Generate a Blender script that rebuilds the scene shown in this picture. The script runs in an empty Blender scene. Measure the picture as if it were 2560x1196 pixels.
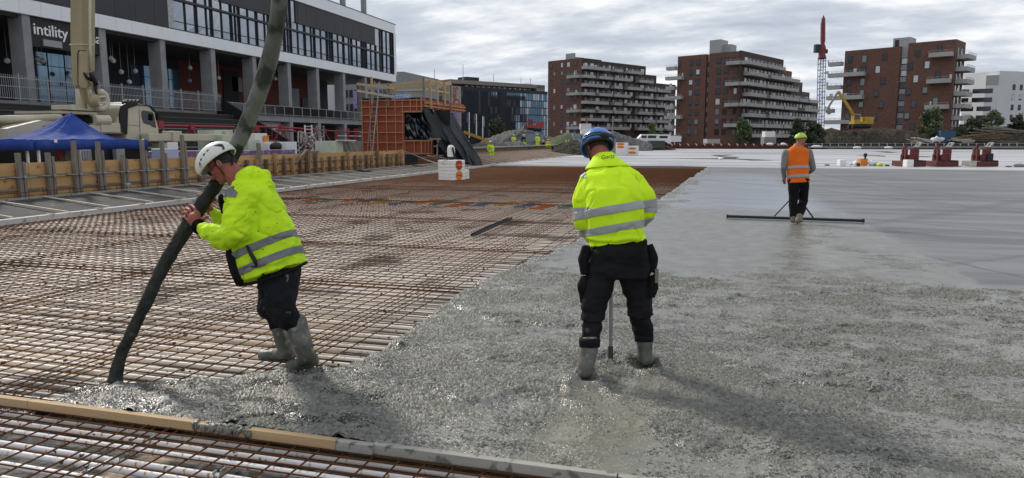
import bpy, bmesh, math, random
import numpy as np
from mathutils import Vector, Matrix
random.seed(7)
sc = bpy.context.scene
COL = sc.collection
R = math.radians
# ---------------------------------------------------------------- camera
F = 1750.0; TH = math.atan(248/F); YAW = math.atan(498/(F/math.cos(TH))); H = 1.68
cam = bpy.data.cameras.new('camera'); camo = bpy.data.objects.new('camera', cam); COL.objects.link(camo)
cam.sensor_width = 36; cam.lens = 36*F/2560; cam.clip_start = 0.05; cam.clip_end = 4000
camo.location = (0, 0, H); camo.rotation_euler = (math.pi/2-TH, 0, YAW)
sc.camera = camo
sc.render.resolution_x = 1024; sc.render.resolution_y = 478
# ---------------------------------------------------------------- world
SUN_EL = R(33); SUN_AZ_VEC = Vector((-0.82, 0.57, 0)).normalized()      # direction towards the sun (behind, to the left)
w = bpy.data.worlds.new("World"); sc.world = w; w.use_nodes = True
nt = w.node_tree; N = nt.nodes; L = nt.links; N.clear()
out = N.new('ShaderNodeOutputWorld'); sky = N.new('ShaderNodeTexSky'); sky.sky_type = 'NISHITA'
sky.sun_disc = False; sky.sun_elevation = SUN_EL; sky.sun_rotation = math.atan2(SUN_AZ_VEC.x, SUN_AZ_VEC.y)
bg = N.new('ShaderNodeBackground'); bg.inputs[1].default_value = 0.09; L.new(sky.outputs[0], bg.inputs[0])
tc = N.new('ShaderNodeTexCoord'); sx = N.new('ShaderNodeSeparateXYZ'); L.new(tc.outputs['Generated'], sx.inputs[0])
def wm(op, a, b=None, clamp=False):
    n = N.new('ShaderNodeMath'); n.operation = op; n.use_clamp = clamp
    for i, v in enumerate((a, b)):
        if v is None: continue
        if isinstance(v, (int, float)): n.inputs[i].default_value = v
        else: L.new(v, n.inputs[i])
    return n.outputs[0]
zz = wm('ADD', wm('MAXIMUM', sx.outputs[2], 0.0), 0.20)
cx = N.new('ShaderNodeCombineXYZ'); L.new(wm('DIVIDE', sx.outputs[0], zz), cx.inputs[0]); L.new(wm('DIVIDE', sx.outputs[1], zz), cx.inputs[1])
def wnoise(scale, detail, rough, off, sxy=(1, 1)):
    mp = N.new('ShaderNodeMapping'); L.new(cx.outputs[0], mp.inputs[0]); mp.inputs['Location'].default_value = off
    mp.inputs['Scale'].default_value = (sxy[0], sxy[1], 1); mp.inputs['Rotation'].default_value = (0, 0, YAW+0.35)
    t = N.new('ShaderNodeTexNoise'); t.inputs['Scale'].default_value = scale; t.inputs['Detail'].default_value = detail; t.inputs['Roughness'].default_value = rough
    L.new(mp.outputs[0], t.inputs['Vector']); return t.outputs[0]
n1 = wnoise(1.25, 6, .6, (3.1, 1.2, 0), (.7, 1.15)); n2 = wnoise(3.6, 5, .55, (7.3, 2.2, 1), (.7, 1.2))
nn = wm('ADD', wm('MULTIPLY', n1, .65), wm('MULTIPLY', n2, .35))
ramp = N.new('ShaderNodeValToRGB'); L.new(nn, ramp.inputs[0])
e = ramp.color_ramp.elements
e[0].position = .36; e[0].color = (.36, .41, .49, 1); e[1].position = .585; e[1].color = (.90, .91, .925, 1)
m_ = ramp.color_ramp.elements.new(.49); m_.color = (.56, .605, .68, 1)
bgc = N.new('ShaderNodeBackground'); L.new(ramp.outputs[0], bgc.inputs[0]); bgc.inputs[1].default_value = 1.0
mr = N.new('ShaderNodeMapRange'); mr.inputs[1].default_value = .36; mr.inputs[2].default_value = .46; L.new(nn, mr.inputs[0])
mr.inputs[3].default_value = .72; mr.inputs[4].default_value = 1.0
mx = N.new('ShaderNodeMixShader'); L.new(mr.outputs[0], mx.inputs[0]); L.new(bg.outputs[0], mx.inputs[1]); L.new(bgc.outputs[0], mx.inputs[2])
L.new(mx.outputs[0], out.inputs[0])
sun = bpy.data.lights.new('sun', 'SUN'); sun.energy = 2.6; sun.angle = R(7); sun.color = (1, .93, .82)
so = bpy.data.objects.new('sun', sun); COL.objects.link(so)
sv = Vector((SUN_AZ_VEC.x*math.cos(SUN_EL), SUN_AZ_VEC.y*math.cos(SUN_EL), math.sin(SUN_EL)))
so.rotation_euler = sv.to_track_quat('Z', 'Y').to_euler(); so.location = (0, 0, 60)
vs = sc.view_settings; vs.view_transform = 'Standard'; vs.look = 'None'; vs.exposure = 0.18; vs.gamma = 1; vs.use_curve_mapping = False
# ---------------------------------------------------------------- pixel of the photograph -> point of the place
FW = np.array([-math.sin(YAW)*math.cos(TH), math.cos(YAW)*math.cos(TH), -math.sin(TH)])
RT = np.array([math.cos(YAW), math.sin(YAW), 0.]); UP = np.cross(RT, FW); CP = np.array([0, 0, H])
def ray(x, y): return FW + RT*(x-1280)/F + UP*(598-y)/F
def G(x, y, z=0.): d = ray(x, y); return Vector(CP + d*((z-H)/d[2]))
def AX(x, y, X): d = ray(x, y); return Vector(CP + d*(X/d[0]))
def AY(x, y, Y): d = ray(x, y); return Vector(CP + d*(Y/d[1]))
def W(x, y, w): return Vector(CP + ray(x, y)*w)
def proj(p):
    d = np.array(p, float)-CP; w_ = d @ FW; return 1280+F*(d @ RT)/w_, 598-F*(d @ UP)/w_
# ---------------------------------------------------------------- materials
def mat(name, col, rough=.7, metal=0., col2=None, nscale=3., ncut=(.35, .65), bump=0., bscale=40., stretch=(1, 1, 1), spec=.5, bdist=.01, col3=None, s3=20., c3=(.6, .66), detail=5, coat=0):
    m = bpy.data.materials.new(name); m.use_nodes = True; t = m.node_tree; n = t.nodes; l = t.links
    b = n['Principled BSDF']; b.inputs['Roughness'].default_value = rough; b.inputs['Metallic'].default_value = metal
    b.inputs['Specular IOR Level'].default_value = spec; b.inputs['Coat Weight'].default_value = coat
    b.inputs['Base Color'].default_value = (*col, 1)
    tc = n.new('ShaderNodeTexCoord'); mp = n.new('ShaderNodeMapping'); mp.inputs['Scale'].default_value = stretch; l.new(tc.outputs['Object'], mp.inputs[0])
    src = None
    if col2:
        x = n.new('ShaderNodeTexNoise'); x.inputs['Scale'].default_value = nscale; x.inputs['Detail'].default_value = detail; l.new(mp.outputs[0], x.inputs['Vector'])
        r = n.new('ShaderNodeValToRGB'); l.new(x.outputs[0], r.inputs[0]); r.color_ramp.elements[0].position = ncut[0]; r.color_ramp.elements[1].position = ncut[1]
        r.color_ramp.elements[0].color = (*col, 1); r.color_ramp.elements[1].color = (*col2, 1); src = r.outputs[0]
        l.new(src, b.inputs['Base Color'])
    if col3:
        x = n.new('ShaderNodeTexNoise'); x.inputs['Scale'].default_value = s3; x.inputs['Detail'].default_value = 3; l.new(tc.outputs['Object'], x.inputs['Vector'])
        r = n.new('ShaderNodeMapRange'); r.inputs[1].default_value = c3[0]; r.inputs[2].default_value = c3[1]; l.new(x.outputs[0], r.inputs[0])
        q = n.new('ShaderNodeMix'); q.data_type = 'RGBA'; l.new(r.outputs[0], q.inputs[0])
        if src: l.new(src, q.inputs[6])
        else: q.inputs[6].default_value = (*col, 1)
        q.inputs[7].default_value = (*col3, 1); l.new(q.outputs[2], b.inputs['Base Color'])
    if bump:
        x = n.new('ShaderNodeTexNoise'); x.inputs['Scale'].default_value = bscale; x.inputs['Detail'].default_value = 4; l.new(mp.outputs[0], x.inputs['Vector'])
        u = n.new('ShaderNodeBump'); u.inputs['Strength'].default_value = bump; u.inputs['Distance'].default_value = bdist; l.new(x.outputs[0], u.inputs['Height']); l.new(u.outputs[0], b.inputs['Normal'])
    return m
M = {}
def D(k, *a, **kw): M[k] = mat(k, *a, **kw)
D('white_panel', (.80, .81, .84), .55, col2=(.84, .85, .87), nscale=.3, spec=.3)
D('dark_panel', (.028, .029, .032), .6, col2=(.038, .039, .042), nscale=.4)
D('glass', (.30, .33, .37), .05, .9); D('glass_blue', (.10, .16, .22), .06, .85)
D('glass_dark', (.008, .009, .011), .12, spec=.6); D('frame_dark', (.012, .014, .02), .5)
D('col_concrete', (.23, .235, .24), .85, col2=(.29, .295, .30), nscale=1.2, bump=.1, bscale=20)
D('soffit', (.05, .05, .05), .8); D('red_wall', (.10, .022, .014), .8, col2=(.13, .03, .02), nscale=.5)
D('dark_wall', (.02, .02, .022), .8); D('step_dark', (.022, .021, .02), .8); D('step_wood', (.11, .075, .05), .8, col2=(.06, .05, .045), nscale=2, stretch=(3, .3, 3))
D('galv', (.38, .39, .40), .45, .6, col2=(.28, .29, .30), nscale=4)
D('galv_far', (.30, .31, .32), .6); D('sign_white', (.85, .86, .87), .5); D('purple', (.17, .12, .32), .6, col2=(.35, .28, .5), nscale=1.5)
D('grey_bld', (.24, .24, .245), .8, col2=(.28, .28, .28), nscale=.2); D('warm_bld', (.22, .195, .17), .8, col2=(.25, .22, .19), nscale=.15)
D('stone_bld', (.34, .32, .29), .8, col2=(.38, .35, .32), nscale=.3); D('sign_red', (.35, .03, .035), .6); D('white_bld', (.62, .63, .64), .7, col2=(.56, .57, .58), nscale=.15)
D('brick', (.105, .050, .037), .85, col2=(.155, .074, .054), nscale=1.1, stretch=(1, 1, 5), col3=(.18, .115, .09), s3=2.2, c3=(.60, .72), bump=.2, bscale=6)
D('brick_shade', (.045, .030, .027), .85, col2=(.07, .042, .036), nscale=1.1, stretch=(1, 1, 5))  # darker copy of brick with the shade of the balcony sides in its colour
D('balcony', (.38, .375, .36), .7, col2=(.33, .325, .31), nscale=.5); D('curtain', (.50, .52, .54), .3, .3); D('win_glass', (.05, .055, .065), .06, .6)
D('win_green', (.12, .17, .16), .15, spec=1); D('grey_metal', (.33, .34, .35), .6); D('crane_blue', (.02, .05, .14), .6); D('crane_red', (.15, .02, .022), .6)
D('ply', (.46, .26, .10), .75, col2=(.58, .36, .155), nscale=1.2, stretch=(1, .35, 3), col3=(.16, .09, .045), s3=3.5, c3=(.60, .72), bump=.15, bscale=30)
D('ply2', (.36, .21, .09), .78, col2=(.50, .31, .14), nscale=1.6, stretch=(1, .35, 3), col3=(.12, .08, .045), s3=3, c3=(.56, .7), bump=.15, bscale=30)
D('grey_wood', (.17, .145, .12), .85, col2=(.25, .215, .18), nscale=6, stretch=(4, 4, .4), bump=.3, bscale=30)
D('brown_wood', (.13, .085, .05), .85, col2=(.21, .145, .09), nscale=5, stretch=(4, 4, .5), bump=.3, bscale=30)
D('fresh_wood', (.36, .235, .12), .75, col2=(.50, .345, .19), nscale=2.0, stretch=(.35, 6, 6), col3=(.25, .14, .07), s3=2.2, c3=(.66, .74), bump=.15, bscale=50)
D('cem_wood', (.27, .26, .235), .8, col2=(.36, .345, .31), nscale=3, stretch=(.5, 5, 5), col3=(.14, .13, .12), s3=14, c3=(.58, .66), bump=.3, bscale=60)
D('lath', (.55, .47, .37), .75, col2=(.44, .37, .29), nscale=4); D('pine_new', (.52, .38, .20), .75, col2=(.44, .31, .16), nscale=3)
D('kerb_wood', (.40, .385, .36), .8, col2=(.50, .48, .45), nscale=2.5, stretch=(4, .4, 4), col3=(.22, .2, .18), s3=5, c3=(.6, .7), bump=.2, bscale=40)
D('gutter', (.04, .041, .045), .85, spec=.15, col2=(.062, .064, .067), nscale=1.4, col3=(.16, .155, .15), s3=6, c3=(.62, .72))
D('gutter_rough', (.06, .06, .06), .85, spec=.2, col2=(.11, .105, .10), nscale=6, bump=.5, bscale=20)
D('rust', (.052, .022, .011), .9, spec=.12, col2=(.17, .065, .024), nscale=9, stretch=(1, 1, 1), bump=.4, bscale=90)
D('rust_far', (.12, .045, .018), .85, col2=(.17, .07, .028), nscale=4)
D('core_red', (.27, .055, .022), .75, col2=(.34, .075, .032), nscale=.8, col3=(.18, .04, .02), s3=2, c3=(.6, .7)); D('core_batten', (.44, .20, .10), .8, col2=(.52, .27, .14), nscale=2)
D('tarp', (.005, .007, .009), .6, col2=(.012, .016, .019), nscale=2, bump=.8, bscale=5, stretch=(1, 1, .25), bdist=.08, spec=.22)
D('tarp_clear', (.012, .02, .03), .15, col2=(.25, .30, .36), nscale=2.2, ncut=(.62, .72), bump=.7, bscale=4, bdist=.06, spec=1)
D('tent_blue', (.022, .050, .22), .8, spec=.12, col2=(.038, .080, .31), nscale=2, bump=.9, bscale=3.5, stretch=(1, 1, .4), bdist=.05)
D('boom', (.34, .275, .15), .5, col2=(.30, .24, .13), nscale=1.5, coat=.2); D('cream', (.52, .475, .36), .45, col2=(.46, .42, .31), nscale=1.3, coat=.2)
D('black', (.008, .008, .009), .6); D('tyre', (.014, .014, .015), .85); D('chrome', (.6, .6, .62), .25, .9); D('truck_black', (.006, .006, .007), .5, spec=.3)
D('red_steel', (.36, .025, .04), .6, col2=(.28, .02, .03), nscale=3); D('red_dark', (.075, .010, .010), .6, col2=(.115, .018, .016), nscale=3); D('white', (.75, .75, .74), .6)
D('styro', (.72, .72, .70), .75, col2=(.80, .80, .79), nscale=6, bump=.25, bscale=80, col3=(.45, .43, .38), s3=9, c3=(.68, .74)); D('orange_print', (.62, .17, .02), .7, col2=(.70, .24, .03), nscale=10)
D('red_print', (.35, .035, .02), .7); D('dirt', (.032, .028, .021), .95, spec=.1, col2=(.07, .060, .045), nscale=1.4, bump=.9, bscale=3, bdist=.3, col3=(.17, .16, .14), s3=5, c3=(.60, .68))
D('gravel', (.055, .056, .058), .9, col2=(.12, .12, .12), nscale=2.5, bump=1, bscale=4, bdist=.3, col3=(.25, .25, .25), s3=6, c3=(.62, .68))
D('grass', (.055, .075, .022), .95, col2=(.10, .105, .05), nscale=1.5, bump=.8, bscale=5, bdist=.2, col3=(.16, .14, .11), s3=3, c3=(.6, .7))
D('ground', (.075, .066, .056), .95, col2=(.12, .108, .092), nscale=.4, bump=.5, bscale=3, bdist=.1)
D('leaf', (.06, .095, .035), .7, col2=(.11, .15, .065), nscale=.8, spec=.3); D('leaf_pale', (.085, .115, .055), .7, col2=(.13, .16, .085), nscale=.8, spec=.3)
D('leaf_dark', (.028, .042, .018), .8, col2=(.045, .06, .03), nscale=.8); D('bark', (.05, .04, .03), .9)
D('exc_yellow', (.46, .30, .02), .5, col2=(.34, .22, .03), nscale=1); D('exc_red', (.32, .04, .03), .5)
D('blue_cont', (.03, .07, .14), .6); D('grey_cont', (.22, .27, .33), .6, col2=(.17, .21, .27), nscale=2); D('green_cont', (.03, .05, .03), .6)
D('barrier_red', (.07, .018, .014), .85, col2=(.13, .035, .022), nscale=2); D('kerb_conc', (.30, .285, .26), .85, col2=(.24, .23, .21), nscale=1.5)
D('skin', (.40, .17, .12), .55, col2=(.34, .13, .09), nscale=14, spec=.4); D('skin_red', (.33, .10, .075), .6, col2=(.27, .075, .055), nscale=12, spec=.35)
D('hair', (.02, .014, .01), .8); D('hivis', (.62, .93, .015), .75, col2=(.46, .72, .016), nscale=4, bump=.5, bscale=9, bdist=.03, col3=(.08, .09, .04), s3=27, c3=(.69, .715), spec=.25)
D('hivis_clean', (.68, .97, .016), .75, col2=(.55, .84, .015), nscale=3, bump=.4, bscale=7, bdist=.02, spec=.25)
D('orange_vis', (.78, .16, .015), .75, col2=(.68, .13, .015), nscale=4, bump=.4, bscale=9, bdist=.03, spec=.2)
D('reflect', (.36, .37, .38), .45, col2=(.30, .31, .32), nscale=5, spec=.4); D('reflect_dark', (.19, .195, .205), .5, col2=(.15, .155, .165), nscale=5, spec=.3)
D('trouser', (.006, .006, .007), .9, col2=(.010, .010, .011), nscale=4, bump=.5, bscale=12, bdist=.02, spec=.15)
D('trouser_mud', (.008, .009, .012), .85, col2=(.010, .011, .014), nscale=4, bump=.5, bscale=12, bdist=.02, col3=(.16, .165, .16), s3=7, c3=(.655, .69), spec=.2)
D('boot', (.055, .062, .045), .5, col2=(.15, .152, .130), nscale=9, col3=(.24, .24, .21), s3=16, c3=(.58, .66), bump=.3, bscale=25); D('boot_sole', (.025, .028, .026), .7, col2=(.06, .06, .055), nscale=10)
D('boot_tan', (.20, .17, .12), .75, col2=(.14, .12, .09), nscale=7)
D('helmet_white', (.72, .72, .66), .4, col2=(.66, .66, .60), nscale=5, col3=(.22, .21, .18), s3=38, c3=(.70, .73), coat=.2); D('helmet_blue', (.02, .10, .42), .35, col2=(.03, .16, .52), nscale=3, coat=.4, col3=(.45, .5, .5), s3=14, c3=(.7, .74))
D('helmet_lime', (.42, .66, .06), .45); D('strap', (.01, .01, .011), .7); D('vent', (.01, .014, .022), .6)
D('hose', (.010, .012, .009), .7, col2=(.026, .029, .024), nscale=9, stretch=(1, 1, .6), bump=1, bscale=26, bdist=.03, col3=(.06, .065, .055), s3=12, c3=(.60, .72), spec=.35)
D('hose_top', (.070, .076, .064), .62, col2=(.19, .195, .170), nscale=5, stretch=(1, 1, .35), bump=.4, bscale=14, bdist=.02, col3=(.030, .034, .028), s3=7, c3=(.50, .62), spec=.4)
D('alu', (.30, .30, .29), .5, .3, col2=(.22, .22, .2), nscale=8); D('alu_black', (.012, .018, .03), .4, .3); D('grey_sleeve', (.20, .21, .21), .8, col2=(.15, .155, .155), nscale=6)
D('blue_bag', (.16, .26, .55), .5, col2=(.5, .55, .65), nscale=6); D('pallet', (.30, .22, .13), .8); D('purple_tarp', (.12, .07, .17), .5, col2=(.30, .24, .38), nscale=3, ncut=(.5, .7)); D('pale_blue', (.35, .42, .58), .5)
D('stone_grey', (.28, .275, .26), .85, col2=(.20, .20, .19), nscale=5); D('wood_pale', (.42, .39, .34), .8); D('mint', (.52, .58, .46), .7, col2=(.44, .5, .4), nscale=3); D('greyply', (.17, .17, .14), .8, col2=(.11, .12, .10), nscale=2.5)
# ---------------------------------------------------------------- mesh building
V3 = Vector
class MB:
    def __init__(s): s.v = []; s.f = []; s.m = []; s.cm = 0
    def add(s, vs, fs):
        o = len(s.v); s.v += [tuple(p) for p in vs]; s.f += [tuple(i+o for i in f) for f in fs]; s.m += [s.cm]*len(fs); return s
    def box(s, x0, x1, y0, y1, z0, z1):
        return s.hexa([(x0, y0, z0), (x1, y0, z0), (x1, y1, z0), (x0, y1, z0), (x0, y0, z1), (x1, y0, z1), (x1, y1, z1), (x0, y1, z1)])
    def hexa(s, p): return s.add(p, [(0, 3, 2, 1), (4, 5, 6, 7), (0, 1, 5, 4), (1, 2, 6, 5), (2, 3, 7, 6), (3, 0, 4, 7)])
    def ob(s, c, a, b, d):   # centre + three half axes
        c = V3(c); a = V3(a); b = V3(b); d = V3(d)
        return s.hexa([c-a-b-d, c+a-b-d, c+a+b-d, c-a+b-d, c-a-b+d, c+a-b+d, c+a+b+d, c-a+b+d])
    def bar(s, p0, p1, wx, wy, up=(0, 0, 1)):   # rectangular bar between two points
        p0 = V3(p0); p1 = V3(p1); t = (p1-p0); l = t.length; t.normalize(); u = V3(up)
        if abs(t.dot(u)) > .98: u = V3((1, 0, 0))
        a = t.cross(u).normalized(); b = a.cross(t)
        return s.ob((p0+p1)/2, a*wx/2, b*wy/2, t*l/2)
    def path(s, pts, rad, n=8, cap=True, flat=None):
        pts = [V3(p) for p in pts]; k = len(pts)
        if isinstance(rad, (int, float)): rad = [rad]*k
        u = None; vs = []
        for i, p in enumerate(pts):
            t = (pts[min(i+1, k-1)]-pts[max(i-1, 0)]).normalized()
            if u is None: u = t.orthogonal().normalized()
            u = (u - t*u.dot(t)).normalized(); b = t.cross(u)
            for j in range(n):
                a = 2*math.pi*j/n; vs.append(p + (u*math.cos(a)+b*math.sin(a))*rad[i])
        fs = []
        for i in range(k-1):
            for j in range(n): fs.append((i*n+j, i*n+(j+1) % n, (i+1)*n+(j+1) % n, (i+1)*n+j))
        if cap: fs.append(tuple(range(n-1, -1, -1))); fs.append(tuple((k-1)*n+j for j in range(n)))
        return s.add(vs, fs)
    def tube(s, p0, p1, r, n=8): return s.path([p0, p1], r, n)
    def rings(s, rings):   # list of closed rings with equal count, capped by fans
        n = len(rings[0]); vs = [V3(p) for r in rings for p in r]; fs = []
        for i in range(len(rings)-1):
            for j in range(n): fs.append((i*n+j, i*n+(j+1) % n, (i+1)*n+(j+1) % n, (i+1)*n+j))
        c0 = sum((V3(p) for p in rings[0]), V3())/n; c1 = sum((V3(p) for p in rings[-1]), V3())/n
        a = len(vs); vs += [c0, c1]; k = (len(rings)-1)*n
        for j in range(n): fs.append((a, (j+1) % n, j)); fs.append((a+1, k+j, k+(j+1) % n))
        return s.add(vs, fs)
    def ell(s, c, ax, ay, az, n=16, m=10):
        c = V3(c); ax = V3(ax); ay = V3(ay); az = V3(az); R_ = []
        for i in range(1, m):
            t = math.pi*i/m
            R_.append([c - az*math.cos(t) + (ax*math.cos(2*math.pi*j/n)+ay*math.sin(2*math.pi*j/n))*math.sin(t) for j in range(n)])
        vs = [p for r in R_ for p in r]; fs = []
        for i in range(m-2):
            for j in range(n): fs.append((i*n+j, i*n+(j+1) % n, (i+1)*n+(j+1) % n, (i+1)*n+j))
        a = len(vs); vs += [c-az, c+az]; k = (m-2)*n
        for j in range(n): fs.append((a, (j+1) % n, j)); fs.append((a+1, k+j, k+(j+1) % n))
        return s.add(vs, fs)
    def ball(s, c, r, n=12): return s.ell(c, (r, 0, 0), (0, r, 0), (0, 0, r), n, max(6, n//2+2))
    def cap(s, p0, p1, r0, r1, n=14):   # rounded tapered capsule
        p0 = V3(p0); p1 = V3(p1); t = (p1-p0).normalized(); pts = []; rad = []
        for a in (85, 60, 35, 12): pts.append(p0 - t*r0*math.sin(R(a))); rad.append(r0*math.cos(R(a)))
        for k in range(1, 4): pts.append(p0.lerp(p1, k/4)); rad.append(r0+(r1-r0)*k/4)
        for a in (12, 35, 60, 85): pts.append(p1 + t*r1*math.sin(R(a))); rad.append(r1*math.cos(R(a)))
        return s.path(pts, rad, n)
    def prism(s, poly, f0, f1):   # polygon list of (a,b), f0/f1 map (a,b)->3D for the two sides
        n = len(poly); vs = [f0(*p) for p in poly]+[f1(*p) for p in poly]
        return s.add(vs, [tuple(range(n-1, -1, -1)), tuple(range(n, 2*n))]+[(i, (i+1) % n, n+(i+1) % n, n+i) for i in range(n)])
    def cyl(s, c, axis, r, l, n=16):
        c = V3(c); a = V3(axis).normalized(); return s.path([c-a*l/2, c+a*l/2], r, n)
    def mesh(s, name, mats, off=(0, 0, 0), smooth=False):
        me = bpy.data.meshes.new(name)
        if any(off): s2 = [(p[0]-off[0], p[1]-off[1], p[2]-off[2]) for p in s.v]
        else: s2 = s.v
        me.from_pydata(s2, [], s.f)
        for m in (mats if isinstance(mats, (list, tuple)) else [mats]): me.materials.append(M[m])
        if any(s.m): me.polygons.foreach_set('material_index', s.m)
        if smooth: me.polygons.foreach_set('use_smooth', [True]*len(s.f))
        return me
    def build(s, name, mats, parent=None, loc=None, smooth=False, bevel=0):
        off = world_loc(parent) if parent else (V3(loc) if loc is not None else V3((0, 0, 0)))
        me = s.mesh(name, mats, off, smooth); o = link(name, me, parent)
        if not parent: o.location = off
        if bevel: b = o.modifiers.new('bevel', 'BEVEL'); b.width = bevel; b.segments = 2; b.limit_method = 'ANGLE'
        return o
def world_loc(o):
    p = V3((0, 0, 0))
    while o: p = p + o.location; o = o.parent
    return p
def link(name, me, parent=None, loc=None, rot=None, scale=None):
    o = bpy.data.objects.new(name, me); COL.objects.link(o)
    if parent: o.parent = parent
    if loc is not None: o.location = loc
    if rot is not None: o.rotation_euler = rot
    if scale is not None: o.scale = scale
    return o
def tag(o, label, cat, group=None):
    o['label'] = label; o['category'] = cat
    if group: o['group'] = group
    return o
def thing(name, loc, label, cat, group=None):
    o = bpy.data.objects.new(name, None); COL.objects.link(o); o.location = loc; o.empty_display_size = .2
    return tag(o, label, cat, group)
def kids(o, tab): return tab.get(o, [])
def copy_thing(root, loc, rotz, label, tab):
    def cp(o, par):
        c = o.copy(); COL.objects.link(c)
        if par: c.parent = par
        for ch in tab.get(o.name, []): cp(ch, c)
        return c
    r = cp(root, None); r.location = loc; r.rotation_euler = (0, 0, rotz); r['label'] = label
    return r
def child_table():
    t = {}
    for o in COL.objects:
        if o.parent: t.setdefault(o.parent.name, []).append(o)
    return t
def struct(o): o['kind'] = 'structure'; return o
def stuff(o): o['kind'] = 'stuff'; return o
# ---------------------------------------------------------------- noise
def hsh(ix, iy, iz, seed):
    h = (ix*374761393 + iy*668265263 + iz*2147483647 + seed*974711) & 0xffffffff
    h = ((h ^ (h >> 13))*1274126177) & 0xffffffff
    return ((h ^ (h >> 16)) & 0xffff)/65535.0
def vn(p, scale, seed=0):
    q = np.asarray(p, float)*scale
    i = np.floor(q).astype(np.int64); f = q-i; f = f*f*(3-2*f); r = 0
    for dx in (0, 1):
        for dy in (0, 1):
            for dz in (0, 1):
                wgt = (f[:, 0] if dx else 1-f[:, 0])*(f[:, 1] if dy else 1-f[:, 1])*(f[:, 2] if dz else 1-f[:, 2])
                r = r + wgt*hsh(i[:, 0]+dx, i[:, 1]+dy, i[:, 2]+dz, seed)
    return r*2-1
def fbm(p, scale, octv=4, seed=0, gain=.5):
    r = 0; a = 1; t = 0
    for k in range(octv): r = r + a*vn(p, scale*2**k, seed+k*17); t += a; a *= gain
    return r/t
def grid_mesh(name, X, Y, Z, mats, keep=None, midx=None, smooth=True):
    nx, ny = X.shape; v = np.stack([X, Y, Z], -1).reshape(-1, 3)
    idx = np.arange(nx*ny).reshape(nx, ny)
    q = np.stack([idx[:-1, :-1], idx[1:, :-1], idx[1:, 1:], idx[:-1, 1:]], -1).reshape(-1, 4)
    if keep is not None:
        kq = keep.reshape(-1)[q].any(1); q = q[kq]
        if midx is not None: midx = midx.reshape(-1)[kq]
    used = np.unique(q); rem = -np.ones(nx*ny, int); rem[used] = np.arange(len(used)); q = rem[q]; v = v[used]
    me = bpy.data.meshes.new(name); me.vertices.add(len(v)); me.vertices.foreach_set('co', v.astype(np.float32).ravel())
    me.loops.add(q.size); me.loops.foreach_set('vertex_index', q.ravel().astype(np.int32))
    me.polygons.add(len(q)); me.polygons.foreach_set('loop_start', np.arange(0, q.size, 4, dtype=np.int32)); me.polygons.foreach_set('loop_total', np.full(len(q), 4, np.int32))
    for m in (mats if isinstance(mats, (list, tuple)) else [mats]): me.materials.append(M[m] if isinstance(m, str) else m)
    if smooth: me.polygons.foreach_set('use_smooth', np.ones(len(q), bool))
    me.update(calc_edges=True); return me
# ================================================================ GROUND
def noise_grid(x0, x1, y0, y1, n, fn, name, mt):
    xs = np.linspace(x0, x1, n); ys = np.linspace(y0, y1, n); X, Y = np.meshgrid(xs, ys, indexing='ij'); return grid_mesh(name, X, Y, fn(X, Y), mt)
mb = MB(); mb.add([(-1500, -300, -.45), (1500, -300, -.45), (1500, 3000, -.45), (-1500, 3000, -.45)], [(0, 1, 2, 3)])
struct(mb.build('ground', 'ground'))
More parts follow.
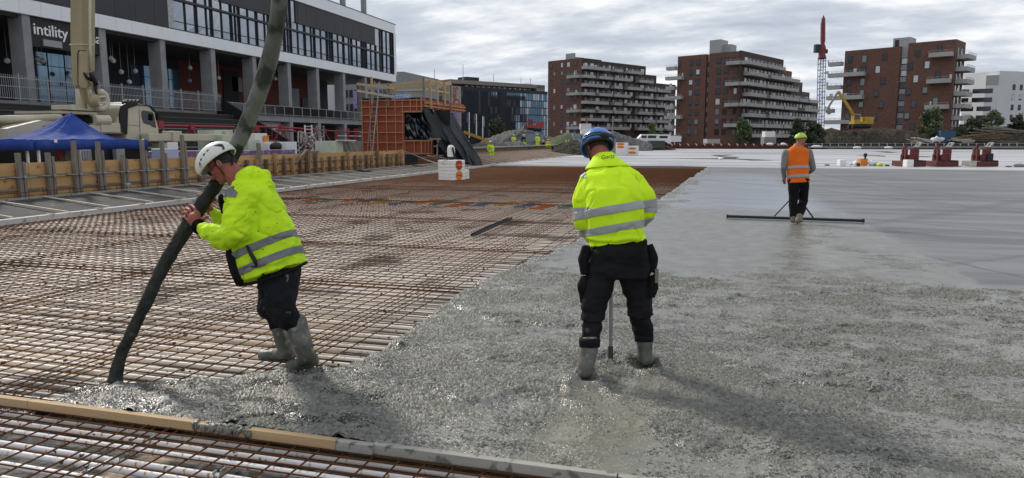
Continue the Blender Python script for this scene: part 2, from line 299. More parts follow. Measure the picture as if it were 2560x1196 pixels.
# ---- concrete material: zones laid out in the place (metres)
def concrete_mat():
    m = bpy.data.materials.new('concrete'); m.use_nodes = True; t = m.node_tree; n = t.nodes; l = t.links; b = n['Principled BSDF']
    geo = n.new('ShaderNodeNewGeometry'); P = geo.outputs['Position']
    def math_(op, a, bb=None, c=None, clamp=False):
        x = n.new('ShaderNodeMath'); x.operation = op; x.use_clamp = clamp
        for i, v in enumerate((a, bb, c)):
            if v is None: continue
            if isinstance(v, (int, float)): x.inputs[i].default_value = v
            else: l.new(v, x.inputs[i])
        return x.outputs[0]
    def noise(scale, det=4, rough=.5, sc=(1, 1, 1), off=(0, 0, 0), dist=0):
        mp = n.new('ShaderNodeMapping'); mp.inputs['Scale'].default_value = sc; mp.inputs['Location'].default_value = off; l.new(P, mp.inputs[0])
        x = n.new('ShaderNodeTexNoise'); x.inputs['Scale'].default_value = scale; x.inputs['Detail'].default_value = det; x.inputs['Roughness'].default_value = rough; x.inputs['Distortion'].default_value = dist
        l.new(mp.outputs[0], x.inputs['Vector']); return x.outputs[0]
    def mrange(v, a, c, d=0, e_=1, smooth=True):
        x = n.new('ShaderNodeMapRange'); x.interpolation_type = 'SMOOTHSTEP' if smooth else 'LINEAR'
        for i, q in enumerate((v, a, c, d, e_)):
            if isinstance(q, (int, float)): x.inputs[i].default_value = q
            else: l.new(q, x.inputs[i])
        return x.outputs[0]
    def mixc(f, a, c):
        x = n.new('ShaderNodeMix'); x.data_type = 'RGBA'
        for i, q in ((0, f), (6, a), (7, c)):
            if isinstance(q, tuple): x.inputs[i].default_value = (*q, 1)
            elif isinstance(q, (int, float)): x.inputs[i].default_value = q
            else: l.new(q, x.inputs[i])
        return x.outputs[2]
    s = n.new('ShaderNodeSeparateXYZ'); l.new(P, s.inputs[0]); X = s.outputs[0]; Y = s.outputs[1]; Z = s.outputs[2]
    big = noise(.9, 4); mid = noise(3.2, 4, .6); 
    yy = math_('ADD', Y, math_('MULTIPLY', math_('SUBTRACT', mid, .5), 1.2)); xx = math_('ADD', X, math_('MULTIPLY', math_('SUBTRACT', mid, .5), .5))
    coarse = mrange(yy, 8.9, 8.5)                                       # 1 near the camera
    edge_at = n.new('ShaderNodeAttribute'); edge_at.attribute_name = 'rough'; coarse = math_('MAXIMUM', coarse, edge_at.outputs['Fac'])
    level = math_('MULTIPLY', mrange(yy, 17.9, 17.7), mrange(xx, 3.15, 3.05))  # levelled but not floated
    smooth_ = math_('SUBTRACT', 1.0, math_('MAXIMUM', coarse, level), clamp=True)
    dry = mrange(Y, 44.2, 46.5)
    wet_sky_tint = math_('MULTIPLY', mrange(xx, 3.4, 2.2), mrange(Y, 40, 30))  # wet smooth zone whose blue is the sky's reflection put into the colour
    # base colours
    g1 = mixc(mrange(big, .35, .65), (.150, .149, .128), (.210, .208, .182))
    vor = n.new('ShaderNodeTexVoronoi'); vor.inputs['Scale'].default_value = 66; vor.inputs['Randomness'].default_value = 1; l.new(P, vor.inputs['Vector'])
    dens = noise(5, 4, .6, (1, 1.6, 1)); dens2 = noise(1.7, 4, .65, (.8, 1.8, 1), (2, 5, 0), .8)
    dd = math_('ADD', math_('MULTIPLY', dens, .5), math_('MULTIPLY', dens2, .8))
    rnd = n.new('ShaderNodeSeparateColor'); l.new(vor.outputs['Color'], rnd.inputs[0])
    heap = n.new('ShaderNodeAttribute'); heap.attribute_name = 'heap'; heap = heap.outputs['Fac']; slick = n.new('ShaderNodeAttribute'); slick.attribute_name = 'slick'; slick = slick.outputs['Fac']
    thr = math_('SUBTRACT', math_('ADD', mrange(dd, .60, .735, .04, .66, False), math_('MULTIPLY', heap, .45)), math_('MULTIPLY', slick, .5))
    pitr = math_('LESS_THAN', rnd.outputs[0], thr); pits = math_('MULTIPLY', pitr, mrange(vor.outputs['Distance'], .75, .45)); stonec = math_('MULTIPLY', math_('GREATER_THAN', rnd.outputs[1], .72), mrange(vor.outputs['Distance'], .7, .4))
    gc = mixc(math_('MULTIPLY', stonec, .7), g1, (.38, .375, .34)); gc = mixc(math_('MULTIPLY', pits, .8), gc, (.012, .012, .011))  # pits darkened in the colour for the shade between stones
    patch = mrange(noise(1.4, 4, .6, (1, 1.4, 1), dist=.6), .42, .60)      # slurry pools between coarse ridges
    gc = mixc(math_('MULTIPLY', math_('MULTIPLY', patch, math_('SUBTRACT', 1.0, pits)), .6), gc, (.225, .223, .198))
    gl = mixc(mrange(mid, .35, .65), (.17, .172, .163), (.225, .226, .215)); gl = mixc(math_('MULTIPLY', mrange(noise(70, 2), .52, .66), .55), gl, (.065, .065, .062))
    streak = noise(1.0, 5, .6, (.18, 1.3, 1), dist=.4)
    gs = mixc(mrange(streak, .38, .62), (.095, .098, .103), (.185, .188, .193))
    gs = mixc(math_('MULTIPLY', mrange(noise(.6, 4, .6, (.25, 1, 1), (4, 2, 0)), .56, .70), .6), gs, (.085, .087, .09))
    gs = mixc(math_('MULTIPLY', wet_sky_tint, .6), gs, (.27, .30, .355))
    # long trowel arcs and pour lines on the floated slab
    def arc(cx_, cy_, rad, wd, k):
        dx = math_('SUBTRACT', X, cx_); dy = math_('SUBTRACT', Y, cy_); r_ = math_('SQRT', math_('ADD', math_('MULTIPLY', dx, dx), math_('MULTIPLY', dy, dy)))
        a = math_('ABSOLUTE', math_('SUBTRACT', math_('ADD', r_, math_('MULTIPLY', mid, .35)), rad)); return math_('MULTIPLY', mrange(a, wd, 0), k)
    for q in ((-30, -6, 37.5, .10, .7), (-34, 2, 44.5, .22, .65), (-34, 2, 46.2, .10, .5), (-50, 60, 69.5, .4, .5), (60, 40, 55, .3, .5), (-20, 0, 33.2, .08, .6), (-26, -20, 47, .12, .6), (40, -30, 55, .15, .5)): gs = mixc(arc(*q), gs, (.07, .072, .075))
    gd = mixc(mrange(noise(.25, 6, .62, (.12, 1.2, 1)), .38, .62), (.27, .275, .29), (.50, .505, .52))
    pud = mrange(noise(.11, 5, .55, (.22, 1.1, 1), (7.4, 3.1, 0), dist=1.2), .60, .63)
    gd = mixc(math_('MULTIPLY', pud, .9), gd, (.06, .065, .07))
    gc = mixc(math_('MULTIPLY', heap, .6), gc, mixc(pits, (.11, .112, .105), (.008, .008, .008))); c = mixc(level, gs, gl); c = mixc(coarse, c, gc); c = mixc(math_('MULTIPLY', slick, .75), c, (.20, .188, .135)); c = mixc(dry, c, gd)  # slick slurry's warm tone paints the workers' reflections into the colour
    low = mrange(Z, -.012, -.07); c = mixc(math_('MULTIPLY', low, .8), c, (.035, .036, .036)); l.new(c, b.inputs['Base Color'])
    rg = math_('ADD', math_('MULTIPLY', noise(6, 3), .22), .17)
    rs = math_('ADD', math_('MULTIPLY', streak, .3), .16); rs = math_('ADD', rs, math_('MULTIPLY', math_('SUBTRACT', 1.0, wet_sky_tint), .24))
    def mixf(f, a, c_):
        x = n.new('ShaderNodeMix')
        for i, q in ((0, f), (2, a), (3, c_)):
            if isinstance(q, (int, float)): x.inputs[i].default_value = q
            else: l.new(q, x.inputs[i])
        return x.outputs[0]
    ro = mixf(coarse, mixf(level, rs, math_('ADD', rg, .12)), mixf(patch, rg, math_('SUBTRACT', rg, .10))); ro = mixf(heap, ro, .2); ro = mixf(slick, ro, .07); ro = mixf(dry, ro, mixf(pud, .55, .1)); l.new(ro, b.inputs['Roughness'])
    # relief
    hn = math_('SUBTRACT', math_('ADD', math_('MULTIPLY', noise(58, 3, .6), .9), math_('MULTIPLY', noise(24, 3, .5), .7)), math_('MULTIPLY', pits, .5))
    hl = math_('ADD', math_('MULTIPLY', noise(80, 2), .25), math_('MULTIPLY', noise(14, 3, .5, (.25, 2, 1)), .10))
    hs = math_('MULTIPLY', noise(4, 4, .55, (.12, 2.2, 1)), .28)
    hh = mixf(coarse, mixf(level, hs, hl), math_('MULTIPLY', hn, mixf(patch, 1.5, .55))); hh = math_('MULTIPLY', hh, mixf(math_('MULTIPLY', wet_sky_tint, smooth_), 1.0, .3)); hh = math_('MULTIPLY', hh, mixf(slick, 1.0, .10)); hh = mixf(dry, hh, .0)
    bu = n.new('ShaderNodeBump'); bu.inputs['Strength'].default_value = 1; bu.inputs['Distance'].default_value = .016; l.new(hh, bu.inputs['Height']); l.new(bu.outputs[0], b.inputs['Normal'])
    b.inputs['Specular IOR Level'].default_value = .55
    return m
CONC = concrete_mat(); M['concrete'] = CONC
# ---- shape of the pour
EP = [(118, 985), (150, 968), (205, 952), (290, 942), (400, 938), (500, 932), (580, 924), (640, 914), (720, 912), (800, 915), (850, 902), (890, 893), (930, 870), (960, 850), (1000, 822), (1040, 795), (1085, 768), (1130, 733), (1190, 700), (1250, 668), (1310, 645), (1380, 618), (1450, 590), (1540, 548), (1600, 520), (1640, 500), (1700, 458), (1735, 437), (1762, 419)]
EW = np.array([[*G(x, y)[:2]] for x, y in EP]); EW = np.vstack([[EW[0][0]-.12, 3.30], [EW[0][0]-.05, 3.5], EW, [EW[-1][0]+.0, 60.]])
def edge_sd(x, y):   # positive inside the concrete (right of the poured edge)
    d = np.full(x.shape, 1e9); sg = np.zeros(x.shape)
    for (ax, ay), (bx, by) in zip(EW[:-1], EW[1:]):
        vx, vy = bx-ax, by-ay; t = np.clip(((x-ax)*vx+(y-ay)*vy)/(vx*vx+vy*vy), 0, 1)
        dx, dy = x-ax-t*vx, y-ay-t*vy; q = np.hypot(dx, dy); d = np.minimum(d, q)
    poly = np.vstack([EW, [[200, 60], [200, 3.30]]]); ins = np.zeros(x.shape, bool); n_ = len(poly)
    for i in range(n_):
        x1, y1 = poly[i]; x2, y2 = poly[(i+1) % n_]
        if y1 == y2: continue
        c = ((y1 > y) != (y2 > y)) & (x < (x2-x1)*(y-y1)/(y2-y1)+x1); ins ^= c
    return np.where(ins, d, -d)
xs = np.concatenate([np.arange(-5.2, 2.5, .0185), 2.5+np.cumsum(.0185*1.012**np.arange(330))]); xs = xs[xs < 75]
ys = [3.384]
while ys[-1] < 46: ys.append(ys[-1]+max(.016, .0044*ys[-1]))
ys = np.array(ys); X, Y = np.meshgrid(xs, ys, indexing='ij'); Z = np.zeros_like(X)
sd = edge_sd(X, Y)
P3 = np.stack([X, Y, np.zeros_like(X)], -1).reshape(-1, 3); near = ((Y < 10.5) | (sd < 1.2)).reshape(-1)
pn = P3[near]; nz = np.zeros(len(P3))
big = fbm(pn, .9, 3, 1); med = fbm(pn*np.array([1, 1.3, 1]), 3.4, 4, 5); fine = vn(pn, 34, 9)*.6+vn(pn, 62, 11)*.5; rid = np.abs(fbm(pn*np.array([.8, 1.2, 1]), 1.7, 3, 21))
mask = 1-np.clip((fbm(pn, 1.5, 2, 31)+.05)*2.4, 0, 1)*.75
fade = np.clip((9.3-pn[:, 1]+.5*vn(pn, 1.3, 3))/.9, 0, 1); fade = np.maximum(fade, np.clip((1.0-sd.reshape(-1)[near])/.7, 0, 1)*np.clip(1.4-pn[:, 1]/44, .2, 1))
nz[near] = (big*.014 + med*.024*mask + fine*.0060*(.35+.65*mask) + (.10-np.minimum(rid, .10))*.28*np.clip(mask*1.5-.4, 0, 1))*fade
sdn = sd.reshape(-1) + np.where(near, 0, 0.0); sw = np.zeros(len(P3)); sw[near] = fbm(pn, 2.6, 3, 41)*.13+fbm(pn, 11, 2, 43)*.05
sdn = sdn+sw; tp = np.clip((sdn+.02)/.20, 0, 1); tp = 1-(1-tp)**2
Zf = nz*tp - .13*(1-tp)
# the heap the hose is placing, and the hollows round the boots
def bump_at(px, py, rx, ry, h): return h*np.exp(-((P3[:, 0]-px)/rx)**2-((P3[:, 1]-py)/ry)**2)
hp = G(360, 985); Zf += bump_at(hp.x, hp.y, .55, .22, .022)
for (a, b_) in ((1462, 948), (1618, 918), (1526, 898), (760, 935)):
    q = G(a, b_); r2 = np.hypot(P3[:, 0]-q.x, P3[:, 1]-q.y); Zf += (.030+.02*vn(P3, 9, 3))*np.exp(-((r2-.15)/.045)**2)-.03*np.exp(-(r2/.10)**2)
# raked trail behind the float
for (a, b_) in ((1995, 600), (2000, 640), (1980, 680), (2110, 620), (2040, 590), (1930, 690)):
    q = G(a, b_); Zf += bump_at(q.x, q.y, .16, .20, 1)*fbm(P3*np.array([1, 1, 1]), 14, 2, 77)*.03 if False else 0
Zf = np.where(P3[:, 1] > 44.5, np.maximum(Zf, 0), Zf)
Z = Zf.reshape(X.shape)
me = grid_mesh('fresh_concrete', X, Y, Z, CONC, keep=(sd > -.38) | (Y > 44.6))
co = np.empty(len(me.vertices)*3, np.float32); me.vertices.foreach_get('co', co); co = co.reshape(-1, 3)
sdv = edge_sd(co[:, 0], co[:, 1]); ra = np.clip((.75-sdv+.5*vn(co, 1.5, 3))/.4, 0, 1)*np.clip((50-co[:, 1])/8, 0, 1)
for (a, b_, rr) in ((2000, 602, .30), (1993, 640, .22), (1990, 668, .2), (1930, 690, .25), (2110, 622, .2), (2060, 590, .2), (2240, 655, .35), (2040, 570, .25), (2130, 700, .4)):
    q = G(a, b_); ra = np.maximum(ra, np.clip(1.6-np.hypot(co[:, 0]-q.x, (co[:, 1]-q.y)*.6)/rr+.9*vn(co, 7, 5), 0, 1)*.9)
# older floated bay beyond X=3.1 starts closer to the camera on the right
at = me.attributes.new('rough', 'FLOAT', 'POINT'); at.data.foreach_set('value', ra.astype(np.float32))
hx = np.clip((-1.15-co[:, 0]+.35*vn(co, 1.8, 12))/.9, 0, 1)*np.clip((4.75-co[:, 1]+.3*vn(co, 2, 14))/.6, 0, 1)
at = me.attributes.new('heap', 'FLOAT', 'POINT'); at.data.foreach_set('value', hx.astype(np.float32))
sl = np.zeros(len(co))
for (cx_, y0_, y1_, rr) in ((-.80, 3.3, 4.75, .13), (-.42, 3.5, 5.1, .14), (-.62, 3.3, 4.6, .25), (1.72, 8.9, 15.1, .22)):
    sl = np.maximum(sl, np.clip(1.5-np.abs(co[:, 0]-cx_-.06*vn(co, 2, 8))/rr, 0, 1)*np.clip((co[:, 1]-y0_)/.3, 0, 1)*np.clip((y1_-co[:, 1])/.3, 0, 1)*np.clip(.75+.5*vn(co, 5, 9), 0, 1)*(.5 if cx_ > 1 else 1))
at = me.attributes.new('slick', 'FLOAT', 'POINT'); at.data.foreach_set('value', sl.astype(np.float32))
o = link('fresh_concrete', me); struct(o)
# far cured slab
D('puddle', (.035, .038, .042), .25)
D('slurry_stone', (.105, .104, .090), .50, col2=(.22, .218, .19), nscale=30, spec=.5)
def stones(cnt, seed):
    r_ = np.random.default_rng(seed); u = r_.random(cnt*6); yy = 3.40*(9.4/3.40)**r_.random(cnt*6); yy = 3.40+(yy-3.40); xx = -3.9+(yy*.95+3.9)*r_.random(cnt*6)*1.0+0*u
    xl = -3.9; xr_ = yy*.62+.6; xx = xl+(xr_-xl)*u; p = np.stack([xx, yy, 0*xx], -1)
    den = fbm(p*np.array([1, 1.5, 1]), 1.5, 4, 61)*1.3+fbm(p*np.array([1, 1.3, 1]), 5.5, 3, 67)*.9; s_ = edge_sd(xx, yy); hp_ = np.clip((-1.15-xx)/.9, 0, 1)*np.clip((4.75-yy)/.6, 0, 1)
    slk = np.zeros(len(xx))
    for (cx_, y0_, y1_, rr) in ((-.80, 3.3, 4.75, .13), (-.42, 3.5, 5.1, .14), (-.62, 3.3, 4.6, .22)): slk = np.maximum(slk, (np.abs(xx-cx_) < rr)*(yy > y0_)*(yy < y1_)*.85)
    pr = np.clip(.04+den*2.4+hp_*.8, .01, 1)*(1-slk)*np.clip((9.3-yy)/.6, 0, 1); keep = (r_.random(len(xx)) < pr) & (s_ > .02); p = p[keep][:cnt]; dn = pr[keep][:cnt]
    ix = np.clip(np.searchsorted(xs, p[:, 0]), 1, len(xs)-1); iy = np.clip(np.searchsorted(ys, p[:, 1]), 1, len(ys)-1); fx = (p[:, 0]-xs[ix-1])/(xs[ix]-xs[ix-1]); fy = (p[:, 1]-ys[iy-1])/(ys[iy]-ys[iy-1])
    z = (Z[ix-1, iy-1]*(1-fx)*(1-fy)+Z[ix, iy-1]*fx*(1-fy)+Z[ix-1, iy]*(1-fx)*fy+Z[ix, iy]*fx*fy)
    n = len(p); rad = r_.uniform(.005, .0115, n)*(.75+.5*dn)*np.clip(.8+.05*p[:, 1], 0, 1.25); base = np.array([(1, 0, 0), (0, 1, 0), (-1, 0, 0), (0, -1, 0), (.25, .1, 1)], float); V = np.repeat(base[None], n, 0)+r_.uniform(-.3, .3, (n, 5, 3)); a = r_.random(n)*6.283; c_, q_ = np.cos(a)[:, None], np.sin(a)[:, None]
    V = np.stack([V[..., 0]*c_-V[..., 1]*q_, V[..., 0]*q_+V[..., 1]*c_, V[..., 2]], -1)*rad[:, None, None]*np.array([1.15, 1.15, .95]); V = V+np.stack([p[:, 0], p[:, 1], z-.001], -1)[:, None]
    T = np.array([(0, 1, 4), (1, 2, 4), (2, 3, 4), (3, 0, 4)]); T = (T[None]+(np.arange(n)*5)[:, None, None]).reshape(-1, 3)
    me = bpy.data.meshes.new('concrete_stones'); me.vertices.add(n*5); me.vertices.foreach_set('co', V.astype(np.float32).ravel()); me.loops.add(T.size); me.loops.foreach_set('vertex_index', T.ravel().astype(np.int32)); me.polygons.add(len(T)); me.polygons.foreach_set('loop_start', np.arange(0, T.size, 3, dtype=np.int32)); me.polygons.foreach_set('loop_total', np.full(len(T), 3, np.int32)); me.materials.append(M['slurry_stone']); me.update(calc_edges=True)
    print('stones', n); o = stuff(link('concrete_stones', me)); tag(o, 'wet stones standing proud in the freshly poured concrete in the foreground', 'wet stones')
stones(95000, 5)
mb = MB(); mb.add([(-14.3, 45.9, .004), (95, 45.9, .004), (95, 141, .004), (-14.3, 136, .004)], [(0, 1, 2, 3)])
o = mb.build('concrete_slab', 'concrete'); struct(o)
for k_, (pts, lb_) in enumerate((([(1776, 388), (1840, 387), (1800, 391), (1850, 393), (1838, 396), (1884, 399), (1950, 402), (1880, 402), (1840, 399), (1756, 397), (1815, 395), (1790, 391)], 'dark winding puddle on the far slab left of the orange vest'), ([(2150, 388), (2210, 389.5), (2215, 392), (2170, 390), (2140, 389)], 'thin dark puddle behind the orange crate'), ([(2180, 379), (2215, 379), (2255, 383), (2215, 382)], 'thin dark puddle behind the left power trowel'), ([(2290, 390), (2330, 392), (2320, 393.5), (2292, 392)], 'thin dark puddle between the two left power trowels'))):
    cc_ = [G(x_, y_, .008) for x_, y_ in pts]; n0_ = len(cc_); o_ = sum(cc_, Vector())/n0_; vs_ = []
    for i_ in range(n0_): vs_ += [cc_[i_], cc_[i_].lerp(cc_[(i_+1) % n0_], .5)*1.0]
    mb = MB(); mb.add(vs_, [tuple(range(len(vs_)))]); struct(mb.build('water', 'puddle'))
mb = MB(); mb.box(-14.3, -.2, 44.55, 45.9, -.18, .0); struct(mb.build('kerb', 'kerb_conc'))
# base sheet below the bars
D('base', (.46, .34, .20), .8, col2=(.60, .50, .36), nscale=2.2, col3=(.05, .05, .05), s3=1.7, c3=(.52, .60), bump=.3, bscale=12)
def base_mat():
    m = M['base']; t = m.node_tree; n = t.nodes; l = t.links; b = n['Principled BSDF']
    old = b.inputs['Base Color'].links[0].from_socket
    geo = n.new('ShaderNodeNewGeometry'); s = n.new('ShaderNodeSeparateXYZ'); l.new(geo.outputs['Position'], s.inputs[0])
    r = n.new('ShaderNodeMapRange'); r.inputs[1].default_value = 3.42; r.inputs[2].default_value = 3.30; l.new(s.outputs[1], r.inputs[0])
    x = n.new('ShaderNodeTexNoise'); x.inputs['Scale'].default_value = 16; x.inputs['Detail'].default_value = 4; l.new(geo.outputs['Position'], x.inputs['Vector'])
    k = n.new('ShaderNodeValToRGB'); k.color_ramp.elements[0].position = .42; k.color_ramp.elements[0].color = (.014, .014, .013, 1); k.color_ramp.elements[1].position = .62; k.color_ramp.elements[1].color = (.16, .16, .15, 1); l.new(x.outputs[0], k.inputs[0])
    x2 = n.new('ShaderNodeTexNoise'); x2.inputs['Scale'].default_value = 1.6; l.new(geo.outputs['Position'], x2.inputs['Vector'])
    r2 = n.new('ShaderNodeMapRange'); r2.inputs[1].default_value = .56; r2.inputs[2].default_value = .62; r2.inputs[3].default_value = 1; r2.inputs[4].default_value = 0; l.new(x2.outputs[0], r2.inputs[0])
    mm = n.new('ShaderNodeMath'); mm.operation = 'MULTIPLY'; l.new(r.outputs[0], mm.inputs[0]); l.new(r2.outputs[0], mm.inputs[1])
    q = n.new('ShaderNodeMix'); q.data_type = 'RGBA'; l.new(mm.outputs[0], q.inputs[0]); l.new(old, q.inputs[6]); l.new(k.outputs[0], q.inputs[7]); l.new(q.outputs[2], b.inputs['Base Color'])
    for nd in n:
        if nd.type == 'BUMP': nd.inputs['Strength'].default_value = .9; nd.inputs['Distance'].default_value = .03
base_mat()
mb = MB(); mb.add([(-15, -2, -.165), (75, -2, -.165), (75, 46, -.165), (-15, 46, -.165)], [(0, 1, 2, 3)])
struct(mb.build('ground', 'base'))
# ================================================================ PIPES AND REINFORCEMENT
def pipe_mat():
    m = mat('pipe', (.84, .77, .69), .55, col2=(.70, .61, .51), nscale=2.4, ncut=(.45, .65), stretch=(.6, 2, 2), spec=.4); M['pipe'] = m
    t = m.node_tree; n = t.nodes; l = t.links; b = n['Principled BSDF']; old = b.inputs['Base Color'].links[0].from_socket
    geo = n.new('ShaderNodeNewGeometry'); P = geo.outputs['Position']
    s = n.new('ShaderNodeSeparateXYZ'); l.new(P, s.inputs[0])
    def mr_(v, a, c, d=0, e_=1):
        r = n.new('ShaderNodeMapRange'); r.inputs[1].default_value = a; r.inputs[2].default_value = c; r.inputs[3].default_value = d; r.inputs[4].default_value = e_; l.new(v, r.inputs[0]); return r.outputs[0]
    def mx(f, a, c):
        q = n.new('ShaderNodeMix'); q.data_type = 'RGBA'; l.new(f, q.inputs[0]); l.new(a, q.inputs[6])
        if isinstance(c, tuple): q.inputs[7].default_value = (*c, 1)
        else: l.new(c, q.inputs[7])
        return q.outputs[2]
    def ml(a, c):
        q = n.new('ShaderNodeMath'); q.operation = 'MULTIPLY'
        for i, v in enumerate((a, c)):
            if isinstance(v, float): q.inputs[i].default_value = v
            else: l.new(v, q.inputs[i])
        return q.outputs[0]
    near = mr_(s.outputs[1], 3.6, 3.25)                           # clean white pipes in front of the board
    cw = n.new('ShaderNodeRGB'); cw.outputs[0].default_value = (.78, .76, .76, 1)
    c = mx(near, old, cw.outputs[0])
    # rust rings where bars lie on the pipe
    fr = n.new('ShaderNodeMath'); fr.operation = 'PINGPONG'; l.new(s.outputs[0], fr.inputs[0]); fr.inputs[1].default_value = .08
    ring = mr_(fr.outputs[0], .012, .004)
    x = n.new('ShaderNodeTexNoise'); x.inputs['Scale'].default_value = 30; l.new(P, x.inputs['Vector'])
    c = mx(ml(ml(ring, mr_(x.outputs[0], .45, .58)), near), c, (.45, .22, .03))
    c = mx(ml(mr_(s.outputs[1], 19, 38), .7), c, (.36, .21, .11))
    # mud
    x = n.new('ShaderNodeTexNoise'); x.inputs['Scale'].default_value = .9; x.inputs['Detail'].default_value = 6; l.new(P, x.inputs['Vector'])
    nn_ = n.new('ShaderNodeMath'); nn_.operation = 'SUBTRACT'; nn_.inputs[0].default_value = 1; l.new(near, nn_.inputs[1])
    c = mx(ml(ml(mr_(x.outputs[0], .56, .64), nn_.outputs[0]), .75), c, (.085, .08, .07))
    x = n.new('ShaderNodeTexNoise'); x.inputs['Scale'].default_value = 22; l.new(P, x.inputs['Vector'])
    c = mx(mr_(x.outputs[0], .66, .69), c, (.06, .05, .04))
    l.new(c, b.inputs['Base Color'])
pipe_mat()
SP = .162
def xr(y):   # bars and pipes run from the kerb to a little way under the concrete
    yy = np.array([y]); 
    if y < 3.5: return (-6.0 - max(0, 3-y), 6.0)
    for k in range(1, len(EW)):
        pass
    cand = [ax+(bx-ax)*(y-ay)/(by-ay) for (ax, ay), (bx, by) in zip(EW[:-1], EW[1:]) if min(ay, by) <= y <= max(ay, by) and ay != by]
    return (-13.95, (max(cand) if cand else -2)+.45)
pipes = thing('pipe_bed', (-6, 10, -.115), 'bed of parallel white plastic pipes lying under the rusty reinforcement mesh', 'pipes')
unit = MB().path([(0, 0, 0), (1, 0, 0)], 1, 10).mesh('pipe', 'pipe', smooth=True)
py_ = []; y = 1.86
k = 0
while y < 44.4: py_.append((y, k % 3)); y += .108 if k % 2 else .124; k += 1
st = MB()
for i, (y, kk) in enumerate(py_):
    x0, x1 = xr(y)
    if y > 3.35: x0 = max(x0, -13.95) if y > 12 else max(x0, -14-.2*0)
    zz_ = -.118 - (.012 if kk == 1 else 0); rr = .0205 if kk != 1 else .0185
    if i < 300:
        o = link('pipe', unit, pipes, loc=(x0+6, y-10, zz_+.115), scale=(x1-x0, rr, rr))
        o.rotation_euler = (0, 0, random.uniform(-.0006, .0006))
    else: st.path([(x0, y, zz_), (x1, y, zz_)], .0205, 6)
stuff(st.build('pipe', 'pipe', pipes, smooth=True))
mesh_t = thing('rebar_mesh', (-6, 10, -.07), 'rusty brown steel reinforcement mesh spread over the pipes left of the concrete', 'reinforcement mesh')
bu = MB().path([(0, 0, 0), (1, 0, 0)], 1, 6).mesh('bar', 'rust', smooth=True)
st = MB(); cnt = 0
allb = []
y = 3.02+SP*2-SP*12
while y < 44.5:
    x0, x1 = xr(y); allb.append((y, (x0, y, -.058), (x1, y+random.uniform(-.01, .01), -.058), .0050)); y += SP
x = -13.9
while x < 6.0:
    # furthest point of this bar: edge of the pour
    yb = 44.4; ya = 1.1
    if x > -13.9:
        hits = sorted([ay+(by-ay)*(x-ax)/(bx-ax) for (ax, ay), (bx, by) in zip(EW[1:-1], EW[2:]) if min(ax, bx) <= x <= max(ax, bx) and ax != bx])
    segs = []
    if x < -2.75: segs = [(1.1 if x > -6 else 3.5, 44.4)]
    else: segs = [(1.1, 3.5)] + ([(max(hits)-.4 if hits else 44, 44.4)] if hits and max(hits) > 8 and x < .6 else [])
    if x < -5: segs = [(3.5 if x < -6 else 1.1, 44.4)]
    for a, b_ in segs:
        if b_ > a+.1: allb.append((a if x > -9 else 12, (x, a, -.067), (x+random.uniform(-.008, .008), b_, -.067), .0052))
    x += SP
# lapped bars where two sheets overlap
rl = random.Random(4)
for yl in (3.05, 5.05, 7.35, 10.3, 14.1, 18.2, 22.6, 27.3, 33, 39):
    for q in range(2):
        yy_ = yl+q*SP+.035; x0, x1 = xr(yy_)
        allb.append((yy_, (x0, yy_, -.046), (x1, yy_+.01, -.046), .0058))
for xl in (-4.75, -7.2, -9.7, -12.2, -3.3):
    for q in range(2):
        xx_ = xl+q*SP+.04; allb.append((8, (xx_, 1.3 if xx_ > -5.5 else 3.6, -.054), (xx_+.02, 3.5 if xx_ > -3 else 44, -.054), .0052))
allb.sort(key=lambda t: t[0])
for i, (_, a, b_, r) in enumerate(allb):
    a = V3(a); b_ = V3(b_)
    if i < 300:
        d = b_-a; link('bar', bu, mesh_t, loc=a-mesh_t.location, rot=(0, 0, math.atan2(d.y, d.x)), scale=(d.length, r, r))
    else: st.path([a, b_], r, 5)
stuff(st.build('bar', 'rust_far', mesh_t, smooth=True))
# bits of tie wire and mud clods on the mesh
mb = MB(); rr_ = random.Random(11)
for i in range(1500):
    y = 3.6+rr_.random()**1.5*26; x = rr_.uniform(-13.8, -1.2)
    if edge_sd(np.array([x]), np.array([y]))[0] > -.1: continue
    r = rr_.uniform(.004, .013); mb.ob((x, y, -.05), (r, r*.3, 0), (-r*.3, r, 0), (0, 0, r*.7))
stuff(mb.build('mud', 'rust'))
tag(bpy.data.objects['mud'], 'crumbs of mud and rust scattered over the reinforcement mesh', 'mud crumbs')
# steel spacers under the front strip
i_ = 0
for (px, py2, lb) in ((370, 1100, 'grey steel spacer clip under the front mesh, nearest the fresh board'), (330, 1118, 'grey steel spacer clip in the front mesh, second from the board'), (296, 1140, 'grey steel spacer clip in the front mesh, third from the board'), (256, 1160, 'grey steel spacer clip in the front mesh, fourth from the board'), (216, 1180, 'grey steel spacer clip in the front mesh, nearest the camera'), (575, 1146, 'grey steel spacer clip under the front mesh below the hose worker'), (545, 1180, 'grey steel spacer clip at the bottom edge of the photo below the hose worker')):
    q = G(px, py2, -.1); mb = MB()
    mb.ob((q.x, q.y, -.125), (.03, .012, 0), (-.003, .008, 0), (0, 0, .003)); mb.ob((q.x+.025, q.y, -.105), (.002, 0, 0), (0, .02, 0), (.006, 0, .028)); mb.ob((q.x-.02, q.y, -.115), (.002, 0, 0), (0, .016, 0), (-.004, 0, .016))
    tag(mb.build('spacer_clip', 'galv', None, (q.x, q.y, -.15)), lb, 'spacer', 'steel spacers in the front mesh')
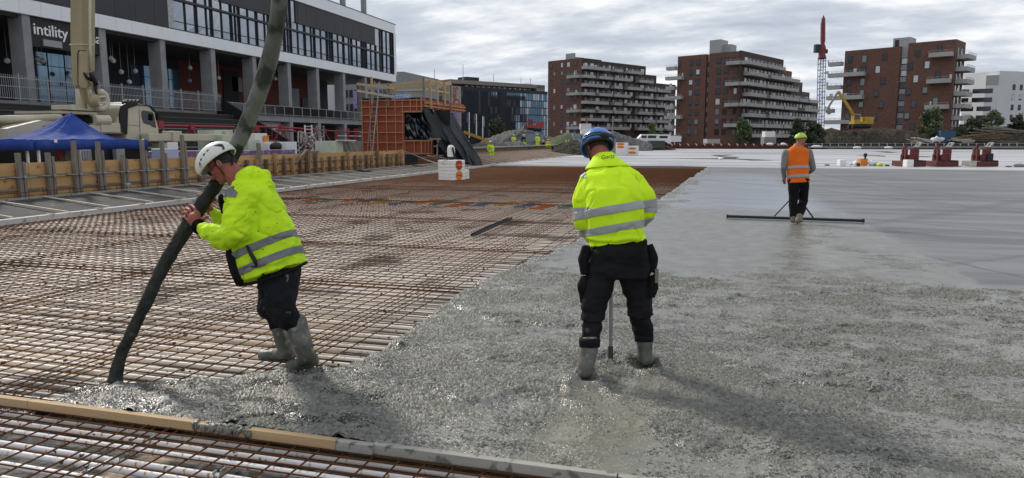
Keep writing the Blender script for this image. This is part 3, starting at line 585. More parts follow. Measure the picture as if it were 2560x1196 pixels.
# coloured sleeves along one row of pipes
cols = {'sleeve_blue': (.03, .26, .48), 'sleeve_orange': (.75, .20, .04), 'sleeve_green': (.05, .42, .36), 'sleeve_yellow': (.70, .42, .05)}
for k_, c in cols.items(): D(k_, c, .8, spec=.1)
names = {'sleeve_blue': 'blue', 'sleeve_orange': 'orange', 'sleeve_green': 'green', 'sleeve_yellow': 'yellow'}
x = -12.9; i = 0; nth = {}; order = ['sleeve_yellow', 'sleeve_blue', 'sleeve_orange', 'sleeve_green', 'sleeve_orange', 'sleeve_blue']; rows_ = [p[0] for p in py_ if 17.6 < p[0] < 19.9]; rs_ = random.Random(2)
while x < -2.7:
    kx = order[i % 6]; mb = MB(); cy = 18.5+.45*math.sin(i*1.7)
    for yb in rows_:
        if abs(yb-cy) < .62: x0 = x+rs_.uniform(0, .2)+.1*(yb-cy); mb.tube((x0, yb, -.108), (x0+rs_.uniform(.18, .36), yb, -.108), .030, 6)
    q_ = proj((x, cy, 0))
    nth[kx] = nth.get(kx, 0)+1; ref = ('first', 'second', 'third', 'fourth', 'fifth', 'sixth')[nth[kx]-1]
    tag(mb.build('pipe_sleeves', kx, None, (x, 18.4, -.12)), '%s patch of %s sleeves from the left in the coloured row on the pipes' % (ref, names[kx]), 'pipe sleeves', 'coloured sleeves in a row across the pipes'); x += .60+.1*math.sin(i*2.3); i += 1
# ================================================================ FRONT STOP BOARD (each length a board)
def board(x0, x1, y, m_, lb, dz=0, tilt=0., th=.045, h=.056):
    mb = MB(); mb.box(0, x1-x0, -th/2, th/2, -h, 0)
    o = mb.build('stop_board', m_, None); o.location = (x0, y, dz); o.rotation_euler = (0, 0, tilt); bv = o.modifiers.new('b', 'BEVEL'); bv.width = .003; bv.segments = 2
    tag(o, lb, 'timber board', 'boards stopping the concrete in front')
bx = [G(x, y).x for x, y in ((-80, 985), (68, 1003), (488, 1054), (614, 1076), (838, 1104), (930, 1110), (1545, 1190), (1900, 1240))]; bx.append(6.5)
board(bx[0], bx[1]-.004, 3.36, 'fresh_wood', 'yellow timber board at the left edge of the photo, stopping the concrete')
board(bx[1], bx[2], 3.36, 'fresh_wood', 'long clean yellow timber board below the hose end', tilt=.001)
board(bx[2]+.012, bx[3]-.02, 3.362, 'fresh_wood', 'short timber piece half hidden by dripping concrete', dz=-.006)
board(bx[3], bx[4]-.003, 3.36, 'fresh_wood', 'medium yellow timber board right of the drips')
board(bx[4]+.003, bx[5]+.012, 3.352, 'cem_wood', 'short cement-stained board end lapped in front of the next board', dz=.002)
board(bx[5], bx[6]-.006, 3.372, 'cem_wood', 'long grey cement-covered board running to the bottom edge of the photo', tilt=-.004)
board(bx[6], bx[8], 3.362, 'cem_wood', 'grey cement-covered board leaving the photo at the bottom right')
mb = MB(); rq = random.Random(5)
for i in range(46):
    x = bx[2]+(bx[3]-bx[2])*rq.random()*1.05; h_ = rq.uniform(.01, .045); r = rq.uniform(.006, .014)
    mb.ell((x, 3.333-rq.uniform(0, .008), -.004-h_/2), (r, 0, 0), (0, r*.7, 0), (0, 0, h_/2+.006), 8, 6)
for i in range(30):
    x = bx[2]+(bx[3]-bx[2])*rq.random(); mb.ell((x, 3.36+rq.uniform(-.02, .03), .0), (rq.uniform(.01, .03), 0, 0), (0, .014, 0), (0, 0, rq.uniform(.004, .01)), 8, 6)
o = mb.build('concrete_drips', 'concrete', None, (bx[2], 3.36, -.05), smooth=True); stuff(o); tag(o, 'wet concrete dripping over the front boards', 'concrete drips')
# loose channel lying on the mesh
a = G(1182, 592, -.03); b_ = G(1276, 549, -.03); mb = MB(); mb.cm = 0
mb.bar(a+V3((0, 0, .01)), b_+V3((0, 0, .01)), .085, .008); mb.bar(a+V3((-.04, 0, .03)), b_+V3((-.04, 0, .03)), .006, .045); mb.bar(a+V3((.04, 0, .03)), b_+V3((.04, 0, .03)), .006, .045)
tag(mb.build('steel_channel', 'alu_black', None, a), 'dark steel channel lying loose on the reinforcement mesh', 'steel channel')
# ================================================================ KERB, GUTTER AND FORMWORK ALONG THE LEFT
t = thing('kerb_form', (-14.1, 25, 0), 'pale timber kerb board along the left edge of the mesh', 'kerb form')
y = 6.0; i = 0
while y < 44:
    ln = (3.9, 2.6, 4.2)[i % 3]; j = .012*((i % 2)*2-1); mb = MB(); mb.box(-14.20+j, -14.02+j, y, y+ln-.01, -.14, .035+.004*(i % 2)); mb.build('board', 'kerb_wood', t); 
    mb = MB(); mb.box(-14.02, -13.93, y+.3, y+ln+.2-.01, -.15, -.055); mb.build('board', 'kerb_wood', t); y += ln; i += 1
for k in range(26):
    y = 8.2+k*1.3; mb = MB(); mb.box(-14.19, -13.98, y, y+.05, .04, .062); mb.build('clip', 'lath', t)
t = thing('gutter_form', (-15.5, 25, 0), 'sloping dark grey gutter panels with pale laths between kerb and formwork wall', 'gutter form')
for k in range(15):
    y = 6+k*2.6; mb = MB(); g0 = .01
    mb.hexa([(-16.75, y+g0, .10), (-14.22, y+g0, -.10), (-14.22, y+2.6-g0, -.10), (-16.75, y+2.6-g0, .10), (-16.75, y+g0, .175), (-14.22, y+g0, -.02), (-14.22, y+2.6-g0, -.02), (-16.75, y+2.6-g0, .175)])
    mb.build('panel', 'gutter' if k < 7 else 'gutter_rough', t)
for k in range(27):
    y = 7.35+k*1.32+(.1 if k % 3 == 0 else 0); mb = MB(); mb.bar((-16.75, y+.32, .215), (-14.3+(.2 if k % 4 == 0 else 0), y, .035), .045 if k < 12 else .035, .03); mb.build('lath', 'lath', t)
mb = MB(); mb.bar((-16.78, 6, .2), (-16.78, 45, .2), .05, .05); mb.build('edge_strip', 'cem_wood', t)
# light rebar ladder along the wall foot
mb = MB(); mb.tube((-16.9, 6, .34), (-16.9, 43, .34), .009, 5); mb.tube((-16.9, 6, .25), (-16.9, 43, .25), .007, 5)
y = 6
while y < 43: mb.tube((-16.9, y, .05), (-16.9, y, .38), .006, 4); y += .4
tag(mb.build('edge_rebar', 'rust', None, (-16.9, 25, 0)), 'thin rusty bars with uprights standing along the formwork foot', 'edge reinforcement')
for (px, pyy, lb) in ((320, 460, 'grey plastic pipe cap standing by the gutter near the tent'),):
    q = AX(px, pyy, -16.6); mb = MB(); mb.cyl((q.x, q.y, q.z-.02), (0, 0, 1), .085, .07, 14); mb.cyl((q.x, q.y, q.z-.15), (0, 0, 1), .03, .22, 10)
    tag(mb.build('standpipe', 'galv', None, (q.x, q.y, 0), smooth=False), lb, 'pipe cap')
for (px, pyy, lb) in ((911, 424, 'grey cloth draped over the gutter bars, left one'), (1050, 413, 'grey cloth draped over the gutter bars, nearer the foam blocks')):
    q = AX(px, pyy, -16.4); mb = MB(); mb.ob((q.x, q.y, q.z-.02), (.25, 0, -.03), (0, .45, 0), (0, 0, .02)); mb.ob((q.x+.24, q.y, q.z-.2), (.02, 0, 0), (0, .42, 0), (.03, 0, .18))
    tag(mb.build('cloth', 'gutter_rough', None, q, smooth=False), lb, 'cloth')
# the formwork wall
wall = thing('formwork_wall', (-17.4, 24, 0), 'low yellow plywood formwork wall with posts, running away on the left', 'formwork wall')
y = 8.0; i = 0; rw = random.Random(3)
while y < 38.0:
    ln = rw.choice((1.9, 2.3, 2.7)); ln = min(ln, 38.4-y)
    for c in range(3):
        sh = (0, .7, .3)[c]; z0 = .05+c*.35; mb = MB(); d = rw.uniform(0, .018)
        mb.box(-17.45-d, -17.42-d, y+sh*0, y+ln-.012, z0, z0+.345 - (0 if c < 2 else .02)); mb.build('plank', 'ply' if y < 24 else ('ply', 'ply2')[rw.random() < .45], wall)
    y += ln; i += 1
y = 8
while y < 38.2:
    for z in (.385, .73):
        l1 = min(3.4, 38.2-y); mb = MB(); mb.box(-17.415, -17.37, y, y+l1-.03, z-.03, z+.02); mb.build('rail', 'grey_wood' if y < 21 else 'brown_wood', wall)
    y += 3.4
tall = [(45, 383), (120, 382), (184, 352), (245, 354), (307, 388), (355, 350), (405, 352), (455, 338), (500, 378), (550, 380)]
for i, (px, pyy) in enumerate([(-40, 380)]+tall):
    q = AX(px, pyy, -17.3); mb = MB(); mb.box(-17.37, -17.27, q.y-.05, q.y+.05, .02, q.z); mb.build('post', 'grey_wood', wall)
    mb = MB(); mb.box(-17.37, -17.28, q.y+.085, q.y+.165, .02, max(1.1, q.z-rw.uniform(.1, .5))); mb.build('post', 'grey_wood', wall)
    mb = MB(); mb.tube((-17.24, q.y-.35, .72), (-17.24, q.y+.42, .70), .011, 6); mb.cyl((-17.22, q.y+.07, .72), (1, 0, 0), .045, .05, 8); mb.build('tie_bar', 'galv', wall)
y = 22.3; k = 0
while y < 38.3:
    h_ = .9 if k % 5 else 1.12; mb = MB(); mb.box(-17.40, -17.26, y-.055, y+.055, .02, h_); mb.build('post', ('brown_wood', 'ply2')[k % 2], wall)
    mb = MB(); mb.tube((-17.22, y-.1, .74), (-17.22, y+.25, .74), .012, 5); mb.build('tie_bar', 'galv', wall); y += .62; k += 1
q = AX(768, 372, -17.3); mb = MB(); mb.box(-17.36, -17.22, q.y-.07, q.y+.07, .1, 1.25); mb.build('post', 'brown_wood', wall)
a = AX(768, 376, -17.28); b_ = AX(735, 412, -17.28); mb = MB(); mb.bar(a, b_, .08, .1); mb.build('brace', 'brown_wood', wall)
q = AX(646, 372, -17.3); mb = MB(); mb.box(-17.36, -17.22, q.y-.06, q.y+.06, .1, 1.55); mb.build('post', 'grey_wood', wall)
# ================================================================ ARENA BUILDING ON THE LEFT (facade plane X=-40, runs along Y)
XF = -40.0
ar = thing('arena_building', (-50, 55, 0), 'long white and dark glass arena building raised on concrete columns, upper left', 'building')
def fb(name, m_, y0, y1, z0, z1, x0=0., x1=.2, par=None):   # box on the facade, x0..x1 outwards
    mb = MB(); mb.box(XF+x0, XF+x1, y0, y1, z0, z1); return mb.build(name, m_, par or ar)
Y0, Y1 = 8.0, 86.0
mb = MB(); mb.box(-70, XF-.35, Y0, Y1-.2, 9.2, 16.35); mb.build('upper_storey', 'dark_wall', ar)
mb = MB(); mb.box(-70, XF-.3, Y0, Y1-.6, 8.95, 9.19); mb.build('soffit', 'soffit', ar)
mb = MB(); mb.box(-70, XF, Y1-.2, Y1, 9.15, 16.4); mb.build('end_wall', 'white_panel', ar)
# white bands split in panels
y = Y0; 
while y < Y1-.2:
    y2 = min(y+1.42, Y1-.2); fb('panel', 'white_panel', y+.008, y2-.008, 9.15, 10.04, -.3, .12); y = y2
y = Y0
while y < Y1-.2:
    y2 = min(y+2.84, Y1-.2); fb('panel', 'white_panel', y+.008, y2-.008, 15.26, 16.40, -.3, .12); y = y2
fb('coping', 'frame_dark', Y0, Y1+.02, 16.40, 16.47, -.4, .16)
fb('panel', 'white_panel', 85.35, Y1-.01, 10.04, 15.26, -.3, .12)
fb('frame', 'frame_dark', Y0, 85.35, 10.04, 10.13, -.3, .10)
fb('frame', 'frame_dark', Y0, 85.35, 15.18, 15.26, -.3, .08)
fb('frame', 'frame_dark', 85.2, 85.35, 10.13, 15.18, -.3, .10)
# dark cladding
y = Y0
while y < 45.7: fb('panel', 'dark_panel', y+.012, min(y+1.82, 45.7)-.012, 10.13, 15.18, -.25, .03); y += 1.82
fb('panel', 'galv', 45.75, 46.35, 10.13, 15.18, -.25, .05)
for a, b_ in ((51.85, 59.7), (63.05, 80.2)):
    n_ = round((b_-a)/1.95); 
    for k in range(n_): fb('panel', 'dark_panel', a+(b_-a)*k/n_+.012, a+(b_-a)*(k+1)/n_-.012, 13.22, 15.18, -.25, .04)
    fb('frame', 'frame_dark', a, b_, 13.12, 13.21, -.25, .08)
fb('transom', 'frame_dark', 46.4, 85.2, 12.27, 12.45, -.25, .12)
rg = random.Random(8); y = 46.4; i = 0
wid = (1.25, 1.25, 1.2, .62, 1.25, 1.25, .55, .5)
while y < 85.1:
    wdt = wid[i % 8]; y2 = min(y+wdt, 85.2); up = 15.18 if (y < 51.8 or 59.7 <= y < 63.0 or y > 80.1) else 13.12
    dx = rg.uniform(-.006, .006)
    for z0, z1 in ((10.13, 10.72), (10.76, 12.27), (12.45, min(13.12, up)), (13.16, up)):
        if z1-z0 < .1: continue
        mb = MB(); mb.hexa([(XF-.14, y+.03, z0), (XF-.06+dx, y+.03, z0), (XF-.06-dx, y2-.03, z0), (XF-.14, y2-.03, z0), (XF-.14, y+.03, z1), (XF-.06, y+.03, z1), (XF-.06, y2-.03, z1), (XF-.14, y2-.03, z1)]); mb.build('pane', 'glass', ar)
    fb('mullion', 'frame_dark', y2-.035, y2+.035, 10.13, up, -.2, .10 if i % 2 else .04)
    y = y2; i += 1
fb('transom', 'frame_dark', 46.4, 85.2, 10.70, 10.75, -.2, .0)
# roof frame posts
for px in (860, 912):
    q = AX(px, 20, XF-1.0); mb = MB(); mb.box(XF-1.4, XF-.9, q.y-.25, q.y+.25, 16.3, 19.5); mb.build('post', 'col_concrete', ar)
mb = MB(); mb.box(XF-1.5, XF-.8, 55, 77.5, 19.0, 19.6); mb.build('beam', 'col_concrete', ar)
# columns
ycol = [12.0, 17.5, 23.0, 28.4] + [AX(px, py, XF).y for px, py in ((72, 120), (262, 150), (411, 170), (537, 200), (640, 220), (726, 230), (797, 245), (863, 260))] + [77.6]
for y in ycol:
    mb = MB(); mb.box(XF-1.15, XF-.02, y-.27, y+.27, -.4 if y > 48 else 3.3, 9.15); o = mb.build('column', 'col_concrete', ar, bevel=.02)
# concourse floor
mb = MB(); mb.box(-70, XF-.05, Y0, Y1+4, 3.43, 4.0); mb.build('floor_slab', 'col_concrete', ar)
# back walls under the upper storey
XB = -47.0
def bw(name, m_, y0, y1, z0, z1, d=.1): mb = MB(); mb.box(XB-.3, XB+d, y0, y1, z0, z1); return mb.build(name, m_, ar)
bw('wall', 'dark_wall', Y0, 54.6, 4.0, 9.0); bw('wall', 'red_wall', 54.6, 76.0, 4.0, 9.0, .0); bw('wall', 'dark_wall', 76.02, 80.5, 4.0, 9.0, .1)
y = 14.0
while y < 54:
    for z0, z1 in ((4.1, 5.6), (5.65, 7.0), (7.05, 7.95)):
        if (int(y*10) % 7) == 0: continue
        mb = MB(); mb.box(XB+.1, XB+.16, y+.05, y+1.35, z0, z1); mb.build('pane', 'glass_blue', ar)
    y += 1.42 if int(y) % 9 else 3.4
for yy, z0, z1, wd, m_ in ((62.0, 6.6, 8.0, 1.6, 'grey_bld'), (72.5, 5.2, 7.6, 1.5, 'grey_bld'), (74.6, 4.1, 6.6, 2.2, 'glass_dark'), (60.6, 4.05, 8.6, 2.3, 'dark_wall')):
    mb = MB(); mb.box(XB+.02, XB+.12, yy, yy+wd, z0, z1); mb.build('panel', m_, ar)
# dark undercroft beneath the concourse and white boards
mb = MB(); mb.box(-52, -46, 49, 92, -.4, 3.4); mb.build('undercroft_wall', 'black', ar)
for px0, px1 in ((552, 604), (642, 702), (604, 636)):
    a = AX(px0, 310, -41).y; b_ = AX(px1, 310, -41).y; mb = MB(); mb.box(-41.2, -41, a, b_, .2, 3.38 if px0 != 604 else 3.0); mb.build('board', 'white_bld', ar)
# globe lamps
globe_lb = {(18, 152): 'pale globe lamp at the left edge of the photo under the arena, left one', (40, 155): 'pale globe lamp at the left edge under the arena, beside the first column', (95, 148): 'pale globe lamp just right of the first column, left of its pair', (106, 152): 'pale globe lamp just right of the first column, right of its pair', (277, 146): 'pale globe lamp beside the column right of the boom, upper left of its cluster', (283, 152): 'pale globe lamp beside the column right of the boom, lower of its cluster', (303, 180): 'pale globe lamp before the glazing, left of the third column', (338, 178): 'pale globe lamp right before the third column', (174, 190): 'pale low globe lamp seen just left of the boom', (475, 170): 'big pale globe lamp before the red wall above the purple globe', (474, 202): 'purple paper globe hanging before the red wall', (547, 195): 'pale globe lamp just right of the fourth column before the red wall', (620, 200): 'pale globe lamp left of the curved hose before the red wall', (688, 197): 'pale globe lamp right of the curved hose', (323, 205): 'pale lowest globe lamp before the glazing between boom and third column'}
for px, py in ((18, 152), (40, 155), (95, 148), (106, 152), (277, 146), (283, 152), (303, 180), (338, 178), (174, 190), (475, 170), (474, 202), (547, 195), (620, 200), (688, 197), (323, 205)):
    q = AX(px, py, -43.5); mb = MB(); mb.ball(q, .19, 12); mb.tube(q+V3((0, 0, .15)), (q.x, q.y, 8.95), .012, 4)
    tag(mb.build('globe_lamp', 'purple' if (px, py) == (474, 202) else 'white', None, q, smooth=True), globe_lb[(px, py)], 'lamp', 'globe lamps under the arena')
# sign
pan = thing('sign_board', (XF-.5, 37, 8), 'black sign board with white arena lettering between two columns', 'sign')
mb = MB(); mb.box(XF-.4, XF-.12, ycol[4]+.3, ycol[5]-.28, 7.35, 9.1); mb.build('panel', 'black', pan)
mb = MB(); mb.box(XF-.12, XF-.02, 35.1, 36.4, 7.45, 7.85); mb.build('heater', 'galv_far', pan)
def text(body, m_, size, loc, xdir, zdir, par=None, name='lettering', ext=.02, align='LEFT', bold=0.):
    c = bpy.data.curves.new(name, 'FONT'); c.body = body; c.size = size; c.extrude = ext; c.align_x = align; c.resolution_u = 3; c.offset = bold
    o = bpy.data.objects.new('tmp_text', c); COL.objects.link(o); bpy.context.view_layer.update()
    me = bpy.data.meshes.new_from_object(o.evaluated_get(bpy.context.evaluated_depsgraph_get())); bpy.data.objects.remove(o); bpy.data.curves.remove(c)
    me.name = name; me.materials.clear(); me.materials.append(M[m_]); x = V3(xdir).normalized(); z = V3(zdir).normalized(); n_ = x.cross(z)
    # text X -> xdir, text Y -> zdir, text Z (towards reader) -> x cross z
    me.transform(Matrix(((x.x, z.x, n_.x, 0), (x.y, z.y, n_.y, 0), (x.z, z.z, n_.z, 0), (0, 0, 0, 1))))
    o = link(name, me, par); o.location = V3(loc)-(world_loc(par) if par else V3((0, 0, 0))); return o
a = AX(83, 83, XF-.1); text('intility', 'sign_white', .98, (XF-.1, a.y, 8.10), (0, 1, 0), (0, 0, 1), pan, bold=.006)
a = AX(183, 101, XF-.1); text('arena', 'sign_white', .98, (XF-.1, a.y, 8.10), (0, 1, 0), (0, 0, 1), pan, bold=.003)
# terrace steps in front of the concourse (Y<50)
st_ = thing('terrace_steps', (-38, 30, 0), 'wide dark spectator steps in front of the arena columns', 'steps')
for k in range(9):
    z1 = 3.72-k*.42; x0 = XF+.9+k*.85; mb = MB(); mb.box(XF-.2, x0+.85, 6, 50.6, z1-.36, z1-.05); mb.build('step', 'step_dark', st_)
    mb = MB(); mb.box(x0+.05, x0+.88, 6, 50.6, z1-.05, z1); mb.build('tread', 'step_wood' if k < 3 else 'grey_wood', st_)
    mb = MB(); mb.box(x0+.3, x0+.36, 6, 50.6, z1+.002, z1+.03); mb.build('nosing', 'galv_far', st_)
mb = MB(); mb.prism([(-40.6, -.3), (-40.6, 4.9), (-39.2, 4.9), (-31.2, .5), (-31.2, -.3)], lambda a, b_: (a, 50.7, b_), lambda a, b_: (a, 51.0, b_)); mb.build('stair_wall', 'black', st_)
# railings
def railing(y0, y1, z0, h, step, m_, lb, bars=True, x=XF+.15, sp=.13):
    r = thing('railing', (x, (y0+y1)/2, z0), lb, 'railing'); mb = MB(); mb.box(x-.03, x+.03, y0, y1, z0+h-.05, z0+h); mb.box(x-.02, x+.02, y0, y1, z0+.1, z0+.14); mb.build('rail', m_, r)
    y = y0
    while y <= y1: mb = MB(); mb.box(x-.04, x+.04, y-.035, y+.035, z0, z0+h+(.25 if bars else 0)); mb.build('post', m_, r); y += step
    mb = MB(); y = y0
    if bars:
        while y < y1: mb.box(x-.012, x+.012, y-.012, y+.012, z0+.1, z0+h+.16); y += sp
        stuff(mb.build('bars', m_, r))
        mb = MB(); mb.box(x-.02, x+.02, y0, y1, z0+.78, z0+.82); mb.build('rail', m_, r)
    return r
railing(8, 50.6, 3.98, 1.32, 1.9, 'galv_far', 'grey barred railing along the top of the spectator steps', x=XF+.55)
r = railing(51.0, 90, 3.95, .95, 1.55, 'galv_far', 'glass-panelled grey railing on the concourse edge', bars=False, x=XF+.1)
y = 51.0
while y < 89: mb = MB(); mb.box(XF+.09, XF+.11, y+.08, y+1.47, 4.0, 4.85); mb.build('pane', 'glass_dark', r); y += 1.55
# grey blocks seen through the open end of the concourse
def block(x0, y0, z0, x1, y1, z1, m_, lb, name='office_building'):
    t = thing(name, ((x0+x1)/2, y0, 0), lb, 'building'); mb = MB(); mb.box(x0, x1, y0, y1, z0, z1); mb.build('wall', m_, t); return t
def wins_y(t, yp, x0, x1, z0, rows, pitch, wn, hn, gap, m_='win_glass', pm=None):
    for r_ in range(rows):
        x = x0
        while x+wn < x1: mb = MB(); mb.box(x, x+wn, yp-.12, yp+.05, z0+r_*pitch, z0+r_*pitch+hn); mb.build('window', m_, t); x += wn+gap
p0 = AY(765, 205, 128); p1 = AY(800, 205, 128)
t = block(p0.x, 128, 0, p1.x-2, 150, 14.8, 'white_bld', 'pale grey narrow block seen between the arena columns'); wins_y(t, 128, p0.x+5.3, p1.x-2, 2, 4, 3.1, 1.2, 1.8, 2)
p0 = AY(815, 200, 140); p1 = AY(1010, 200, 140)
t = block(p0.x, 140, 0, p1.x, 160, 16.0, 'grey_bld', 'grey office block with window strips behind the open end of the arena'); wins_y(t, 140, p0.x+1, p1.x-1, 1.8, 5, 3.0, .8, 1.6, .35)
for px, py, hh, lb in ((846, 258, 56, 'purple banner on the grey office block, left of the two'), (891, 250, 44, 'purple banner on the grey office block, right of the two')):
    a = AY(px-8, py-hh/2, 139); b_ = AY(px+8, py+hh/2, 139); mb = MB(); mb.box(a.x, b_.x, 138.9, 139.1, b_.z, a.z); tag(mb.build('banner', 'purple', None, ((a.x+b_.x)/2, 139, b_.z)), lb, 'banner')
# ================================================================ ORANGE FORMWORK CORE
YC = 47.0
def qc(px, py): p = AY(px, py, YC); return p.x, p.z
cx0, cz1 = qc(904, 250); cx1, _ = qc(1057, 250); xl, zl = qc(1083, 322); _, zb = qc(960, 390); ox, oz = qc(1010, 282); _, ozb = qc(1010, 350)
core = thing('core_formwork', ((cx0+cx1)/2, YC, 0), 'tall orange-red formwork box with pale battens at the end of the plywood wall', 'formwork box')
def cb(name, m_, *b_): mb = MB(); mb.box(*b_); return mb.build(name, m_, core)
YD = YC+5.2
cb('panel', 'core_red', cx0, ox, YC, YC+.1, zb, cz1); cb('panel', 'core_red', ox, cx1, YC, YC+.1, oz, cz1); cb('panel', 'core_red', ox, xl, YC, YC+.1, zb, ozb)
cb('panel', 'core_red', cx1-.1, cx1, YC+.1, YD+3.5, oz+.3, cz1); cb('panel', 'core_red', cx0, cx0+.1, YC+.1, YD, zb, cz1); cb('panel', 'core_red', cx0, cx1, YD, YD+.1, zb, cz1)
cb('floor', 'black', ox-1, cx1+1.4, YC+1.7, YC+1.8, zb, oz+.2)  # added upright black panel standing in for the shade inside the box
cb('top_edge', 'tarp', cx0, cx1, YC-.02, YD, cz1, cz1+.10)
for zz_ in (250, 266, 287, 303, 330, 355):
    _, z = qc(960, zz_+2); x1_ = cx1 if z > oz else ox
    cb('batten', 'core_batten', cx0-.15, x1_, YC-.10, YC, z-.035, z+.035)
_, z = qc(1040, 279.5); cb('batten', 'core_batten', ox-.2, cx1, YC-.11, YC, z-.045, z+.045)
_, z = qc(1040, 352.5); cb('batten', 'core_batten', ox-.1, xl, YC-.11, YC, z-.045, z+.045); _, z = qc(1040, 384.5); cb('batten', 'core_batten', ox-.1, xl, YC-.11, YC, z-.045, z+.045)
for px, top, bot in ((906, 247, 384), (926, 247, 384), (944, 270, 384), (967, 247, 384), (989, 247, 384), (1007, 247, 384), (1027, 247, 279), (1043, 247, 279), (1055, 244, 279), (1014, 352, 384), (1037, 352, 384), (1055, 352, 384), (1065, 352, 384), (1073, 352, 384), (1081, 352, 384)):
    x, za = qc(px, top); _, zc = qc(px, bot); wd = .10 if px in (944, 1055) else .055; cb('batten', 'core_batten', x-wd/2, x+wd/2, YC-.14, YC-.1, zc, za)
for yy in (YC+.35, YC+1.6, YC+2.8, YC+4.0, YC+5.2, YC+6.5, YC+7.7): cb('batten', 'core_batten', cx1, cx1+.08, yy-.04, yy+.04, oz+.3, cz1)
for z in (oz+.45, (oz+cz1)/2+.2, cz1-.22): cb('batten', 'core_batten', cx1+.08, cx1+.14, YC, YD+3.5, z-.04, z+.04)
# guard rails of yellow timber on top
gr = thing('timber_guardrail', (cx1, YC, cz1), 'new yellow timber guard rail around the top of the orange formwork box', 'guard rail')
def gb(p, q, w_=.07, h_=.16, m_='pine_new'): mb = MB(); mb.bar(p, q, w_, h_); mb.build('timber', m_, gr)
def A_(px, py, Y): return AY(px, py, Y)
gb(A_(970, 213, YC-.1), A_(1062, 204, YC-.1)); gb(A_(980, 220, YC+.3), A_(1100, 209, YC+.3)); gb(A_(966, 227, YC-.1), A_(1060, 225, YC-.1), m_='wood_pale'); gb(A_(968, 233, YC), A_(1060, 230, YC), m_='wood_pale')
gb(AX(1058, 199, cx1+.1), AX(1128, 212, cx1+.1)); gb(AX(1062, 223, cx1+.1), AX(1128, 234, cx1+.1)); gb(A_(892, 210, YC-.7), A_(988, 222, YC-.2), m_='pine_new'); gb(A_(892, 227, YC-.7), A_(985, 243, YC-.2), m_='lath'); gb(A_(1095, 216, YC+4), A_(1128, 208, YC+5), h_=.3)
for px, t_, b_, yy, m_ in ((929, 192, 260, YC-.3, 'pine_new'), (970, 208, 270, YC-.15, 'grey_wood'), (1059, 192, 252, YC-.1, 'grey_wood'), (899, 210, 245, YC, 'grey_wood'), (1009, 226, 247, YC+1, 'wood_pale')):
    p = A_(px, t_, yy); q = A_(px, b_, yy); gb(p, (p.x, yy, q.z), .12 if px == 929 else .08, .12, m_)
for px, t_, b_ in ((1076, 196, 272), (1093, 203, 262), (1112, 205, 262), (1127, 207, 275)):
    p = AX(px, t_, cx1+.2); q = AX(px, b_, cx1+.2); gb(p, (cx1+.2, p.y, q.z), .1, .1, 'pine_new' if px != 1127 else 'grey_wood')
# ladder
ld = thing('ladder', tuple(A_(925, 385, YC-1.2)), 'aluminium ladder leaning on the orange formwork box', 'ladder')
def ladder(p0, p1, q0, q1, n_, m_, par, r=.03):
    mb = MB(); mb.bar(p0, p1, .045, .08); mb.build('rail', m_, par); mb = MB(); mb.bar(q0, q1, .045, .08); mb.build('rail', m_, par)
    for k in range(n_):
        f = (k+.6)/n_; mb = MB(); mb.tube(V3(p0).lerp(V3(p1), f), V3(q0).lerp(V3(q1), f), .018, 6); mb.build('rung', m_, par)
ladder(A_(918, 383, YC-1.3), A_(937, 205, YC-.3), A_(931, 383, YC-1.3), A_(949, 205, YC-.3), 15, 'galv', ld)
# tarpaulin: clear sheet in the opening + dark sheet hanging from the corner
def cloth_mesh(P00, P10, P11, P01, nu, nv, fn, name, m_, lb, cat):
    u, v = np.meshgrid(np.linspace(0, 1, nu), np.linspace(0, 1, nv), indexing='ij'); P = [np.array(p) for p in (P00, P10, P11, P01)]
    pts = ((1-u)*(1-v))[..., None]*P[0]+(u*(1-v))[..., None]*P[1]+(u*v)[..., None]*P[2]+((1-u)*v)[..., None]*P[3]
    pts = pts+fn(u, v); me = grid_mesh(name, pts[..., 0], pts[..., 1], pts[..., 2], m_); o = link(name, me); 
    sdm = o.modifiers.new('thickness', 'SOLIDIFY'); sdm.thickness = .02
    return tag(o, lb, cat)
cloth_mesh(A_(1012, 348, YC+.5), A_(1090, 352, YC+1.2), A_(1086, 274, YC+1.2), A_(1012, 284, YC+.5), 40, 40, lambda u, v: np.stack([0*u, .16*np.sin(9*u+5*v)*np.cos(7*v-3*u)+.06*np.sin(31*u+13*v), 0*u], -1), 'plastic_sheet', 'tarp_clear', 'dark crumpled plastic sheet closing the opening of the orange box', 'plastic sheet')
def folds(u, v):
    f = np.sin(u*38+3*np.sin(v*4))*.15+np.sin(u*83+v*5)*.07+.12*np.sin(u*13-v*6); f = f*(.15+.85*(1-v))
    return np.stack([f*.6+.25*(1-v)*np.sin(v*6), f, .05*np.sin(u*20)-0.4*np.sin(np.pi*v)*(1-u)*.5], -1)
cloth_mesh(A_(1108, 392, YC-2.0), A_(1200, 418, YC-3.5), AX(1133, 283, cx1+.3), A_(1057, 269, YC-.18), 90, 60, folds, 'tarpaulin', 'tarp', 'dark tarpaulin hanging in folds from the corner of the orange box', 'tarpaulin')
mb = MB(); mb.hexa([tuple(A_(*p)) for p in ((1100, 388, YC-.6), (1170, 415, YC-3), (1150, 408, YC-1), (1100, 392, YC+1), (1085, 330, YC-.3), (1143, 375, YC-2.4), (1125, 370, YC-1), (1080, 330, YC+1))]); o = mb.build('tarpaulin', 'tarp', None, A_(1120, 400, YC)); tag(o, 'dark heap of tarpaulin gathered at the ground behind the foam blocks', 'tarpaulin')
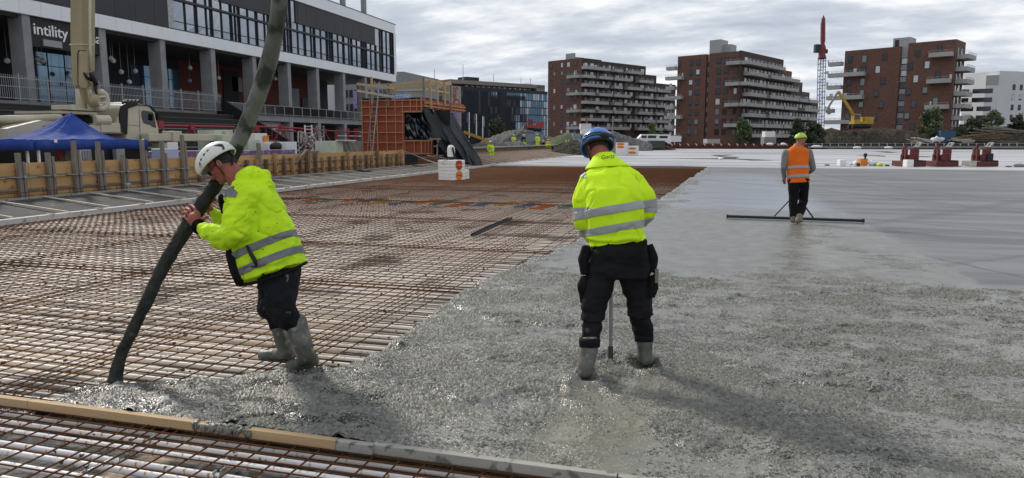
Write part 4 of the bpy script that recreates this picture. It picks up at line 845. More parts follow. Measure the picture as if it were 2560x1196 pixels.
# concrete upstand, props and platform right of the box
t = thing('timber_trestle', tuple(A_(1095, 400, YC-1)), 'grey timber trestle with cross boards under the hanging tarpaulin', 'trestle')
for a, b_, w_, h_ in (((1095, 347, YC-1.5), (1093, 405, YC-1.5), .14, .1), ((1075, 348, YC-1.5), (1100, 348, YC-1.5), .25, .1), ((1085, 366, YC-1.4), (1112, 366, YC-1.4), .12, .08), ((1085, 389, YC-1.4), (1115, 389, YC-1.4), .1, .08)):
    mb = MB(); mb.bar(A_(*a), A_(*b_), w_, h_); mb.build('timber', 'stone_grey', t)
mb = MB(); a = A_(1010, 386, YC-.1); b_ = A_(1100, 412, YC-.1); mb.box(a.x, b_.x, YC-.25, YC+4, -.3, a.z); tag(mb.build('concrete_plinth', 'dark_wall', None, (a.x, YC, -.3)), 'dark concrete plinth below the orange formwork box', 'plinth')
mb = MB(); mb.path([A_(1000, 376, YC-2), A_(1030, 385, YC-3), A_(1070, 402, YC-6), A_(1096, 410, YC-8)], .035, 6); tag(mb.build('steel_tube', 'stone_grey', None, A_(1050, 400, YC-5)), 'pale scaffold tube lying slanted below the orange box', 'tube')
mb = MB(); a = A_(1003, 243, YC+.2); mb.ob(a, (.7, 0, .05), (0, .3, 0), (-.03, 0, .18)); mb.ob(a+V3((.35, 0, .32)), (.3, 0, -.03), (0, .25, 0), (0, 0, .14)); o = mb.build('plastic_bag', 'blue_bag', None, a); bv = o.modifiers.new('b', 'BEVEL'); bv.width = .1; bv.segments = 3; tag(o, 'blue and white plastic bag lying on top of the orange box', 'bag')
# ================================================================ FOAM BLOCKS with a jug on the mesh
FH_ = V3((FW[0], FW[1], 0)).normalized(); RH_ = V3((RT[0], RT[1], 0))
def rblock(pxc, w_, z0, z1, a, b_, ang, lb, logo=None, face=0):
    c = W(pxc, 440, w_); t = thing('foam_block', (c.x, c.y, z0), lb, 'foam block'); mb = MB(); n0 = 3
    mb.box(c.x-a/2, c.x+a/2, c.y-b_/2, c.y+b_/2, z0, z1); mb.build('block', 'styro', t, bevel=.025)
    for k in range(1, 3): zz = z0+(z1-z0)*k/3; mb = MB(); mb.box(c.x-a/2-.004, c.x+a/2+.004, c.y-b_/2-.004, c.y+b_/2+.004, zz-.005, zz+.005); mb.build('joint', 'stone_grey', t)
    if logo:
        cz, cr, m1 = logo; mb = MB(); poly = [(c.y+cr*math.cos(q*math.pi/12), max(z0+.01, min(z1-.01, cz+cr*math.sin(q*math.pi/12)))) for q in range(24)]
        mb.prism(poly, lambda p, q: (c.x+a/2+.006, p, q), lambda p, q: (c.x+a/2+.012, p, q)); mb.build('logo', m1, t)
        mb = MB(); mb.box(c.x+a/2+.013, c.x+a/2+.017, c.y-cr*.8, c.y+cr*.8, cz-cr*.15, cz+cr*.15); mb.build('logo_band', 'red_print' if m1 == 'orange_print' else 'orange_print', t)
    t.rotation_euler = (0, 0, YAW+ang); return t
zl = W(1128, 427, 30.5).z; zt_ = W(1128, 400.5, 30.5).z
rblock(1130, 30.6, -.05, zl-.006, .84, .84, R(-38), 'lower white foam block with a round orange logo under the jug', (-.05+(zl+.05)*.5, .21, 'orange_print'))
rblock(1129, 30.6, zl, zt_, .86, .82, R(-37), 'upper white foam block with a red and orange logo carrying the white jug', (zl+.25, .22, 'red_print'))
rblock(1153, 31.2, -.05, zl+.01, .45, .6, R(-38), 'white foam block standing just behind the lower logo block')
jc = W(1128, 400, 30.5); jz = zt_
jug = thing('jug', (jc.x, jc.y, jz), 'white plastic jug standing on the foam blocks with black straps', 'jug')
mb = MB(); R_ = []
for z, r in ((.14, .12), (.17, .165), (.38, .175), (.52, .165), (.62, .11), (.65, .05)): R_.append([(jc.x+r*math.cos(a*math.pi/8), jc.y+r*.8*math.sin(a*math.pi/8), jz+z) for a in range(16)])
mb.rings(R_); mb.build('body', 'white', jug, smooth=True)
mb = MB(); mb.cyl((jc.x-.02, jc.y, jz+.07), (0, 0, 1), .10, .14, 12); mb.build('stand', 'frame_dark', jug)
mb = MB(); q0 = jc-FH_*.18+RH_*.08; mb.path([V3((q0.x, q0.y, jz+.55)), V3((q0.x, q0.y, jz+.35))+RH_*.04, V3((q0.x, q0.y, jz+.02))+RH_*.12], .045, 8); mb.build('strap', 'black', jug)
mb = MB(); q0 = jc-FH_*.5-RH_*.1; mb.path([V3((q0.x, q0.y, jz+.02)), V3((q0.x, q0.y, jz-.02))-RH_*.2, V3((q0.x, q0.y, jz-.15))-RH_*.28, V3((q0.x, q0.y, jz-.17))-RH_*.12], .010, 6); mb.build('cord', 'black', jug)
# second group of foam boxes with orange prints, far behind the blue helmet
for px0, px1, pt, pb, Y, lb in ((1536, 1567, 357, 386, 76, 'tall white carton with orange print, left of the pair behind the blue helmet'), (1567.5, 1594, 365, 386, 76.4, 'lower white carton with two orange ovals, right of the pair behind the blue helmet')):
    a = AY(px0, pb, Y); b_ = AY(px1, pt, Y); t = thing('carton', (a.x, Y, 0), lb, 'carton'); mb = MB(); mb.box(a.x, b_.x, Y, Y+1.2, .01, b_.z); mb.build('box', 'white', t)
    for f in (.88, .66) if px0 == 1536 else (.72, .30):
        cz = b_.z*f if px0 == 1536 else b_.z*f; cxx = (a.x+b_.x)/2; mb = MB(); poly = [(cxx+.42*math.cos(k*math.pi/8), cz+.14*math.sin(k*math.pi/8)) for k in range(16)]
        mb.prism(poly, lambda x, z: (x, Y-.006, z), lambda x, z: (x, Y-.001, z)); mb.build('print', 'orange_print', t)
a = AY(1527, 400, 70); mb = MB(); mb.box(a.x-.3, a.x+.45, 70, 70.1, .0, 1.75); tag(mb.build('board', 'stone_grey', None, (a.x, 70, 0)), 'grey upright board standing behind the blue-helmeted worker', 'board')
# ================================================================ CONCRETE PUMP TRUCK (side plane X=-23, nose towards +Y)
XT = -23.0
def qt(px, py, X=XT): p = AX(px, py, X); return p.y, p.z
tr = thing('pump_truck', (-24.2, 25, -.4), 'cream concrete pump truck standing behind the blue tent with its boom raised', 'truck')
def tbox(name, m_, a, b_, x0=XT-2.5, x1=XT, bev=.03, par=None):
    y0, z0 = a; y1, z1 = b_; mb = MB(); mb.box(x0, x1, min(y0, y1), max(y0, y1), min(z0, z1), max(z0, z1)); return mb.build(name, m_, par or tr, bevel=bev)
# cab: profile extruded
prof = [(316, 333), (316, 271), (322, 262), (345, 259), (372, 264), (385, 282), (391, 300), (397, 322), (398, 352), (316, 352)]
P_ = [qt(*p) for p in prof]; mb = MB(); mb.prism(P_, lambda a, b_: (XT, a, b_), lambda a, b_: (XT-2.4, a, b_)); cab = mb.build('cab', 'cream', tr, bevel=.04)
def side_patch(name, m_, pts, par, x=XT, t=.02):
    mb = MB(); mb.prism([qt(*p, X=x) for p in pts], lambda a, b_: (x+t, a, b_), lambda a, b_: (x+.001, a, b_)); return mb.build(name, m_, par)
side_patch('window', 'glass_dark', [(353, 279), (358, 276), (383, 281), (387, 300), (390, 320), (381, 318), (375, 313), (359, 309), (354, 296)], cab, t=.012)
side_patch('trim', 'truck_black', [(300, 330), (296, 285), (301, 265), (312, 259), (342, 259), (344, 263), (318, 272), (316, 336)], tr, t=.05)
side_patch('trim', 'truck_black', [(344, 263), (372, 266), (384, 280), (391, 282), (378, 268), (372, 264), (345, 261)], tr, t=.06)
side_patch('door_seam', 'frame_dark', [(347, 273), (348, 273), (351, 352), (350, 352)], cab, t=.006); side_patch('door_seam', 'frame_dark', [(320, 312), (350, 315), (350, 316), (320, 313)], cab, t=.006)
side_patch('mirror', 'truck_black', [(389, 284), (396, 288), (395, 302), (389, 300)], tr, x=XT+.15, t=.12)
side_patch('pillar', 'cream', [(382, 281), (384, 280), (392, 318), (389, 318)], cab, t=.03)
for px in (339, 349, 358, 367): y_, z_ = qt(px, 257); mb = MB(); mb.ob((XT-.5, y_, z_), (.12, 0, 0), (0, .07, .05), (0, -.05, .10)); mb.build('roof_lamp', 'black', cab)
mb = MB(); y_, z_ = qt(358, 262); mb.ell((XT-1.2, y_, z_), (.9, 0, 0), (0, .5, 0), (0, 0, .12)); mb.build('roof_spoiler', 'white', cab, smooth=True)
tbox('chassis_box', 'cream', qt(186, 312), qt(315, 335)); tbox('locker', 'cream', qt(250, 307), qt(315, 333), x1=XT+.04)
tbox('turntable', 'cream', qt(165, 276), qt(255, 288), x1=XT-.2); tbox('turntable', 'boom', qt(163, 274), qt(270, 279), x1=XT-.1)
tbox('tank', 'cream', qt(252, 261), qt(300, 308), x1=XT-.6); 
for py in (266, 275, 284, 292): tbox('rib', 'boom', qt(256, py), qt(298, py+1.5), x1=XT-.55)
tbox('pump_housing', 'black', qt(232, 290), qt(276, 309), x1=XT-.1); 
y_, z_ = qt(256, 298); mb = MB(); mb.cyl((XT-.1, y_, z_-.05), (0, 1, 0), .22, .7, 14); mb.build('pump', 'cream', tr, smooth=False)
mb = MB(); mb.prism([qt(*p) for p in ((291, 308), (295, 296), (300, 295), (307, 308))], lambda a, b_: (XT, a, b_), lambda a, b_: (XT-.1, a, b_)); mb.build('lifting_lug', 'cream', tr)
# outrigger beams towards +Y and -Y
tbox('outrigger', 'cream', qt(372, 334, XT+.5), qt(585, 353, XT+.5), x0=XT+.1, x1=XT+.5); tbox('outrigger', 'cream', qt(428, 328, XT+.5), qt(452, 355, XT+.5), x0=XT+.0, x1=XT+.6)
tbox('outrigger', 'cream', qt(398, 357, XT+.4), qt(422, 372, XT+.4), x0=XT, x1=XT+.4); tbox('outrigger_head', 'cream', qt(565, 326, XT+.6), qt(584, 352, XT+.6), x0=XT, x1=XT+.6)
mb = MB(); a = AX(-60, 301, XT+.3); b_ = AX(150, 295, XT-.1); mb.tube(a, b_, .14, 12); mb.build('boom_pipe', 'cream', tr, smooth=True)
mb = MB(); mb.bar(AX(8, 336, XT+.8), AX(95, 314, XT+.3), .3, .36); mb.bar(AX(16, 324, XT+.3), AX(125, 302, XT-.1), .25, .2); mb.build('folded_arm', 'cream', tr)
mb = MB(); mb.bar(AX(-30, 310, XT-.4), AX(140, 306, XT-.6), .3, .5); mb.build('folded_arm', 'boom', tr)
tbox('frame', 'truck_black', qt(-60, 350), qt(372, 410), x0=XT-2.4, x1=XT-.35)
for px in (18, 62, 268, 345):
    y_, _ = qt(px, 395); wh = MB(); wh.cyl((XT-.2, y_, .12), (1, 0, 0), .52, .36, 28); o = wh.build('wheel', 'tyre', tr); mb = MB(); mb.cyl((XT-.0, y_, .12), (1, 0, 0), .30, .08, 20); mb.build('rim', 'galv' if px > 200 else 'black', o); mb = MB(); mb.cyl((XT+.06, y_, .12), (1, 0, 0), .12, .06, 12); mb.build('hub', 'chrome', o)
lk = tbox('tank', 'grey_metal', qt(188, 375), qt(236, 402), x1=XT-.1)
for k in range(7): y_, _ = qt(192+k*6.4, 380); tbox('rib', 'galv_far', (y_-.02, qt(190, 377)[1]), (y_+.02, qt(190, 400)[1]), x0=XT-.1, x1=XT-.07, par=tr, bev=0)
tbox('tank', 'galv_far', qt(298, 372), qt(322, 402), x1=XT-.15)
# turret, boom and steel delivery line
bw0 = AX(187, 0, XT-.8); bw1 = AX(232, 0, XT-.8); yb0 = AX(188, 120, XT-.8).y; yb1 = AX(222, 120, XT-.8).y
def bq(px, py): return AX(px, py, XT-.8)
def boomseg(name, m_, pts, d, par): mb = MB(); mb.prism([(bq(*p).y, bq(*p).z) for p in pts], lambda a, b_: (XT-.8+d/2, a, b_), lambda a, b_: (XT-.8-d/2, a, b_)); return mb.build(name, m_, par, bevel=.03)
boomseg('boom_arm', 'boom', [(188, -160), (221, -160), (222, 112), (219, 215), (193, 215), (188, 112)], .5, tr)
boomseg('boom_arm', 'boom', [(223.5, -160), (231, -160), (229, 180), (223, 180)], .34, tr)
boomseg('boom_collar', 'cream', [(187, 110), (223, 112), (223, 116), (187, 114)], .56, tr)
def front(name, m_, pts, x, t=.05): mb = MB(); mb.prism([(AX(px, py, x).y, AX(px, py, x).z) for px, py in pts], lambda a, b_: (x+t, a, b_), lambda a, b_: (x, a, b_)); return mb.build(name, m_, tr)
front('recess', 'black', [(193, 133), (196, 126), (214, 126), (218, 134), (218, 217), (194, 217)], XT-.54, .01)
front('cylinder', 'boom', [(196, 134), (199, 128), (211, 128), (214, 136), (214, 215), (210, 220), (198, 220), (196, 214)], XT-.52, .10)
front('turret_plate', 'cream', [(187, 222), (191, 224), (203, 268), (212, 274), (212, 280), (178, 278), (180, 262), (190, 262)], XT-.5, .12); front('turret_plate', 'cream', [(218, 224), (223, 226), (229, 262), (237, 272), (237, 281), (210, 280), (222, 270), (221, 250)], XT-.45, .12)
front('turret_core', 'boom', [(195, 215), (219, 215), (222, 268), (212, 276), (203, 270)], XT-.9, .2)
mb = MB(); c_ = [AX(px, py, XT-.3) for px, py in ((228, 181), (230, 190), (236, 200), (240, 214))]; mb.path(c_, .09, 8); mb.build('hose', 'black', tr, smooth=True)
mb = MB(); mb.path([AX(px, py, XT-.3) for px, py in ((246, 232), (254, 232), (261, 238), (264, 250), (265, 262), (260, 270), (250, 272), (238, 270))], .15, 12); mb.build('delivery_pipe', 'cream', tr, smooth=True)
mb = MB(); mb.path([AX(px, py, XT-.1) for px, py in ((236, 238), (233, 252), (234, 268))], .16, 12); mb.build('delivery_pipe', 'boom', tr, smooth=True)
mb = MB()
for a, b_ in (((243, 238), (250, 275)), ((228, 243), (262, 242)), ((228, 258), (262, 258))): mb.tube(AX(*a, XT-.15), AX(*b_, XT-.15), .05, 6)
mb.build('ladder_frame', 'cream', tr)
mb = MB(); 
for k in range(3): mb.path([AX(px+k*2, py+k*3, XT-.4) for px, py in ((210, 182), (214, 192), (226, 197), (236, 204), (238, 225), (242, 240))], .035, 6)
mb.build('hydraulic_hose', 'black', tr)
mb = MB(); mb.path([AX(px, py, XT-.4) for px, py in ((224.5, -100), (224.5, 60), (225.5, 120), (227, 178))], .05, 8); mb.build('line', 'cream', tr, smooth=True)
# ================================================================ BLUE TENTS
def tent(pk, cor, hv, lb, legs, name='gazebo_tent'):
    t = thing(name, (pk.x, pk.y, -.4), lb, 'tent'); n_ = 14; V = []; Fq = []
    # canopy with sagging edges between raised corners and hipped folds
    per = []
    for i in range(4):
        a, b_ = cor[i], cor[(i+1) % 4]
        for k in range(n_):
            f = k/n_; p = V3(a).lerp(V3(b_), f); s_ = math.sin(math.pi*f); p.z += -.10*s_+.12*abs(math.sin(math.pi*2*f))*s_+.10*math.exp(-((f-.5)/.10)**2); per.append(p)
    m_ = 10; vs = []
    for j in range(m_+1):
        f = j/m_
        for i, p in enumerate(per):
            q = V3(pk).lerp(p, f); q.z -= .55*math.sin(math.pi*f)*(.6)*( .8+.2*math.cos(i*2*math.pi/n_)) + .02*math.sin(i*1.9+f*3); vs.append(q)
    N_ = len(per); fs = []
    for j in range(m_):
        for i in range(N_): fs.append((j*N_+i, j*N_+(i+1) % N_, (j+1)*N_+(i+1) % N_, (j+1)*N_+i))
    mb = MB(); mb.add(vs, fs); o = mb.build('canopy', 'tent_blue', t, smooth=True); s_ = o.modifiers.new('s', 'SOLIDIFY'); s_.thickness = .008
    vs = [p+V3((0, 0, .01)) for p in per]+[V3((p.x, p.y, p.z*.0+pz-hv+.015*math.sin(i*1.3))) for i, (p, pz) in enumerate((p, cor[0].z) for p in per)]
    fs = [(i, (i+1) % N_, N_+(i+1) % N_, N_+i) for i in range(N_)]; mb = MB(); mb.add(vs, fs); o = mb.build('valance', 'tent_blue', t, smooth=True); s_ = o.modifiers.new('s', 'SOLIDIFY'); s_.thickness = .008
    for c in legs: mb = MB(); mb.box(c.x-.03, c.x+.03, c.y-.03, c.y+.03, -.4, c.z-.02); mb.build('leg', 'white', t)
    return t
c0 = AX(92, 352, -18.9); c1 = AX(368, 349, -18.9); zc = (c0.z+c1.z)/2; c0.z = c1.z = zc
c2 = V3((-21.9, c1.y, zc)); c3 = V3((-21.9, c0.y, zc)); pk = AX(178, 283, -20.3); pk.y = pk.y
t = tent(pk, [c0, c1, c2, c3], .30, 'blue pop-up tent with a pointed peak behind the formwork wall', [c0+V3((-.1, .1, 0)), c1+V3((-.1, -.1, 0)), c2, c3, V3((-18.95, (c0.y+c1.y)/2, zc))])
for px, py in ((139, 353), (357, 351)): a = AX(px, py, -18.84); mb = MB(); mb.ob(a, (.012, 0, 0), (0, .045, 0), (0, 0, .05)); mb.build('tag', 'white', t)
d0 = c0+V3((0, -.12, 0)); e0 = c0+V3((0, -3.1, 0)); tent(V3((-20.3, c0.y-1.9, pk.z-.15)), [e0, d0, d0+V3((-3, 0, 0)), e0+V3((-3, 0, 0))], .30, 'second blue tent, cut off by the left edge of the photo', [d0+V3((-.2, -.05, 0))])
mb = MB(); a = AX(138, 378, -20.5); mb.box(-20.5, -20.1, a.y, AX(152, 378, -20.5).y, -.4, a.z+.15); o = mb.build('sack_stand', 'stone_grey', None, (-20.3, a.y, -.4)); tag(o, 'pale post with a red and white cloth under the blue tent', 'post')
mb = MB(); q = AX(145, 390, -20.05); mb.prism([(q.y-.12, q.z+.25), (q.y+.14, q.z+.2), (q.y+.14, q.z-.15), (q.y+.02, q.z-.12)], lambda a, b_: (-20.02, a, b_), lambda a, b_: (-20.06, a, b_)); tag(mb.build('cloth', 'sign_red', None, q), 'red and white cloth hanging on the post under the blue tent', 'cloth')
# ================================================================ RED STEEL TRUSSES, TRESTLES, ETC. behind the wall
def redbeam(name, pts, lb, r=.055, legs=(), m_='red_steel', X=-26.0, foot=385, drop=()):
    t = thing(name, tuple(AX(pts[0][0], foot, X)), lb, 'red steel frame'); P2 = [AX(x, y, X) for x, y in pts]
    for a, b_ in zip(P2[:-1], P2[1:]): mb = MB(); mb.tube(a, b_, r, 8); mb.build('beam', m_, t)
    for (x, y, sx) in legs:
        a = AX(x, y, X); 
        for s_, dx in ((-1, .0), (1, .9)): b_ = AX(x+sx*s_, foot-12, X); mb = MB(); mb.tube(a, (a.x+dx-.45, b_.y, b_.z), r*.7, 6); mb.build('leg', m_, t)
        mb = MB(); mb.ob(a, (.1, 0, 0), (0, .16, 0), (0, 0, .14)); mb.build('bracket', m_, t)
    for x, y0, y1 in drop: mb = MB(); mb.tube(AX(x, y0, X), AX(x, y1, X), .025, 5); mb.build('hanger', m_, t)
    return t
redbeam('red_gantry', [(398, 314), (585, 318)], 'long red steel beam on trestle legs right of the pump truck cab', legs=((400, 310, 6), (478, 318, 7)), X=-25.5, foot=370, drop=((513, 318, 334),))
redbeam('red_gantry', [(638, 317), (703, 319), (812, 326)], 'red steel beam on splayed trestle legs just right of the hose', legs=((640, 319, 10), (703, 318, 14)), r=.06, X=-27, drop=((649, 320, 350), (665, 320, 372), (680, 320, 352), (693, 320, 350)))
redbeam('red_gantry', [(690, 325), (740, 329)], 'short second red beam clamped below the long one', r=.06, X=-26.6, legs=())
redbeam('red_gantry', [(760, 322), (842, 329), (905, 331)], 'red steel beam ending at the orange box', legs=((811, 328, 12),), r=.055, X=-28)
t = redbeam('red_gantry', [(840, 326), (840, 352)], 'red steel posts with cross rails left of the orange box', r=.11, X=-29)
for px in (870, 887, 893): mb = MB(); mb.tube(AX(px, 322, -29), AX(px, 355, -29), .12 if px < 880 else .07, 8); mb.build('post', 'red_steel', t)
for py in (329, 340): mb = MB(); mb.tube(AX(840, py, -29), AX(903, py+1, -29), .035, 6); mb.build('rail', 'white', t)
for i, (px, lb) in enumerate(((762, 'left of two pale ladder frames among the red steel'), (792, 'right of two pale ladder frames among the red steel'))):
    t = thing('climbing_frame', tuple(AX(px+8, 380, -25)), lb, 'ladder frame'); ladder(AX(px+2, 380, -25), AX(px, 313+i, -25), AX(px+20, 380, -25), AX(px+17, 313+i, -25), 8, 'galv' if i else 'white', t)
t = thing('steel_trestles', tuple(AX(752, 385, -24.5)), 'tangle of pale and red steel trestles stacked beside the ladder frames', 'trestles'); rt = random.Random(12)
for k in range(26):
    a = AX(rt.uniform(742, 812), rt.uniform(326, 345), -24.5-rt.random()); b_ = AX(rt.uniform(742, 812), rt.uniform(360, 384), -24.5-rt.random()); mb = MB(); mb.tube(a, b_, .028, 5); mb.build('tube', ('red_steel', 'white', 'galv')[k % 3], t)
for px, py in ((745, 329), (752, 331)): mb = MB(); mb.path([AX(px, py+28, -24.6), AX(px+1, py, -24.6), AX(px+9, py, -24.6), AX(px+14, py+26, -24.6)], .04, 6); mb.build('hoop', 'wood_pale', t)
def simple_box(name, m_, px0, px1, pt, pb, X, d, lb, cat, group=None, bev=.02):
    a = AX(px0, pb, X); b_ = AX(px1, pt, X); mb = MB(); mb.box(X-d, X, a.y, b_.y, a.z-.25, b_.z); o = mb.build(name, m_, None, (X, a.y, a.z), bevel=bev); return tag(o, lb, cat, group)
simple_box('foam_board_stack', 'mint', 540, 582, 327, 382, -22.6, 1.0, 'stack of pale boards at the end of the truck outrigger', 'boards')
simple_box('insulation_block', 'mint', 558, 582, 338, 384, -22.2, .8, 'pale insulation block right of the outrigger stack', 'insulation')
simple_box('insulation_pack', 'white', 640, 668, 334, 380, -23.0, .8, 'tall white insulation pack with an orange mark right of the hose', 'insulation pack')
simple_box('insulation_pack', 'mint', 622, 650, 350, 382, -22.4, .8, 'pale green insulation pack right of the hose, in front of the tall white one', 'insulation pack')
simple_box('insulation_pack', 'white', 718, 742, 355, 385, -22.5, .8, 'white insulation pack between the black bag and the ladder frames', 'insulation pack')
simple_box('insulation_pack', 'styro', 668, 704, 355, 384, -22.7, .8, 'white wrapped pack half behind the black bag', 'insulation pack')
simple_box('foam_print', 'orange_print', 660, 672, 339, 345, -22.9, .02, 'orange oval mark on the tall white insulation pack', 'print')
mb = MB(); q = AX(689, 368, -22.0); mb.ell(q, (.3, 0, 0), (0, .33, 0), (0, 0, .27), 12, 8); mb.ell(q+V3((0, .2, .05)), (.2, 0, 0), (0, .25, .0), (0, 0, .2), 10, 8); tag(mb.build('black_bag', 'black', None, q, smooth=True), 'black rubbish bag between the white insulation packs', 'bag')
simple_box('table', 'purple_tarp', 420, 560, 376, 392, -19.6, .9, 'long low table covered with purple film, left part behind the white helmet', 'covered table')
simple_box('table', 'purple_tarp', 604, 738, 374, 390, -20.5, .9, 'long low table covered with purple film right of the hose', 'covered table')
simple_box('plastic_tub', 'pale_blue', 412, 446, 372, 392, -19.3, .6, 'pale blue translucent tub beside the tent', 'tub')
simple_box('white_sign', 'white', 420, 445, 356, 371, -21.3, .05, 'white printed board above the blue tub', 'sign board')
simple_box('box_stack', 'mint', 836, 858, 353, 385, -18.6, 1.1, 'pale green block at the left of the grey shuttering stack', 'block')
simple_box('shutter_stack', 'greyply', 858.5, 904, 354, 384, -18.6, 1.1, 'grey-green shuttering panels leaning in a stack left of the orange box', 'shuttering')
mb = MB(); mb.bar(AX(850, 351, -18.4), AX(880, 352, -18.4), .5, .05); tag(mb.build('plank', 'white_bld', None, AX(865, 352, -18.4)), 'pale plank lying on top of the shuttering stack', 'plank')
for i, px in enumerate((862, 873, 884)): mb = MB(); mb.bar(AX(px, 356, -18.45), AX(px+9, 384, -18.45), .04, .04); tag(mb.build('prop', 'galv_far', None, AX(px, 384, -18.45)), ('left', 'middle', 'right')[i]+'most slanted grey rod leaning on the shuttering stack', 'rod')
simple_box('timber_pile', 'grey_wood', 785, 838, 376, 386, -19.5, .8, 'low pile of grey timber below the red beam end', 'timber')
# ================================================================ THE PLACING HOSE
HP = [(287, 957, 4.93, .050), (291, 930, 4.95, .044), (304, 885, 4.98, .040), (337, 816, 5.02, .041), (373, 740, 5.06, .043), (411, 662, 5.10, .047), (461, 579, 5.17, .053), (507, 507, 5.24, .055), (556, 432, 5.34, .056), (604, 340, 5.34, .058), (635, 267, 5.28, .060), (663, 187, 5.2, .061), (683, 110, 5.1, .058), (694, 50, 5.0, .056), (699, 0, 4.95, .054), (703, -60, 4.9, .052), (700, -160, 4.9, .052), (680, -320, 5.0, .052), (640, -540, 5.3, .052)]
def spl(P, k):
    P = [np.array(p, float) for p in P]; out = []
    for i in range(len(P)-1):
        p0, p1, p2, p3 = P[max(i-1, 0)], P[i], P[i+1], P[min(i+2, len(P)-1)]
        for j in range(k):
            t = j/k; out.append(.5*((2*p1)+(-p0+p2)*t+(2*p0-5*p1+4*p2-p3)*t*t+(-p0+3*p1-3*p2+p3)*t**3))
    out.append(P[-1]); return out
HW = [(*W(x, y, w_), r) for x, y, w_, r in HP]; HS = spl(HW, 14)
hz = thing('placing_hose', W(284, 957, 4.93), 'thick dirty concrete placing hose curving down from the top to the wet heap', 'hose')
def hose_part(i0, i1, name, m_, seed, amp):
    P = HS[i0:i1]; n_ = 40; vs = []; mb = MB(); mb.path([p[:3] for p in P], [p[3] for p in P], n_)
    v = np.array(mb.v); c = np.repeat(np.array([p[:3] for p in P]), n_, 0); d = v-c; l = np.linalg.norm(d, axis=1, keepdims=True)
    v = c+d*(1+(amp*fbm(v, 14, 4, seed)/l[:, 0])[:, None]); mb.v = [tuple(p) for p in v]; return mb.build(name, m_, hz, smooth=True)
hose_part(0, 124, 'rubber_end', 'hose', 3, .010); hose_part(122, len(HS), 'upper_hose', 'hose_top', 4, .005)
# ================================================================ FAR BUILDINGS
FH = V3((FW[0], FW[1], 0)).normalized(); RH = V3((RT[0], RT[1], 0))
class Face:
    """vertical face through a ground point P running along direction d; pixel -> (distance along, height)"""
    def __init__(s, P, rel): s.P = V3((P.x, P.y, 0)); s.d = (FH*1767+RH*rel).normalized(); s.n = V3((-s.d.y, s.d.x, 0)); s.out = s.n if s.n.dot(-FH) > 0 else -s.n
    def uv(s, px, py):
        r = V3(ray(px, py)); C = V3(CP); t = (s.P-C).dot(s.n)/r.dot(s.n); p = C+r*t; return (p-s.P).dot(s.d), p.z
    def pt(s, u, z, o=0.): q = s.P+s.d*u+s.out*o; return V3((q.x, q.y, z))
    def box(s, mb, u0, u1, z0, z1, o0, o1):
        return mb.hexa([s.pt(u0, z0, o0), s.pt(u1, z0, o0), s.pt(u1, z0, o1), s.pt(u0, z0, o1), s.pt(u0, z1, o0), s.pt(u1, z1, o0), s.pt(u1, z1, o1), s.pt(u0, z1, o1)])
rb = random.Random(21)
def fwin(t, f, u, wd, z, hh, lit=None):
    m_ = lit or rb.choice(('win_glass', 'win_glass', 'win_glass', 'curtain', 'win_green', 'win_glass', 'glass_dark'))
    mb = MB(); f.box(mb, u-wd/2, u+wd/2, z, z+hh, -.1, .035); w_ = mb.build('window', 'frame_dark', t)
    mb = MB(); zs = z+hh*(.22 if rb.random() < .5 else .06); f.box(mb, u-wd/2+.12, u+wd/2-.12, zs, z+hh-.12, .035, .05); mb.build('pane', m_, w_)
    return w_
def balcony(t, f, u0, u1, z, dep=1.7, hh=1.05):
    mb = MB(); f.box(mb, u0, u1, z, z+hh, .05, dep); b_ = mb.build('balcony', 'balcony', t)
    mb = MB(); f.box(mb, u0+.03, u1-.03, z+hh+.42, z+hh+.48, dep-.1, dep-.04); n_ = max(2, int(abs(u1-u0)/1.1))
    for k in range(n_+1): uu = u0+.05+(u1-u0-.1)*k/n_; f.box(mb, uu-.03, uu+.03, z+hh, z+hh+.45, dep-.1, dep-.04)
    mb.build('railing', 'grey_metal', b_)
    if rb.random() < .75:   # things and curtains seen above the parapet
        for q in range(max(1, int(abs(u1-u0)/3.2))): 
            uu = u0+.6+(u1-u0-1.6)*rb.random(); mb = MB(); f.box(mb, uu, uu+rb.uniform(.35, .9), z+hh, z+hh+rb.uniform(.7, 1.1), .08, .12); mb.build('door_pane', 'curtain', b_)
    return b_
